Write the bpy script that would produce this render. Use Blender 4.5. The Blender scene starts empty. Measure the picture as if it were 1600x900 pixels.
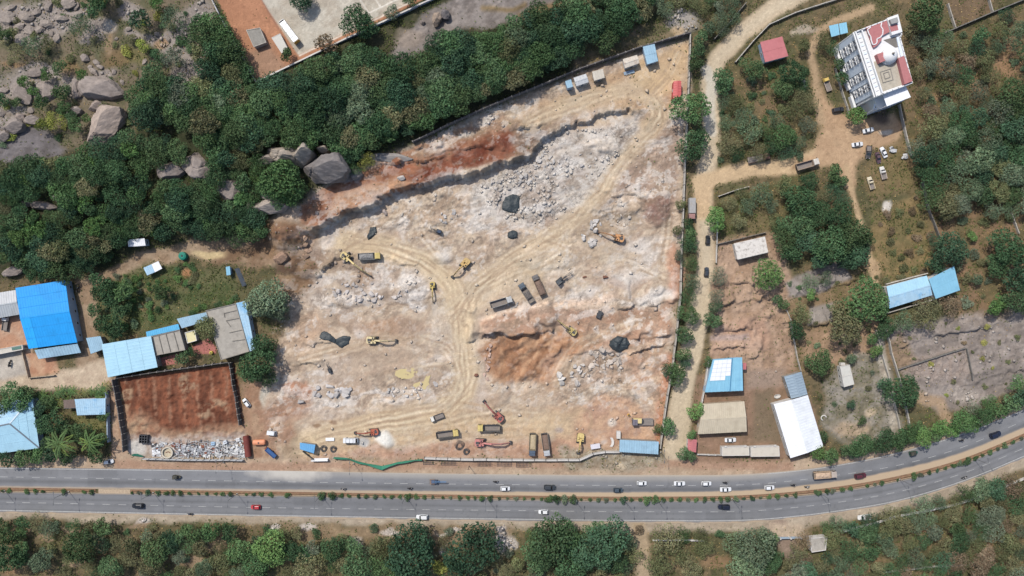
import bpy,bmesh,math,random
import numpy as np
from mathutils import Vector,Matrix,Euler

# ------------------------------------------------------------------ camera, sky, sun, exposure
S = 0.25            # metres on the ground plane per photograph pixel
CAMH = 270.0        # height of the drone above the quarry floor
scene = bpy.context.scene
COL = scene.collection
cam_d = bpy.data.cameras.new('camera')
cam = bpy.data.objects.new('camera', cam_d)
COL.objects.link(cam)
cam.location = (0,0,CAMH)
cam.rotation_euler = (0,0,0)
cam_d.sensor_width = 36.0
cam_d.lens = 36.0 * CAMH / (1600 * S)
cam_d.clip_start = 1.0
cam_d.clip_end = 12000.0
scene.camera = cam

ELEV = 54.0
sun_from = Vector((-0.6 * math.cos(math.radians(ELEV)),0.8 * math.cos(math.radians(ELEV)),math.sin(math.radians(ELEV))))
world = bpy.data.worlds.new('World')
scene.world = world
world.use_nodes = True
wn = world.node_tree
bg = wn.nodes['Background']
sky = wn.nodes.new('ShaderNodeTexSky')
sky.sky_type = 'NISHITA'
sky.sun_disc = False
sky.sun_elevation = math.radians(ELEV)
sky.sun_rotation = math.atan2(-0.6,0.8)
sky.air_density = 1.0
sky.dust_density = 2.0
wn.links.new(sky.outputs[0],bg.inputs[0])
bg.inputs[1].default_value = 0.135
sun_d = bpy.data.lights.new('sun', 'SUN')
sun_d.energy = 3.5
sun_d.angle = math.radians(0.5)
sun_d.color = (1.0,0.95,0.87)
sun = bpy.data.objects.new('sun', sun_d)
COL.objects.link(sun)
sun.location = (-150,200,300)
sun.rotation_euler = (-sun_from).to_track_quat('-Z', 'Y').to_euler()
scene.view_settings.view_transform = 'Standard'
scene.view_settings.look = 'None'
scene.view_settings.exposure = 0.4
scene.view_settings.gamma = 1.0

# ------------------------------------------------------------------ helpers
GAIN = 1.55          # how much brighter a sunlit surface renders than its base colour
rnd = random.Random(7)
rng = np.random.default_rng(7)


def lin1(c):
 c = c / 255.0
 return c / 12.92 if c <= 0.04045 else ((c + 0.055) / 1.055) ** 2.4


def A(r,g,b,k=GAIN):
 return (min(lin1(r) / k,0.85),min(lin1(g) / k,0.85),min(lin1(b) / k,0.85),1.0)


# ---- materials
MATS = {}


def mat(name,col,rough=0.7,metal=0.0,var=0.12,scale=1.5,objcol=False,bump=0.0,spec=0.3,dirt=None,attr=None,dirt_amt=0.5):
 if name in MATS:
  return MATS[name]
 m = bpy.data.materials.new(name)
 m.use_nodes = True
 nt = m.node_tree
 bs = nt.nodes['Principled BSDF']
 bs.inputs['Roughness'].default_value = rough
 bs.inputs['Metallic'].default_value = metal
 bs.inputs['Specular IOR Level'].default_value = spec
 tc = nt.nodes.new('ShaderNodeTexCoord')
 nz = nt.nodes.new('ShaderNodeTexNoise')
 nz.inputs['Scale'].default_value = scale
 nz.inputs['Detail'].default_value = 5
 nz.inputs['Roughness'].default_value = 0.65
 nt.links.new(tc.outputs['Object'], nz.inputs['Vector'])
 mr = nt.nodes.new('ShaderNodeMapRange')
 mr.inputs[1].default_value = 0.25
 mr.inputs[2].default_value = 0.75
 mr.inputs[3].default_value = 1 - var
 mr.inputs[4].default_value = 1 + var
 nt.links.new(nz.outputs['Fac'], mr.inputs[0])
 mx = nt.nodes.new('ShaderNodeMix')
 mx.data_type = 'RGBA'
 mx.blend_type = 'MULTIPLY'
 mx.inputs['Factor'].default_value = 1.0
 src = None
 if attr:
  an = nt.nodes.new('ShaderNodeAttribute')
  an.attribute_name = attr
  src = an.outputs['Color']
 if objcol:
  oi = nt.nodes.new('ShaderNodeObjectInfo')
  if src is None:
   src = oi.outputs['Color']
  else:
   m2 = nt.nodes.new('ShaderNodeMix')
   m2.data_type = 'RGBA'
   m2.blend_type = 'MULTIPLY'
   m2.inputs['Factor'].default_value = 1.0
   nt.links.new(src, m2.inputs['A'])
   nt.links.new(oi.outputs['Color'], m2.inputs['B'])
   src = m2.outputs['Result']
 if src is None:
  mx.inputs['A'].default_value = col
 else:
  nt.links.new(src, mx.inputs['A'])
 nt.links.new(mr.outputs[0], mx.inputs['B'])
 out = mx.outputs['Result']
 if dirt:
  n2 = nt.nodes.new('ShaderNodeTexNoise')
  n2.inputs['Scale'].default_value = scale * 0.35
  n2.inputs['Detail'].default_value = 6
  n2.inputs['Roughness'].default_value = 0.7
  nt.links.new(tc.outputs['Object'], n2.inputs['Vector'])
  r2 = nt.nodes.new('ShaderNodeMapRange')
  r2.inputs[1].default_value = 0.5
  r2.inputs[2].default_value = 0.72
  r2.inputs[3].default_value = 0.0
  r2.inputs[4].default_value = dirt_amt
  nt.links.new(n2.outputs['Fac'], r2.inputs[0])
  m3 = nt.nodes.new('ShaderNodeMix')
  m3.data_type = 'RGBA'
  nt.links.new(r2.outputs[0], m3.inputs['Factor'])
  nt.links.new(out, m3.inputs['A'])
  m3.inputs['B'].default_value = dirt
  out = m3.outputs['Result']
 nt.links.new(out, bs.inputs['Base Color'])
 if bump:
  bp = nt.nodes.new('ShaderNodeBump')
  bp.inputs['Strength'].default_value = bump
  bp.inputs['Distance'].default_value = 0.2
  nt.links.new(nz.outputs['Fac'], bp.inputs['Height'])
  nt.links.new(bp.outputs[0], bs.inputs['Normal'])
 MATS[name] = m
 return m


def leaf_mat(name):
 m = bpy.data.materials.new(name)
 m.use_nodes = True
 nt = m.node_tree
 nt.nodes.remove(nt.nodes['Principled BSDF'])
 out = nt.nodes['Material Output']
 an = nt.nodes.new('ShaderNodeAttribute')
 an.attribute_name = 'Col'
 oi = nt.nodes.new('ShaderNodeObjectInfo')
 mx = nt.nodes.new('ShaderNodeMix')
 mx.data_type = 'RGBA'
 mx.blend_type = 'MULTIPLY'
 mx.inputs['Factor'].default_value = 1.0
 nt.links.new(an.outputs['Color'], mx.inputs['A'])
 nt.links.new(oi.outputs['Color'], mx.inputs['B'])
 d = nt.nodes.new('ShaderNodeBsdfDiffuse')
 t = nt.nodes.new('ShaderNodeBsdfTranslucent')
 ms = nt.nodes.new('ShaderNodeMixShader')
 ms.inputs[0].default_value = 0.22
 nt.links.new(mx.outputs['Result'], d.inputs[0])
 nt.links.new(mx.outputs['Result'], t.inputs[0])
 nt.links.new(d.outputs[0],ms.inputs[1])
 nt.links.new(t.outputs[0],ms.inputs[2])
 nt.links.new(ms.outputs[0],out.inputs[0])
 MATS[name] = m
 return m


# ---- mesh builder: collects shapes, links them as ONE mesh
class MB:
 def __init__(self):
  self.v = []
  self.f = []
  self.mi = []
  self.mats = []
  self.cur = 0

 def m(self,material):
  if material not in self.mats:
   self.mats.append(material)
  self.cur = self.mats.index(material)
  return self

 def add(self,vs,fs):
  o = len(self.v)
  self.v.extend([tuple(p) for p in vs])
  for f in fs:
   self.f.append([i + o for i in f])
   self.mi.append(self.cur)
  return self

 def box(self,c,s,rz=0.0,ry=0.0,rx=0.0,taper=1.0):
  x,y,z = s[0] / 2,s[1] / 2,s[2] / 2
  vs = [(-x,-y,-z),(x,-y,-z),(x,y,-z),(-x,y,-z),
              (-x * taper,-y * taper,z),(x * taper,-y * taper,z),(x * taper,y * taper,z),(-x * taper,y * taper,z)]
  if rz or ry or rx:
   M = Euler((rx,ry,rz)).to_matrix()
   vs = [M @ Vector(p) for p in vs]
  vs = [(p[0] + c[0],p[1] + c[1],p[2] + c[2]) for p in vs]
  return self.add(vs,[(3,2,1,0),(4,5,6,7),(0,1,5,4),(1,2,6,5),(2,3,7,6),(3,0,4,7)])

 def bbox(self,x0,x1,y0,y1,z0,z1):
  return self.box(((x0 + x1) / 2,(y0 + y1) / 2,(z0 + z1) / 2),(x1 - x0,y1 - y0,z1 - z0))

 def tube(self,a,b,r,r2=None,n=8,cap=True):
  a,b = Vector(a),Vector(b)
  r2 = r if r2 is None else r2
  d = (b - a)
  if d.length < 1e-6:
   return self
  d.normalize()
  u = d.orthogonal().normalized()
  w = d.cross(u)
  vs = []
  for (p,rr) in ((a,r),(b,r2)):
   for i in range(n):
    t = 2 * math.pi * i / n
    vs.append(p + u * (rr * math.cos(t)) + w * (rr * math.sin(t)))
  fs = [(i,(i + 1) % n,n + (i + 1) % n,n + i) for i in range(n)]
  if cap:
   fs += [tuple(range(n - 1,-1,-1)),tuple(range(n,2 * n))]
  return self.add(vs,fs)

 def beam(self,a,b,w,h,w2=None,h2=None):
  """rectangular bar from a to b, w across (horizontal), h deep"""
  a,b = Vector(a),Vector(b)
  w2 = w if w2 is None else w2
  h2 = h if h2 is None else h2
  d = (b - a).normalized()
  up = Vector((0,0,1)) if abs(d.z) < 0.95 else Vector((1,0,0))
  s = d.cross(up).normalized()
  t = s.cross(d).normalized()
  vs = []
  for p,ww,hh in ((a,w,h),(b,w2,h2)):
   for sx,sz in ((-1,-1),(1,-1),(1,1),(-1,1)):
    vs.append(p + s * (sx * ww / 2) + t * (sz * hh / 2))
  return self.add(vs,[(3,2,1,0),(4,5,6,7),(0,1,5,4),(1,2,6,5),(2,3,7,6),(3,0,4,7)])

 def loft(self,rings,cap=True):
  n = len(rings[0])
  vs = [p for r in rings for p in r]
  fs = []
  for k in range(len(rings) - 1):
   for i in range(n):
    j = (i + 1) % n
    fs.append((k * n + i,k * n + j,(k + 1) * n + j,(k + 1) * n + i))
  if cap:
   fs.append(tuple(range(n - 1,-1,-1)))
   fs.append(tuple(range((len(rings) - 1) * n,len(rings) * n)))
  return self.add(vs,fs)

 def prism(self,pts,z0,z1):
  """vertical prism over a plan polygon; z0/z1 numbers or lists"""
  n = len(pts)
  a = [z0] * n if not hasattr(z0, '__len__') else z0
  b = [z1] * n if not hasattr(z1, '__len__') else z1
  vs = [(p[0],p[1],a[i]) for i,p in enumerate(pts)] + [(p[0],p[1],b[i]) for i,p in enumerate(pts)]
  fs = [(i,(i + 1) % n,n + (i + 1) % n,n + i) for i in range(n)]
  fs += [tuple(range(n - 1,-1,-1)),tuple(range(n,2 * n))]
  return self.add(vs,fs)

 def mesh(self,name,smooth=False):
  me = bpy.data.meshes.new(name)
  me.from_pydata(self.v,[],self.f)
  for m in self.mats:
   me.materials.append(m)
  if self.mats:
   me.polygons.foreach_set('material_index', self.mi)
  if smooth:
   me.polygons.foreach_set('use_smooth', [True] * len(me.polygons))
  me.update()
  bm = bmesh.new()
  bm.from_mesh(me)
  bmesh.ops.recalc_face_normals(bm,faces=bm.faces)
  bm.to_mesh(me)
  bm.free()
  return me

 def build(self,name,parent=None,color=None,smooth=False):
  return link(name,self.mesh(name,smooth),parent,color)


def link(name,me,parent=None,color=None):
 o = bpy.data.objects.new(name,me)
 COL.objects.link(o)
 if parent is not None:
  o.parent = parent
 if color is not None:
  o.color = color
 return o


def tag(o,label,cat,group=None,kind=None):
 o['label'] = label
 o['category'] = cat
 if group:
  o['group'] = group
 if kind:
  o['kind'] = kind
 return o


def thing(name,label,cat,loc=(0,0,0),rz=0.0,group=None,scale=None):
 o = bpy.data.objects.new(name,None)
 COL.objects.link(o)
 o.empty_display_size = 0.2
 o.location = loc
 o.rotation_euler = (0,0,rz)
 if scale is not None:
  o.scale = scale
 return tag(o,label,cat,group)


def place(proto,name,label,cat,loc,rz,color=None,group=None,scale=None):
 """proto: list of (part name, mesh, index of parent part or None, colour or 'obj', (loc, rot))"""
 r = thing(name,label,cat,loc,rz,group,scale)
 made = []
 for pn,me,par,c,*tr in proto:
  o = link(pn, me, r if par is None else made[par], color if c == 'obj' else c)
  if tr:
   o.location = tr[0]
   if len(tr) > 1:
    o.rotation_euler = tr[1]
  made.append(o)
 return r


# ---- numpy noise
def _hash(ix,iy,seed):
 h = (ix.astype(np.int64) * 374761393 + iy.astype(np.int64) * 668265263 + seed * 1442695041) & 0xFFFFFFFF
 h = ((h ^ (h >> 13)) * 1274126177) & 0xFFFFFFFF
 h = (h ^ (h >> 16)) & 0xFFFFFF
 return h.astype(np.float32) / 16777215.0


def vn(X,Y,s,seed=0):
 x = X / s
 y = Y / s
 ix = np.floor(x)
 iy = np.floor(y)
 fx = (x - ix).astype(np.float32)
 fy = (y - iy).astype(np.float32)
 fx = fx * fx * (3 - 2 * fx)
 fy = fy * fy * (3 - 2 * fy)
 a = _hash(ix,iy,seed)
 b = _hash(ix + 1,iy,seed)
 c = _hash(ix,iy + 1,seed)
 d = _hash(ix + 1,iy + 1,seed)
 return (a + (b - a) * fx) * (1 - fy) + (c + (d - c) * fx) * fy


def fbm(X,Y,s,octv=4,seed=0,gain=0.5):
 t = 0
 amp = 1.0
 tot = 0
 for k in range(octv):
  c,sn = math.cos(0.6 * k),math.sin(0.6 * k)
  t = t + amp * vn(X * c - Y * sn,X * sn + Y * c,s / 2 ** k,seed + 17 * k)
  tot += amp
  amp *= gain
 return t / tot


def sst(a,b,x):
 t = np.clip((x - a) / (b - a),0,1)
 return t * t * (3 - 2 * t)


# ---- the ground grid (regular in plan, coarse far outside the view)
FX0,FX1,FY0,FY1,GR = -232.0,232.0,-138.0,138.0,0.4
fx = np.arange(FX0,FX1 + 1e-6,GR)
fy = np.arange(FY0,FY1 + 1e-6,GR)
GX,GY = np.meshgrid(fx,fy)
GX = GX.astype(np.float32)
GY = GY.astype(np.float32)
NY,NX = GX.shape
WARP1 = (fbm(GX,GY,9.0,4,101) - 0.5)
WARP2 = (fbm(GX,GY,9.0,4,202) - 0.5)
Zt = np.zeros((NY,NX),np.float32)


def pw(px,py,z=0.0):
 """photograph pixel -> plan position of a point at height z"""
 k = S * (CAMH - z) / CAMH
 return ((px - 800.0) * k,(450.0 - py) * k)


def gz(x,y):
 i = min(max((x - FX0) / GR,0),NX - 1.001)
 j = min(max((y - FY0) / GR,0),NY - 1.001)
 i0,j0 = int(i),int(j)
 a,b = i - i0,j - j0
 return float((Zt[j0,i0] * (1 - a) + Zt[j0,i0 + 1] * a) * (1 - b) + (Zt[j0 + 1,i0] * (1 - a) + Zt[j0 + 1,i0 + 1] * a) * b)


def W(px,py,h=0.0):
 """plan position and ground height where something h above the ground shows at this pixel"""
 z = h
 for _ in range(6):
  x,y = pw(px,py,z)
  g = gz(x,y)
  z = g + h
 return x,y,g


def Ws(pts,h=0.0):
 return [W(p[0],p[1],h)[:2] for p in pts]


def bounds(pts,pad):
 xs = [p[0] for p in pts]
 ys = [p[1] for p in pts]
 i0 = int(max(0,(min(xs) - pad - FX0) // GR))
 i1 = int(min(NX,(max(xs) + pad - FX0) // GR + 2))
 j0 = int(max(0,(min(ys) - pad - FY0) // GR))
 j1 = int(min(NY,(max(ys) + pad - FY0) // GR + 2))
 return slice(j0,max(j1,j0)),slice(i0,max(i1,i0))


def seg_dist(X,Y,pts,closed):
 n = len(pts)
 best = np.full(X.shape,1e9,np.float32)
 for k in range(n if closed else n - 1):
  ax,ay = pts[k]
  bx,by = pts[(k + 1) % n]
  dx,dy = bx - ax,by - ay
  L = dx * dx + dy * dy + 1e-9
  t = np.clip(((X - ax) * dx + (Y - ay) * dy) / L,0,1)
  d = (X - ax - t * dx) ** 2 + (Y - ay - t * dy) ** 2
  np.minimum(best,d,out=best)
 return np.sqrt(best)


def inside(X,Y,pts):
 n = len(pts)
 r = np.zeros(X.shape,bool)
 for k in range(n):
  ax,ay = pts[k]
  bx,by = pts[(k + 1) % n]
  if ay == by:
   continue
  c = ((ay > Y) != (by > Y)) & (X < (bx - ax) * (Y - ay) / (by - ay) + ax)
  r ^= c
 return r


def sdist(pts,pad,warp=0.0):
 sl = bounds(pts,pad + warp)
 X,Y = GX[sl],GY[sl]
 if warp:
  X = X + WARP1[sl] * warp * 2
  Y = Y + WARP2[sl] * warp * 2
 d = seg_dist(X,Y,pts,True)
 ins = inside(X,Y,pts)
 return sl,np.where(ins,d,-d)


def pmask(pts,soft=1.0,warp=0.0):
 sl,d = sdist(pts,soft + 1,warp)
 return sl,sst(-soft,soft,d)


def smask(pts,width,soft=1.0,warp=0.0):
 sl = bounds(pts,width + soft + 1 + warp)
 X,Y = GX[sl],GY[sl]
 if warp:
  X = X + WARP1[sl] * warp * 2
  Y = Y + WARP2[sl] * warp * 2
 d = seg_dist(X,Y,pts,False)
 return sl,1 - sst(width / 2 - soft,width / 2 + soft,d)

# ------------------------------------------------------------------ terrain heights
PX = 800 + GX / S
PY = 450 - GY / S


def wz(pts,z):
 return [pw(p[0],p[1],z) for p in pts]


CLIFF = [(400,385),(440,372),(470,366),(492,362),(500,356),(525,342),(560,327),(590,315),(625,297),(650,289),(687,281),(725,275),(750,267),
         (770,257),(800,249),(828,240),(852,214),(905,189),(985,168),(1006,180),(1040,205),(1085,210),(1100,60),(1100,-300),
         (-400,-300),(-400,440),(0,440),(150,425),(260,388),(380,388)]
up_pts = wz(CLIFF,5.0)
sl,d = sdist(up_pts,12,1.3)
d = d + (fbm(GX[sl],GY[sl],3.2,3,47,.65) - .5) * 3.4 * sst(12,2,np.abs(d))
px_,py_ = PX[sl],PY[sl]
soft = np.interp(px_,[380,470,500,985,1010,1060],[6,5,0.35,0.35,4.0,8.0])
zc = np.interp(px_,[430,800,850,900,985,1075,1120],[5.5,5.0,3.2,2.6,2.2,1.2,0.5])
hill = 4.0 * sst(14,55,d) * sst(1080,820,px_)
west = 8.0 * sst(-2,34,d)
w = sst(400,450,px_)
Zt[sl] += (w * (zc + hill) * sst(-1,1,d / soft) + (1 - w) * west)


def ledge(pts,dz,L=14.0,fade=5.0,z0=0.0,warp=0.8,side=1):
 """a broken step: full height on one side of the line, sloping away over L metres"""
 q = wz(pts,z0 + dz)
 sl = bounds(q,L + 2)
 X = GX[sl] + WARP1[sl] * warp * 2 + (vn(GX[sl],GY[sl],2.2,57) - .5) * 1.5
 Y = GY[sl] + WARP2[sl] * warp * 2 + (vn(GX[sl],GY[sl],2.0,58) - .5) * 1.5
 d = seg_dist(X,Y,q,False)
 sgn = np.zeros(X.shape,np.float32)
 best = np.full(X.shape,1e9,np.float32)
 over = np.zeros(X.shape,np.float32)
 for k in range(len(q) - 1):
  ax,ay = q[k]
  bx,by = q[k + 1]
  dx,dy = bx - ax,by - ay
  LL = dx * dx + dy * dy
  tr = ((X - ax) * dx + (Y - ay) * dy) / LL
  t = np.clip(tr,0,1)
  ov = np.zeros(X.shape,np.float32)
  if k == 0:
   ov = np.maximum(ov,-tr * math.sqrt(LL))
  if k == len(q) - 2:
   ov = np.maximum(ov,(tr - 1) * math.sqrt(LL))
  dd = (X - ax - t * dx) ** 2 + (Y - ay - t * dy) ** 2
  c = np.sign(dx * (Y - ay) - dy * (X - ax))
  m = dd < best
  best[m] = dd[m]
  sgn[m] = c[m]
  over[m] = ov[m]
 hi = (sgn * side) > 0
 h = dz * np.clip(1 - d / L,0,1) * hi * (0.35 + 0.95 * sst(0.35,0.65,vn(X,Y,4.0,55)))
 h = h * (1 - sst(0.0,6.0,over))
 # fade at both ends
 for e in (q[0],q[-1]):
  h = h * sst(0.0,fade,np.sqrt((X - e[0]) ** 2 + (Y - e[1]) ** 2))
 Zt[sl] += h


def mound(px,py,rx,ry,h,z0=0.0,p=1.0,warp=1.2):
 cx,cy = pw(px,py,z0 + h)
 rx *= S
 ry *= S
 sl = bounds([(cx - rx,cy - ry),(cx + rx,cy + ry)],2)
 X = GX[sl] + WARP1[sl] * warp * 2
 Y = GY[sl] + WARP2[sl] * warp * 2
 r = ((X - cx) / rx) ** 2 + ((Y - cy) / ry) ** 2
 Zt[sl] += h * np.clip(1 - r,0,1) ** p


# lines run left to right: the high side lies on their left hand (north)
ledge([(748,530),(775,520),(790,526),(815,528),(835,522),(858,518),(868,512)],2.8,16,4)
ledge([(880,556),(905,552),(935,547),(958,556),(985,552),(1010,546),(1042,538)],1.6,12,3)
ledge([(985,530),(1020,528),(1052,521)],1.4,8,3)
ledge([(960,484),(985,480),(1003,475),(1030,475),(1058,474)],1.4,16,3)
ledge([(955,582),(990,579),(1024,571)],.9,8,3)
ledge([(920,330),(940,326),(958,323),(964,322)],1.5,8,2)
ledge([(978,340),(992,333),(1000,331)],1.3,6,2)
ledge([(950,306),(985,303),(1010,313)],1.2,8,3)
ledge([(930,232),(945,238),(975,243)],1.0,7,2)
ledge([(640,357),(665,356),(690,365)],1.0,7,2)
ledge([(500,425),(508,415),(522,409)],2.0,8,2)
ledge([(620,412),(640,415),(655,414)],0.9,6,2)
ledge([(452,575),(470,568),(498,569)],1.0,6,2)
ledge([(475,542),(500,538),(520,536)],0.8,5,2)
ledge([(600,624),(640,616),(690,620)],0.7,6,2,side=-1)
ledge([(660,245),(700,235),(750,228),(775,232)],1.8,6,3,z0=5)
ledge([(580,253),(610,255),(650,250),(700,243)],2.6,9,3,z0=5)
ledge([(800,199),(820,201),(836,197)],1.6,7,2,z0=3)
ledge([(1125,475),(1160,471),(1195,468)],1.8,7,2)
ledge([(1112,445),(1150,440),(1190,446)],1.2,7,2)
ledge([(1205,500),(1225,506),(1238,503)],1.0,6,2)
ledge([(1112,546),(1150,541),(1180,543)],1.2,6,2)
ledge([(1255,462),(1290,455),(1330,440)],1.6,8,2)
ledge([(1240,512),(1290,506),(1330,500)],1.4,7,2)
ledge([(1400,545),(1450,530),(1500,520),(1560,512)],1.2,7,3)
ledge([(1520,600),(1560,588),(1620,575)],1.0,6,3)
ledge([(1110,518),(1140,516),(1172,514)],1.6,6,2)
ledge([(1165,562),(1180,560),(1192,552)],0.9,6,2)
mound(445,370,42,22,3.0)
mound(440,405,26,28,2.2)
mound(470,420,26,18,1.8)
mound(540,470,40,12,1.0)
mound(850,400,60,22,1.0)
mound(690,300,18,10,1.0)
mound(675,345,18,8,1.0)
mound(690,402,24,12,1.1)
mound(640,445,30,26,0.9)
mound(780,600,22,40,1.2)
mound(820,560,60,26,-1.0)
mound(600,690,14,14,1.0)
mound(1030,325,22,30,1.6)
mound(1050,430,14,60,1.2)
mound(1045,560,14,60,1.0)
mound(940,215,50,28,1.2)
mound(960,345,30,14,-1.2)

# compound on its platform
sl,m = pmask(wz([(330,-60),(331,0),(402,131),(690,-10),(720,-60)],9.0),0.5)
Zt[sl] = Zt[sl] * (1 - m) + 8.6 * m

# relief, kept off the roads, yards and floors
FLAT = np.zeros((NY,NX),np.float32)


def flat(pts,soft=1.5):
 sl,m = pmask(wz(pts,0),soft)
 FLAT[sl] = np.maximum(FLAT[sl],m)


ROADY_X = [-700,-300,0,400,800,1000,1200,1300,1400,1500,1600,1800,2100]


def curve(ys):
 """smooth road line through the pixel heights given at ROADY_X"""
 xs = np.array(ROADY_X,float)
 ys = np.array(ys,float)
 m = np.gradient(ys,xs)

 def f(x):
  x = np.asarray(x,float)
  k = np.clip(np.searchsorted(xs,x) - 1,0,len(xs) - 2)
  h = xs[k + 1] - xs[k]
  t = (x - xs[k]) / h
  return ((2 * t ** 3 - 3 * t ** 2 + 1) * ys[k] + (t ** 3 - 2 * t ** 2 + t) * h * m[k]
    + (-2 * t ** 3 + 3 * t ** 2) * ys[k + 1] + (t ** 3 - t ** 2) * h * m[k + 1])
 return f


U_TOP = curve([722,726,730,735,741,742,738.5,727,707,678,639,540,330])
U_BOT = curve([752,757,761.5,767.5,774,776,771.5,761.5,744.5,718,677,578,370])
M_TOP = curve([752.3,757.3,761.8,767.8,774.4,776.4,772,762,745,718.5,677.5,578.5,370.5])
M_BOT = curve([759,764,768.5,774.2,780.5,782.7,778.5,768.8,752,726,685,586,378])
L_TOP = curve([759,764,768.6,774.3,780.6,782.8,778.6,768.9,752.1,726.1,685.1,586.1,378.1])
L_BOT = curve([790,795,801,808,815,817,814,803,786.5,757,717,618,410])
rx = np.arange(-200,1801,25.0)
flat([(x,U_TOP(x) - 6) for x in rx] + [(x,L_BOT(x) + 6) for x in rx[::-1]],2.0)
DIRT_ROAD = [(1058,735),(1050,700),(1056,660),(1068,600),(1082,540),(1094,470),(1104,400),(1100,330),(1098,285),(1110,240),
             (1113,180),(1106,130),(1122,92),(1160,50),(1210,12),(1290,-30)]
for a,b in zip(DIRT_ROAD[:-1],DIRT_ROAD[1:]):
 pass
sl,m = smask(wz(DIRT_ROAD,0),9.0,2.0)
FLAT[sl] = np.maximum(FLAT[sl],m)
flat([(1235,270),(1285,190),(1300,160),(1400,175),(1412,215),(1350,280)])
flat([(0,495),(160,490),(175,615),(0,625)])
flat([(335,-10),(402,125),(690,-10)])
flat([(1090,620),(1220,620),(1225,720),(1070,720)])
flat([(160,535),(400,470),(400,560),(180,590)])
quarry = wz([(425,345),(500,300),(650,225),(905,112),(1075,58),(1062,400),(1045,580),(1025,705),(660,714),(430,722),(415,640),(440,420)],1)
slq,mq = pmask(quarry,3.0)
QM = np.zeros((NY,NX),np.float32)
QM[slq] = mq
rel = (fbm(GX,GY,9,5,5,0.55) - 0.5) * 1.1 + (fbm(GX,GY,2.2,3,9,0.6) - 0.5) * 0.35
# quarry: sharper broken relief; scrub: softer
ridge = np.abs(fbm(GX,GY,5,4,31,0.6) - 0.5) * 1.2 - 0.12
HAUL1 = [(455,700),(560,668),(640,652),(690,640),(722,615),(730,580),(724,530),(722,490),(705,445),(660,408),(600,385),(545,380)]
HAUL2 = [(722,500),(745,450),(790,412),(840,380),(885,352),(915,325),(945,290),(975,245),(1012,212),(1030,180),(1015,150),(980,140),(930,152),(880,168),(830,192)]
HAUL3 = [(1020,145),(1050,110),(1062,80)]
smooth_q = np.zeros((NY,NX),np.float32)
for hp,wd in ((HAUL1,9),(HAUL2,6),(HAUL3,6)):
 sl,m = smask(wz(hp,0.5),wd,2.5,1.5)
 smooth_q[sl] = np.maximum(smooth_q[sl],m)
# broken ground: small benches that follow the ripping direction, clods and loose blocks
ca,sa = math.cos(0.24),math.sin(0.24)
LX,LY = (GX * ca + GY * sa) * 0.42 + 3 * WARP1,-GX * sa + GY * ca + 3 * WARP2
tt = fbm(LX,LY,7.5,5,41,0.58) * 9
BENCH = (np.floor(tt) + sst(0.72,0.95,tt - np.floor(tt))) * 0.26 - 1.15
CLOD = fbm(GX,GY,1.7,3,43,0.65) - 0.5
CL2 = np.maximum(vn(GX,GY,1.3,44) - 0.66,0) * 2.2
CALM = np.zeros((NY,NX),np.float32)
for pts_,k_ in (([(440,640),(700,636),(745,560),(720,500),(680,420),(740,430),(880,380),(870,440),(770,500),(760,600),(860,625),(1030,640),(1025,715),(430,725)],0.92),
                 ([(880,515),(755,535),(745,595),(860,612),(910,555)],0.97),([(400,350),(500,360),(495,430),(470,465),(420,450)],0.85),([(530,375),(640,360),(720,420),(640,410)],0.8),([(510,340),(640,286),(800,250),(800,215),(690,235),(520,300)],0.95),
                 ([(530,500),(720,480),(720,570),(560,600),(450,560)],0.82),([(880,330),(1060,350),(1055,460),(900,450)],0.55),([(800,190),(1075,60),(1065,170),(990,160),(850,200)],0.8)):
 sl,m = pmask(wz(pts_,1),5.0,4.0)
 CALM[sl] = np.maximum(CALM[sl],m * k_)
ROUGHM = sst(0.42,0.60,fbm(GX,GY,16,4,45,0.6)) * (1 - 0.92 * smooth_q) * (1 - CALM)
Zt += (1 - FLAT) * ((1 - QM) * rel * 0.8 + QM * (1 - 0.8 * smooth_q) * (rel * 0.5 + ridge * 0.8 + ROUGHM * (BENCH + CLOD * 0.6 + CL2 * 0.4) + CLOD * 0.16))

sl,m = pmask(wz([(755,545),(800,526),(868,518),(905,545),(862,600),(790,600)],0),3.0,2.0)
fu = np.sin((GX[sl] * 0.62 + GY[sl] * 0.78 + 5 * WARP1[sl]) * 0.0 + (GX[sl] * 0.66 - GY[sl] * 0.75 + 9 * WARP2[sl]) * -1.0)
Zt[sl] += m * (0.38 * fu + CLOD[sl] * 0.9 + (fbm(GX[sl],GY[sl],8,4,61,.6) - .5) * 3.2)
# the red plot is churned, the eastern plots and rock flats are rough
for pts_,k_ in (([(186,592),(366,568),(384,668),(386,684),(200,700)],1.3),([(1120,376),(1215,362),(1240,440),(1240,575),(1112,585),(1112,470)],.9),([(1290,600),(1340,555),(1385,560),(1410,680),(1330,695),(1285,660)],.8),
                 ([(1380,515),(1480,498),(1660,480),(1660,600),(1520,640),(1405,575)],.9),([(-60,200),(105,200),(95,250),(-60,262)],.5),([(600,95),(660,22),(760,-30),(880,-30),(830,18),(690,60)],.6)):
 sl,m = pmask(wz(pts_,1),1.5,1.5)
 Zt[sl] += m * k_ * (CLOD[sl] * 0.9 + CL2[sl] * 0.5 + (BENCH[sl] * .5 if k_ != 1.3 else 0))
# ------------------------------------------------------------------ ground colours (base colours of soil, rock and weeds)
C = np.zeros((NY,NX,3),np.float32)
VEG = np.zeros((NY, NX), np.float32)      # how thick weeds grow
RUB = np.zeros((NY, NX), np.float32)      # how thick broken stone lies
NA = fbm(GX,GY,14,5,301,0.6)
NB = fbm(GX,GY,4.0,5,302,0.6)
NC = fbm(GX,GY,1.6,3,303,0.65)
ND = vn(GX,GY,0.55,304)
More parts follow.
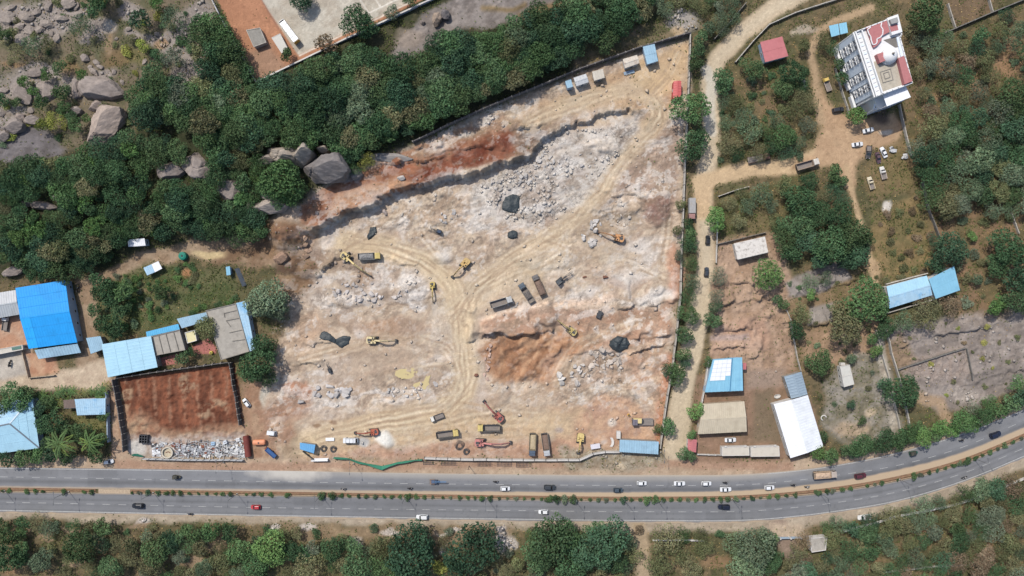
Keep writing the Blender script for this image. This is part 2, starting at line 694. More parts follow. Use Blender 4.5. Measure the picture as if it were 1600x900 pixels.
# streaks that run along the ripper and tyre lines of the pit floor
ca,sa = math.cos(0.55),math.sin(0.55)
wx = GX + 14 * WARP1
wy = GY + 14 * WARP2
NS = fbm((wx * ca + wy * sa) * 0.16,(-wx * sa + wy * ca),1.8,4,305,0.6)
NS2 = fbm((wx * ca - wy * sa) * 0.2,(wx * sa + wy * ca),2.4,4,306,0.6)


FBR = fbm(GX * 0.9,GY * 0.5,3.6,5,311,0.65)


def rgb(c):
 g_ = 0.3 * c[0] + 0.55 * c[1] + 0.15 * c[2]
 return np.array(A(*[(v * 0.80 + g_ * 0.20) * q for v,q in zip(c,(1.0,0.995,0.985))])[:3],np.float32)


def con(n,lo=0.35,hi=0.65):
 return sst(lo,hi,n)


def blend(sl,m,c,op=1.0):
 m3 = (m * op)[...,None]
 C[sl] = C[sl] * (1 - m3) + rgb(c) * m3


def zone(pts,c,soft=2.0,warp=3.0,op=1.0,c2=None,n=None,veg=None,rub=None,z=None):
 q = Ws(pts) if z is None else wz(pts,z)
 sl,m = pmask(q,soft,warp)
 if m.size == 0:
  return
 blend(sl,m,c,op)
 if c2 is not None:
  nn = NB if n is None else n
  blend(sl,m * con(nn[sl]),c2,op)
 if veg is not None:
  VEG[sl] = VEG[sl] * (1 - m) + veg * m
 if rub is not None:
  RUB[sl] = RUB[sl] * (1 - m) + rub * m


def spot(px,py,rx,ry,c,op=1.0,warp=2.0,rub=None,ang=0.0,n=None):
 x,y,_ = W(px,py)
 rx *= S
 ry *= S
 R = max(rx,ry)
 sl = bounds([(x - R,y - R),(x + R,y + R)],warp + 1)
 X = GX[sl] + WARP1[sl] * warp * 3 - x
 Y = GY[sl] + WARP2[sl] * warp * 3 - y
 if ang:
  ca_,sa_ = math.cos(math.radians(ang)),math.sin(math.radians(ang))
  X,Y = X * ca_ + Y * sa_,-X * sa_ + Y * ca_
 r = np.sqrt((X / rx) ** 2 + (Y / ry) ** 2)
 m = 1 - sst(0.45,1.05,r)
 if n is not None:
  m = m * con(n[sl],0.3,0.6)
 blend(sl,m,c,op)
 if rub is not None:
  RUB[sl] = np.maximum(RUB[sl],m * rub)


def line(pts,width,c,soft=0.8,warp=0.8,op=1.0,n=None,veg=None):
 sl,m = smask(Ws(pts),width,soft,warp)
 if n is not None:
  m = m * con(n[sl],0.3,0.6)
 blend(sl,m,c,op)
 if veg is not None:
  VEG[sl] = VEG[sl] * (1 - m) + veg * m


def tracks(pts,width,c,lanes=4,op=0.35):
 lanes *= 0.62
 """worn wheel ruts that follow a haul road"""
 q = Ws(pts)
 sl = bounds(q,width)
 X = GX[sl] + WARP1[sl] * 2.5
 Y = GY[sl] + WARP2[sl] * 2.5
 d = seg_dist(X,Y,q,False)
 m = (1 - sst(width * 0.35,width * 0.6,d)) * sst(-.2,.7,np.sin(d * (lanes * math.pi / width) * 2 + 5 * NB[sl]))
 blend(sl,m * con(NA[sl],0.25,0.6),c,op)


full = (slice(0,NY),slice(0,NX))
C[...] = rgb((116,101,72))
VEG[...] = 0.55
blend(full,con(NA,0.4,0.62),(92,92,58),0.8)
blend(full,con(NB,0.5,0.7),(140,115,82),0.6)
blend(full,con(1 - NC,0.5,0.7),(72,74,46),0.5)
# wooded slope
zone([(-60,-60),(1100,-60),(1085,45),(905,104),(650,218),(490,350),(400,388),(260,378),(150,420),(-60,436)],(78,76,52),3,4,1,(58,64,40),NB,0.9)
zone([(880,75),(960,45),(1060,30),(1070,52),(960,90),(900,104)],(140,120,92),2,4,1,(104,98,66),NB,0.5)
# boulder hill
zone([(-60,-60),(330,-60),(335,60),(300,120),(235,130),(200,215),(110,232),(-60,240)],(124,110,88),3,5,1,(100,98,70),NB,0.45)
for (x,y,a,b) in ((70,20,60,28),(30,40,40,20),(110,10,40,14),(200,15,18,22),(150,45,30,14),(280,60,22,40),(305,20,30,22),(265,55,18,14),
                     (60,110,40,12),(35,135,30,16),(210,55,14,10),(20,170,26,10),(15,20,40,26),(50,55,50,16),(90,45,34,10),(150,130,30,30),(110,130,20,26),(45,130,50,26),(240,55,20,10),(160,110,24,12),(10,195,30,16),(215,15,16,20),(300,105,20,30),(288,125,22,22),(280,145,14,12),(140,60,20,12)):
 spot(x,y,a * 1.15,b * 1.15,(164,152,144),0.95,3,0.35)
 spot(x,y,a * .8,b * .8,(138,128,122),0.7,3,0.35,n=NC)
for (x,y,a,b,c) in ((168,45,14,10,(198,186,172)),(255,62,16,8,(176,138,100)),(185,90,30,20,(132,106,70)),(110,105,26,14,(140,112,76)),
      (20,102,24,6,(150,118,84)),(215,90,24,18,(120,112,66)),(170,70,6,20,(160,132,100))):
 spot(x,y,a,b,c,0.8,2)
zone([(-30,215),(40,198),(70,200),(105,232),(95,246),(40,252),(-30,262)],(122,116,118),1.5,2,1,(104,98,98),NB,0.05)
zone([(600,95),(625,60),(660,22),(700,2),(760,-30),(880,-30),(890,5),(830,18),(800,36),(720,48),(690,60),(650,90)],(150,140,134),1.2,2,1,(128,118,112),NB,0.04)
line([(810,26),(850,14),(885,6)],2.5,(150,122,86),1,1)
line([(755,14),(800,16),(820,8)],2.0,(140,118,84),1,1)
spot(640,60,30,20,(156,140,126),0.8,2)
spot(1070,32,34,20,(186,176,166),0.9,2,0.9)
spot(1060,45,16,10,(186,160,124),0.9,2)
# compound
zone([(331,-20),(402,130),(470,96),(690,-16)],(190,130,94),0.5,0.2,1,(180,122,88),NB,0.02)
zone([(372,88),(402,128),(450,104),(424,66)],(168,132,106),2,2,0.8,None,None)
zone([(404,-8),(466,86),(641,2),(650,-20),(400,-20)],(196,188,172),0.3,0.0,1,(182,170,152),NB,0.0)
line([(563,0),(577,22)],0.35,(232,226,214),0.25,0)
line([(577,20),(625,-3)],0.35,(232,226,214),0.25,0)
line([(585,-4),(594,10)],0.3,(232,226,214),0.25,0)
line([(468,87),(641,4)],0.5,(226,216,200),0.25,0)
line([(404,-8),(444,60)],0.4,(150,104,84),0.25,0)
# farm lane, garden and yards on the left
zone([(120,440),(160,425),(215,396),(265,384),(330,374),(430,366),(440,402),(400,412),(330,408),(292,402),(250,420),(200,425),(165,445),(150,480),(148,540),(160,610),(112,612),(124,500)],
     (170,144,116),1.5,2,1,(154,126,98),NB,0.03)
spot(325,398,36,9,(214,188,136),0.9,1.5)
spot(300,366,24,6,(150,92,68),0.7,2)
zone([(150,448),(235,412),(300,425),(365,425),(372,470),(300,490),(240,515),(165,530),(152,490)],(104,104,66),2,2,1,(78,92,50),NB,0.75)
spot(290,428,9,8,(186,128,84),0.9,1)
spot(225,480,14,8,(146,118,84),0.7,2)
spot(245,455,34,5,(150,122,88),0.7,2)
zone([(-30,494),(38,488),(52,556),(-30,560)],(192,140,108),1.5,2,1,(206,178,152),NA,0.0)
zone([(-30,555),(50,545),(44,580),(47,592),(170,560),(178,612),(100,612),(-30,624)],(204,182,154),1.5,2,1,(188,164,138),NB,0.0)
zone([(38,548),(85,558),(90,582),(47,590)],(186,132,100),1,1,1,(200,156,122),NB,0.0)
zone([(-30,555),(38,552),(45,588),(-30,592)],(168,160,152),1.5,2,0.9,(196,186,172),NB,0.0)
zone([(160,600),(184,590),(204,720),(176,722)],(176,140,114),1,1,1,(190,160,132),NB,0.02)
zone([(-30,610),(60,612),(170,612),(172,722),(-30,722)],(82,80,54),2,2,1,(110,98,66),NB,0.7)
zone([(105,650),(160,650),(168,690),(120,690)],(118,116,66),2,1,0.8)
# red courtyard tiles
zone([(250,560),(279,552),(277,568),(254,572)],(186,112,102),0.3,0)
zone([(300,541),(326,529),(340,545),(337,553),(303,553)],(186,112,102),0.3,0)
# red pit in the walled plot
zone([(186,592),(366,568),(384,668),(388,686),(202,706)],(152,88,60),0.8,0.8,1,(112,62,42),FBR,0.0)
for k in range(16):
 line([(196 + k * 11,596 - k * 1.3),(204 + k * 11,676)],1.2,(112,70,52) if k % 2 else (166,120,92),0.6,1.2,0.7,NC)
zone([(186,640),(240,660),(300,672),(384,662),(388,690),(202,708)],(184,150,118),3,4,0.85,(150,100,74),NB)
for (x,y,a,b) in ((205,625,12,26),(285,595,12,20),(345,630,24,10),(320,640,16,14),(210,665,24,14),(300,600,8,8),(300,674,26,5)):
 spot(x,y,a,b,(176,142,110),0.8,3,n=NC)
zone([(200,682),(300,680),(384,680),(384,716),(206,716)],(176,160,148),2,2,0.6,(196,190,184),NC,0.0)
spot(214,700,16,18,(200,196,190),0.9,1)
zone([(376,600),(432,590),(436,650),(470,690),(470,735),(384,722),(384,660)],(186,152,122),2,2,1,(160,120,92),NB,0.02)
spot(413,622,10,24,(206,198,180),0.9,1.5,0.3)

# ---- the quarry
SITE = [(425,345),(500,300),(560,262),(650,224),(800,156),(905,114),(1075,60),(1070,260),(1063,400),(1056,500),(1046,580),(1030,660),(1024,712),(900,716),(660,716),(520,716),(440,728),(412,640),(428,560),(452,490),(436,420),(400,400)]
zone(SITE,(190,167,143),2,2,1,(178,152,128),NB,0.0,0.12)
sl,m = pmask(Ws(SITE),2.0,2.0)
blend(sl,m * con(NS[sl],0.48,0.62),(206,186,160),0.6)
blend(sl,m * con(NS2[sl],0.52,0.66),(166,142,122),0.55)
blend(sl,m * con(NA[sl],0.5,0.66),(184,166,150),0.6)
zone([(420,348),(497,362),(505,392),(492,440),(455,470),(430,460),(438,420),(400,402),(330,410),(400,380)],(144,112,82),3,4,1,(120,90,66),NB,0.08,0.2)
zone([(425,350),(470,348),(480,372),(440,385)],(138,98,70),2,2)
spot(445,425,22,14,(112,84,64),0.9,3)
spot(462,412,14,10,(104,78,60),0.8,3)
spot(484,372,10,18,(190,152,120),0.9,1.5,0.5)
spot(440,440,20,10,(150,122,92),0.9,3)
spot(452,368,28,12,(140,98,68),0.9,2)
spot(440,385,30,10,(156,122,88),0.8,2)
spot(500,400,22,16,(150,128,112),0.7,3,0.5)
# red bench above the cliff
zone([(468,320),(520,290),(560,270),(650,226),(740,196),(806,196),(830,236),(770,254),(687,278),(560,323),(498,358),(470,348)],(166,114,84),1,1.5,1,(136,84,60),FBR,0.02,0.1)
zone([(610,286),(660,262),(700,246),(760,222),(800,206),(806,238),(740,262),(687,275),(640,286)],(144,80,56),2,2,0.95,(112,54,36),FBR)
zone([(512,338),(530,312),(575,292),(620,280),(640,284),(590,308),(560,320)],(198,156,120),2,2,0.9,(184,134,98),NB)
zone([(590,262),(640,252),(650,262),(612,270)],(176,100,66),1.5,2,0.9,(150,84,58),NB)
zone([(640,236),(700,206),(790,178),(800,196),(720,222),(660,244)],(176,146,118),2,2,0.9,(150,112,88),NB,0.03,0.2)
spot(760,190,26,8,(206,198,186),0.7,2,0.6,20)
spot(730,212,16,6,(196,186,172),0.7,2,0.6,20)
# sand round the top haul road
zone([(790,196),(830,172),(900,140),(980,108),(1075,62),(1068,160),(1042,170),(1036,220),(1008,196),(1000,178),(940,166),(880,180),(835,206)],(196,164,126),2,2.5,1,(176,142,108),NB,0.03,0.1)
spot(1020,120,40,30,(204,174,132),0.8,3)
spot(1010,140,8,6,(150,104,72),0.8,1)
zone([(800,190),(850,178),(870,190),(845,212),(828,238),(806,240)],(146,118,96),2,2,0.9,(124,96,78),NB)
# pale rock in the upper pit
zone([(800,262),(850,225),(875,208),(960,194),(1002,184),(1008,212),(965,250),(925,305),(880,335),(820,352),(745,330),(735,300),(765,275)],(198,188,176),2,3,0.95,(178,166,156),NB,0.0,0.55)
spot(880,262,40,16,(210,204,198),0.8,3,0.5,20)
spot(935,220,36,16,(202,186,168),0.7,3,0.4)
spot(850,320,36,14,(204,200,196),0.7,3,0.5)
spot(745,345,34,16,(192,184,176),0.6,3,0.5)
spot(815,305,40,22,(196,190,186),0.7,3,0.5)
spot(830,300,22,18,(172,150,130),0.6,3)
zone([(985,240),(1040,205),(1066,200),(1060,300),(1010,300),(960,290)],(176,150,130),2,3,0.9,(156,130,112),NB,0.02,0.2)
zone([(1004,312),(1035,302),(1056,306),(1052,340),(1028,350),(1006,336)],(146,106,92),2,2,0.9,(128,92,80),NB)
zone([(898,350),(930,326),(985,322),(1004,340),(992,362),(950,372),(905,372)],(170,148,122),2,2,0.85,(148,126,104),NC,0.0,0.35)
spot(860,340,20,20,(150,126,110),0.7,3)
# pale scars on the floor
for (x,y,a,b,ang,op) in ((855,405,48,20,10,.8),(1005,378,40,14,15,.7),(1010,400,36,12,25,.7),(985,432,50,16,10,.7),(905,462,40,14,12,.7),(1020,465,40,12,5,.8),
                              (960,476,50,8,5,.7),(650,445,34,28,0,.9),(640,470,36,10,-12,.8),(690,402,26,14,0,.8),(520,375,26,14,15,.5),(600,345,60,10,25,.5),
                              (720,520,26,18,0,.5),(620,350,12,22,0,.5),(560,510,10,20,0,.5),(580,615,120,5,3,.6),(520,622,50,7,0,.8),(620,625,40,6,5,.6),
                              (900,555,22,14,20,.7),(940,552,30,12,20,.7),(1000,530,40,7,5,.6),(895,595,26,12,0,.5),(500,470,26,14,0,.5),(560,460,50,14,0,.6)):
 spot(x,y,a,b,(216,207,198),op,3.0,0.35,ang)
for (x,y,a,b,c,op) in ((600,508,46,16,(172,134,104),.8),(545,500,40,16,(166,138,114),.7),(485,520,40,30,(186,152,124),.7),(640,515,30,20,(164,136,114),.7),
       (560,545,90,18,(190,164,136),.6),(600,560,60,10,(168,144,122),.6),(690,500,30,40,(188,172,150),.5),(560,600,60,14,(170,144,122),.5),
       (700,590,30,36,(172,148,124),.7),(650,640,60,10,(178,150,128),.6),(455,610,34,20,(178,118,86),.8),(450,640,40,26,(170,122,94),.7),
       (740,540,22,60,(170,154,138),.6),(960,400,60,20,(196,174,146),.5),(1050,430,14,60,(196,132,100),.7),(1045,400,10,30,(202,150,118),.6),
       (960,440,60,10,(176,146,126),.5),(540,410,30,24,(146,122,100),.7),(570,425,20,16,(150,116,88),.7)):
 spot(x,y,a,b,c,op,3.0)
line([(700,560),(740,545),(800,508),(860,492),(960,478)],3.0,(222,196,166),1.5,1.5,0.8)
line([(755,502),(800,487),(850,478),(940,470),(960,462)],2.6,(224,192,164),1.4,1.2,0.9)
zone([(752,504),(800,490),(860,484),(960,480),(940,500),(868,510),(855,520),(800,526),(756,528)],(184,150,126),1.2,1.5,0.95,(166,128,104),NB)
zone([(868,506),(950,488),(1052,480),(1046,530),(960,548),(900,548),(870,525)],(184,146,118),2,2,0.9,(166,126,100),NB)
zone([(748,545),(770,532),(800,524),(850,520),(872,515),(898,528),(925,545),(905,552),(880,575),(862,600),(820,588),(790,600),(760,580)],(188,140,102),2,2.5,0.95,(156,108,76),FBR,0.0,0.05)
for k in range(9):
 line([(768 + k * 12,596 - k * 1),(800 + k * 10,566 - k),(842 + k * 8,526 + k * .6)],1.1,(206,160,120) if k % 2 else (142,96,66),0.5,1.6,0.6,NC)
line([(862,598),(880,560),(905,530)],5,(196,142,102),2,1,0.8)
zone([(960,552),(1040,538),(1036,580),(1030,640),(980,600),(940,590)],(190,146,116),2,3,0.9,(200,170,140),NB)
zone([(880,560),(960,555),(985,580),(975,600),(900,610),(860,600)],(188,166,146),2,3,0.8,(170,140,116),NB,0.0,0.45)
line([(1046,560),(1036,630),(1030,690)],4,(196,128,92),1.5,1,0.85)
zone([(860,640),(940,620),(1024,640),(1022,712),(880,714)],(180,134,106),3,4,0.85,(196,156,122),NB)
zone([(440,706),(560,694),(660,700),(760,690),(900,690),(900,716),(660,716),(520,716),(450,722)],(168,124,98),2,2.5,0.9,(186,146,118),NB,0.02)
zone([(470,690),(560,670),(700,648),(760,650),(900,640),(900,680),(760,682),(640,690),(480,710)],(206,180,142),3,3,0.8,(196,164,126),NB)
line(HAUL1,8.5,(212,188,150),2.5,1.5,0.9)
line(HAUL2,6.0,(204,180,146),2.0,1.2,0.85)
line(HAUL3,7.0,(206,172,128),2.0,1.5,0.8)
line([(722,480),(760,440),(820,415),(870,395)],12,(212,190,156),4,2,0.7)
tracks(HAUL1,9,(180,154,122),7,0.75)
tracks(HAUL2,7,(176,150,120),6,0.75)
tracks([(722,480),(760,440),(820,415),(870,395)],12,(190,164,132),7,0.65)
tracks([(470,690),(600,670),(700,655),(800,660),(900,660)],16,(180,150,116),8,0.65)
def ruts(pts,op=0.55,gap=2.0):
 q = Ws(pts)
 sl = bounds(q,3)
 X = GX[sl] + WARP1[sl] * 2.0
 Y = GY[sl] + WARP2[sl] * 2.0
 d = seg_dist(X,Y,q,False)
 m = 1 - sst(0.15,0.5,np.abs(d - gap / 2))
 blend(sl,m * con(NB[sl],0.3,0.55),(166,140,112),op)
 blend(sl,(1 - sst(0.2,0.6,d)) * con(NA[sl],0.3,0.6),(222,204,174),op * .6)


def smooth(p,n=6):
 out = []
 for i in range(len(p) - 1):
  a,b,c,d = p[max(i - 1,0)],p[i],p[i + 1],p[min(i + 2,len(p) - 1)]
  for k in range(n):
   t = k / n
   out.append(tuple(0.5 * (2 * b[j] + (c[j] - a[j]) * t + (2 * a[j] - 5 * b[j] + 4 * c[j] - d[j]) * t * t + (3 * b[j] - a[j] - 3 * c[j] + d[j]) * t ** 3) for j in (0,1)))
 return out + [p[-1]]


rr_ = random.Random(5)
for base,n_,sp_ in ((HAUL1,7,14),(HAUL2,5,9),(HAUL3,4,8),([(722,490),(760,445),(820,415),(880,392),(900,360)],6,16),([(460,700),(560,680),(680,660),(780,640),(860,600),(900,560)],5,14),
                      ([(540,390),(600,350),(640,330),(660,360),(700,420)],4,10),([(470,560),(540,545),(620,530),(700,540),(722,590)],5,12),([(600,590),(690,575),(715,610),(690,640)],4,8),
                      ([(870,600),(885,570),(905,540),(940,520),(1000,500)],5,9),([(800,640),(860,640),(940,600),(1010,600),(1030,640)],4,12),([(980,240),(1020,260),(1040,320),(1030,400)],3,10),([(860,380),(930,400),(1000,420),(1040,440)],4,12)):
 for k in range(n_):
  ox,oy = rr_.uniform(-sp_,sp_),rr_.uniform(-sp_,sp_) * .7
  ruts(smooth([(p[0] + ox + rr_.uniform(-4,4),p[1] + oy + rr_.uniform(-4,4)) for p in base]),rr_.uniform(.2,.55),rr_.uniform(1.7,2.4))
spot(570,692,13,12,(178,178,176),0.95,1)
spot(601,686,17,15,(222,220,212),0.95,1)
for (x,y,a,b) in ((494,667,8,4),(520,662,8,5),(1012,96,3,3)):
 spot(x,y,a,b,(140,108,80),0.9,1)
for (x,y,a,b) in ((875,672,10,6),(945,692,6,4)):
 spot(x,y,a,b,(176,158,146),0.8,1)
spot(957,663,10,10,(206,196,184),0.8,1,0.6)
zone([(448,660),(470,672),(466,712),(480,738),(430,738),(440,700)],(166,142,114),2,2,0.8,(140,116,92),NB)
spot(447,728,16,9,(208,204,198),0.95,2)
zone([(390,640),(450,640),(462,680),(448,700),(392,694)],(160,116,90),2,3,0.8,(184,150,118),NB)

# ---- right-hand side
zone([(1110,262),(1112,110),(1130,95),(1270,95),(1285,210),(1262,256)],(118,104,72),1.5,2,1,(96,92,58),NB,0.8)
for (x,y,a,b) in ((1205,165,34,16),(1180,140,30,12),(1150,120,20,10)):
 spot(x,y,a,b,(136,110,80),0.8,3)
zone([(1120,310),(1245,275),(1265,345),(1240,395),(1122,372)],(122,108,72),1.5,2,1,(96,94,58),NB,0.7)
zone([(1120,376),(1215,362),(1240,440),(1240,580),(1110,590),(1112,470)],(184,152,126),2,3,1,(164,132,106),FBR,0.12,0.06)
zone([(1125,505),(1195,500),(1200,545),(1112,550)],(194,158,134),2,2,0.8,(178,138,112),FBR)
zone([(1110,525),(1170,520),(1172,530),(1110,532)],(178,154,144),0.8,1,0.9)
zone([(1225,470),(1330,420),(1360,440),(1380,520),(1390,570),(1250,560)],(146,120,88),2,3,1,(120,104,70),NB,0.45)
zone([(1225,440),(1255,425),(1320,410),(1330,432),(1290,455),(1230,462)],(156,146,140),1,2,1,(136,126,120),NB,0.05)
zone([(1268,482),(1302,474),(1300,502),(1265,508)],(150,142,136),1,1,0.9,None,None,0.05)
zone([(1250,520),(1370,505),(1380,560),(1340,575),(1260,560)],(178,142,112),2,3,0.8,(150,122,92),NB,0.15)
zone([(1090,588),(1238,575),(1270,640),(1290,715),(1080,722)],(156,122,98),2,2,1,(140,112,88),NB,0.06)
zone([(1165,580),(1225,575),(1230,600),(1170,605)],(172,148,130),2,2,0.8,(156,132,114),NC,0.05,0.25)
zone([(1180,612),(1212,606),(1222,690),(1175,692)],(124,108,84),2,2,0.8,None,None,0.05)
zone([(1290,600),(1340,555),(1385,560),(1410,680),(1330,695),(1285,660)],(152,144,132),2,3,1,(126,118,96),NB,0.25,0.2)
spot(1335,665,34,16,(184,158,128),0.8,3)
spot(1358,645,12,8,(202,178,146),0.8,1)
zone([(1380,515),(1425,505),(1480,498),(1600,478),(1660,480),(1660,600),(1590,605),(1520,640),(1470,645),(1405,575)],(158,146,138),2,3,1,(136,124,116),NB,0.08,0.2)
zone([(1405,560),(1500,545),(1515,585),(1480,600),(1410,590)],(168,152,142),2,2,0.8,(150,132,120),NC,0.05,0.35)
zone([(1510,590),(1590,560),(1620,590),(1530,610)],(128,118,112),2,2,0.8,None,None,0.1)
zone([(1380,540),(1405,520),(1425,560),(1415,575),(1395,572)],(150,122,92),2,2,0.8,None,None,0.2)
spot(1505,620,26,18,(170,158,148),0.8,2,0.8)
line([(1440,620),(1470,630),(1480,660),(1478,680)],4,(176,146,114),1.2,1.5,0.9)
zone([(1370,330),(1430,300),(1462,360),(1462,425),(1385,450),(1362,400)],(144,120,78),2,3,1,(118,106,66),NB,0.6)
spot(1385,322,9,16,(214,206,196),0.9,2)
zone([(1415,60),(1660,20),(1660,330),(1440,330),(1420,220)],(126,104,74),3,4,1,(100,92,60),NB,0.65)
for (x,y,a,b) in ((1575,105,34,26),(1510,130,26,16),(1465,150,20,12),(1590,70,20,20),(1480,100,30,10),(1540,350,40,26),(1560,300,16,12)):
 spot(x,y,a,b,(166,126,92),0.75,4)
zone([(1450,340),(1660,320),(1660,480),(1490,500),(1470,430)],(142,112,82),3,4,1,(112,100,66),NB,0.5)
zone([(1480,0),(1550,-20),(1548,20),(1490,46)],(124,100,76),1,1,0.8)
line(DIRT_ROAD,6.8,(200,178,146),1.0,0.8,1.0,veg=0.0)
line(DIRT_ROAD,3.4,(208,190,160),1.2,0.8,0.6)
line([(1098,330),(1098,300),(1100,285)],7,(206,172,130),1.5,1,0.9,veg=0.0)
line([(1060,700),(1068,610),(1082,540),(1095,470)],7.6,(204,184,152),1,0.6,0.9,veg=0.0)
line([(1104,112),(1112,130),(1108,175),(1112,205)],4.5,(206,198,182),1,0.8,0.9)
line([(1093,285),(1125,275),(1170,264),(1240,262),(1290,235)],6.2,(208,176,134),1.2,0.8,1.0,veg=0.0)
zone([(1236,266),(1270,236),(1285,200),(1275,160),(1285,140),(1302,168),(1330,192),(1398,178),(1416,205),(1400,235),(1360,232),(1338,262),(1336,290),(1320,290),(1304,262)],(196,160,122),1.5,2,1,(184,148,112),NB,0.0)
line([(1284,190),(1274,125),(1266,85),(1280,50),(1310,32),(1360,12)],3.0,(182,152,116),1,0.8,0.95,veg=0.05)
spot(1258,48,30,10,(186,170,150),0.8,2)
line([(1322,262),(1334,310),(1348,352),(1362,410),(1366,440)],2.2,(196,164,124),0.8,0.8,0.95,veg=0.05)
spot(1368,420,10,22,(192,158,118),0.8,1.5)
spot(1384,206,14,6,(214,204,190),0.8,1)
spot(1375,182,18,16,(112,92,80),0.9,1)
zone([(1380,230),(1430,215),(1440,260),(1420,300),(1360,300),(1345,275)],(142,116,80),2,2,0.8,(120,108,66),NB,0.45)
zone([(1365,520),(1378,518),(1406,668),(1392,672)],(182,172,156),0.6,0.3,1,(160,148,132),NB,0.02)
# ---- road verges and the land south of the road
xs = np.arange(-200,1801,50.0)
zone([(x,min(U_TOP(x) - 18,722) if x < 1290 else U_TOP(x) - 8) for x in xs] + [(x,U_TOP(x) + 5) for x in xs[::-1]],(192,166,138),1.2,1.5,1,(178,150,122),NB,0.03,z=0)
zone([(x,735 if x < 420 else 733) for x in (180,400,660,905,1240)] + [(1240,718),(905,722),(660,722),(400,722),(180,720)],(172,126,100),1.2,1.5,0.6,z=0)
zone([(x,L_BOT(x) - 6) for x in xs] + [(x,L_BOT(x) + (9 if x < 900 else 14)) for x in xs[::-1]],(180,164,142),1.5,2,1,(168,150,128),NB,0.03,z=0)
zone([(440,822),(800,826),(800,845),(640,850),(470,842)],(160,134,104),2,3,0.85,(138,116,88),NB,0.2)
zone([(880,700),(935,700),(1035,706),(1040,728),(960,738),(880,735)],(150,136,112),2,3,0.8,(172,160,138),NC,0.25,0.3)
spot(970,728,9,7,(200,180,150),0.9,1)
line([(998,822),(1004,850),(1008,920)],5.5,(180,156,124),1.5,1,0.95,veg=0.05)
line([(1215,822),(1232,850),(1245,880),(1260,920)],7,(156,132,116),1.5,1.2,0.9,veg=0.05)
zone([(1200,818),(1250,816),(1262,840),(1210,842)],(190,168,142),1.5,1.5,0.9,veg=0.05)
for (x,y,a,b) in ((110,828,26,6),(60,830,20,6),(70,842,14,8),(220,822,22,8),(340,850,26,12),(115,880,30,8),(300,880,26,12),(160,850,10,18)):
 spot(x,y,a,b,(160,134,106),0.85,2)
for (x,y,a,b,r) in ((428,827,12,7,.9),(480,824,16,6,.6),(610,834,18,6,1),(700,830,30,4,.8),(788,848,14,22,.9),(782,828,10,6,1),(480,860,14,10,.6),(555,855,20,14,.6),(800,845,12,14,.8),(225,818,16,5,.7),(690,855,8,10,.6)):
 spot(x,y,a,b,(206,196,188),0.8,2,r)
for (x,y,a,b) in ((285,868,3,14),(277,872,3,20),(1125,880,24,14),(1350,880,40,12),(1450,840,30,10),(1540,870,30,14),(960,880,30,16),(15,890,20,8)):
 spot(x,y,a,b,(158,122,88),0.7,3)

rdm = np.zeros((NY,NX),np.float32)
sl,m = pmask(wz([(x,float(U_TOP(x)) - 2) for x in xs] + [(x,float(L_BOT(x)) + 3) for x in xs[::-1]],0),1.0)
VEG[sl] *= (1 - m)
RUB[sl] *= (1 - m)
FL = fbm(GX,GY,3.0,4,333,0.68)
FL2 = fbm(LX,LY,3.4,5,334,0.66)
patch = sst(0.42,0.6,NA)
rgh = QM * (1 - 0.8 * smooth_q) * (1 - CALM * .8) * 0.9
blend(full,rgh * con(FL2,0.55,0.60) * (0.1 + 0.9 * patch),(218,210,202),0.5)
blend(full,rgh * con(1 - FL2,0.57,0.62) * (1 - 0.5 * patch),(136,114,92),0.55)
blend(full,rgh * con(FL,0.60,0.64),(222,216,208),0.45)
blend(full,rgh * con(1 - FL,0.61,0.65),(132,112,96),0.5)
# fresh broken lips of the benches, and a darker line along each foot
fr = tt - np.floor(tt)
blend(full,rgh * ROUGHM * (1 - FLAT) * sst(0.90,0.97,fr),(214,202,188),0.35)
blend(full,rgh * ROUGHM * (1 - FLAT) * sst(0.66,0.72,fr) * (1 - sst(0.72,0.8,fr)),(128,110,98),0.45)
# fine grain everywhere: stones, clods, stains
g = 0.80 + 0.26 * NC + 0.14 * ND
g = g * (1 + 0.10 * QM * (con(NB,0.35,0.65) - 0.5))
C *= (g * (1 + .10 * QM))[...,None]
# pebbles lighter than the soil round them
peb = (vn(GX,GY,0.8,909) > 0.80) & (vn(GX,GY,6,910) > 0.45)
C[peb] = C[peb] * 1.18
peb = (vn(GX,GY,0.7,911) > 0.84)
C[peb] = C[peb] * 0.86
np.clip(C,0.004,0.8,out=C)

# ------------------------------------------------------------------ ground mesh: one sheet out to the horizon
farx = np.array([300.,420.,700.,1300.,3000.])
ax = np.concatenate([-farx[::-1],fx,farx])
ay = np.concatenate([-farx[::-1],fy,farx])
nf = len(farx)


def pad(a):
 p = [(nf,nf),(nf,nf)] + ([(0,0)] if a.ndim == 3 else [])
 return np.pad(a, p, mode='edge')


Zp = pad(Zt)
Cp = pad(C)
AX,AY = np.meshgrid(ax,ay)
ny,nx = AX.shape
fade = np.clip(1 - (np.maximum(np.abs(AX) - 232,0) + np.maximum(np.abs(AY) - 138,0)) / 400.0,0,1)
Zp = Zp * fade
mean = np.array([A(112,100,70)[:3]],np.float32)
Cp = Cp * fade[...,None] + mean * (1 - fade[...,None])
co = np.stack([AX,AY,Zp],-1).reshape(-1,3).astype(np.float32)
idx = np.arange(ny * nx).reshape(ny,nx)
quads = np.stack([idx[:-1,:-1],idx[:-1,1:],idx[1:,1:],idx[1:,:-1]],-1).reshape(-1,4)


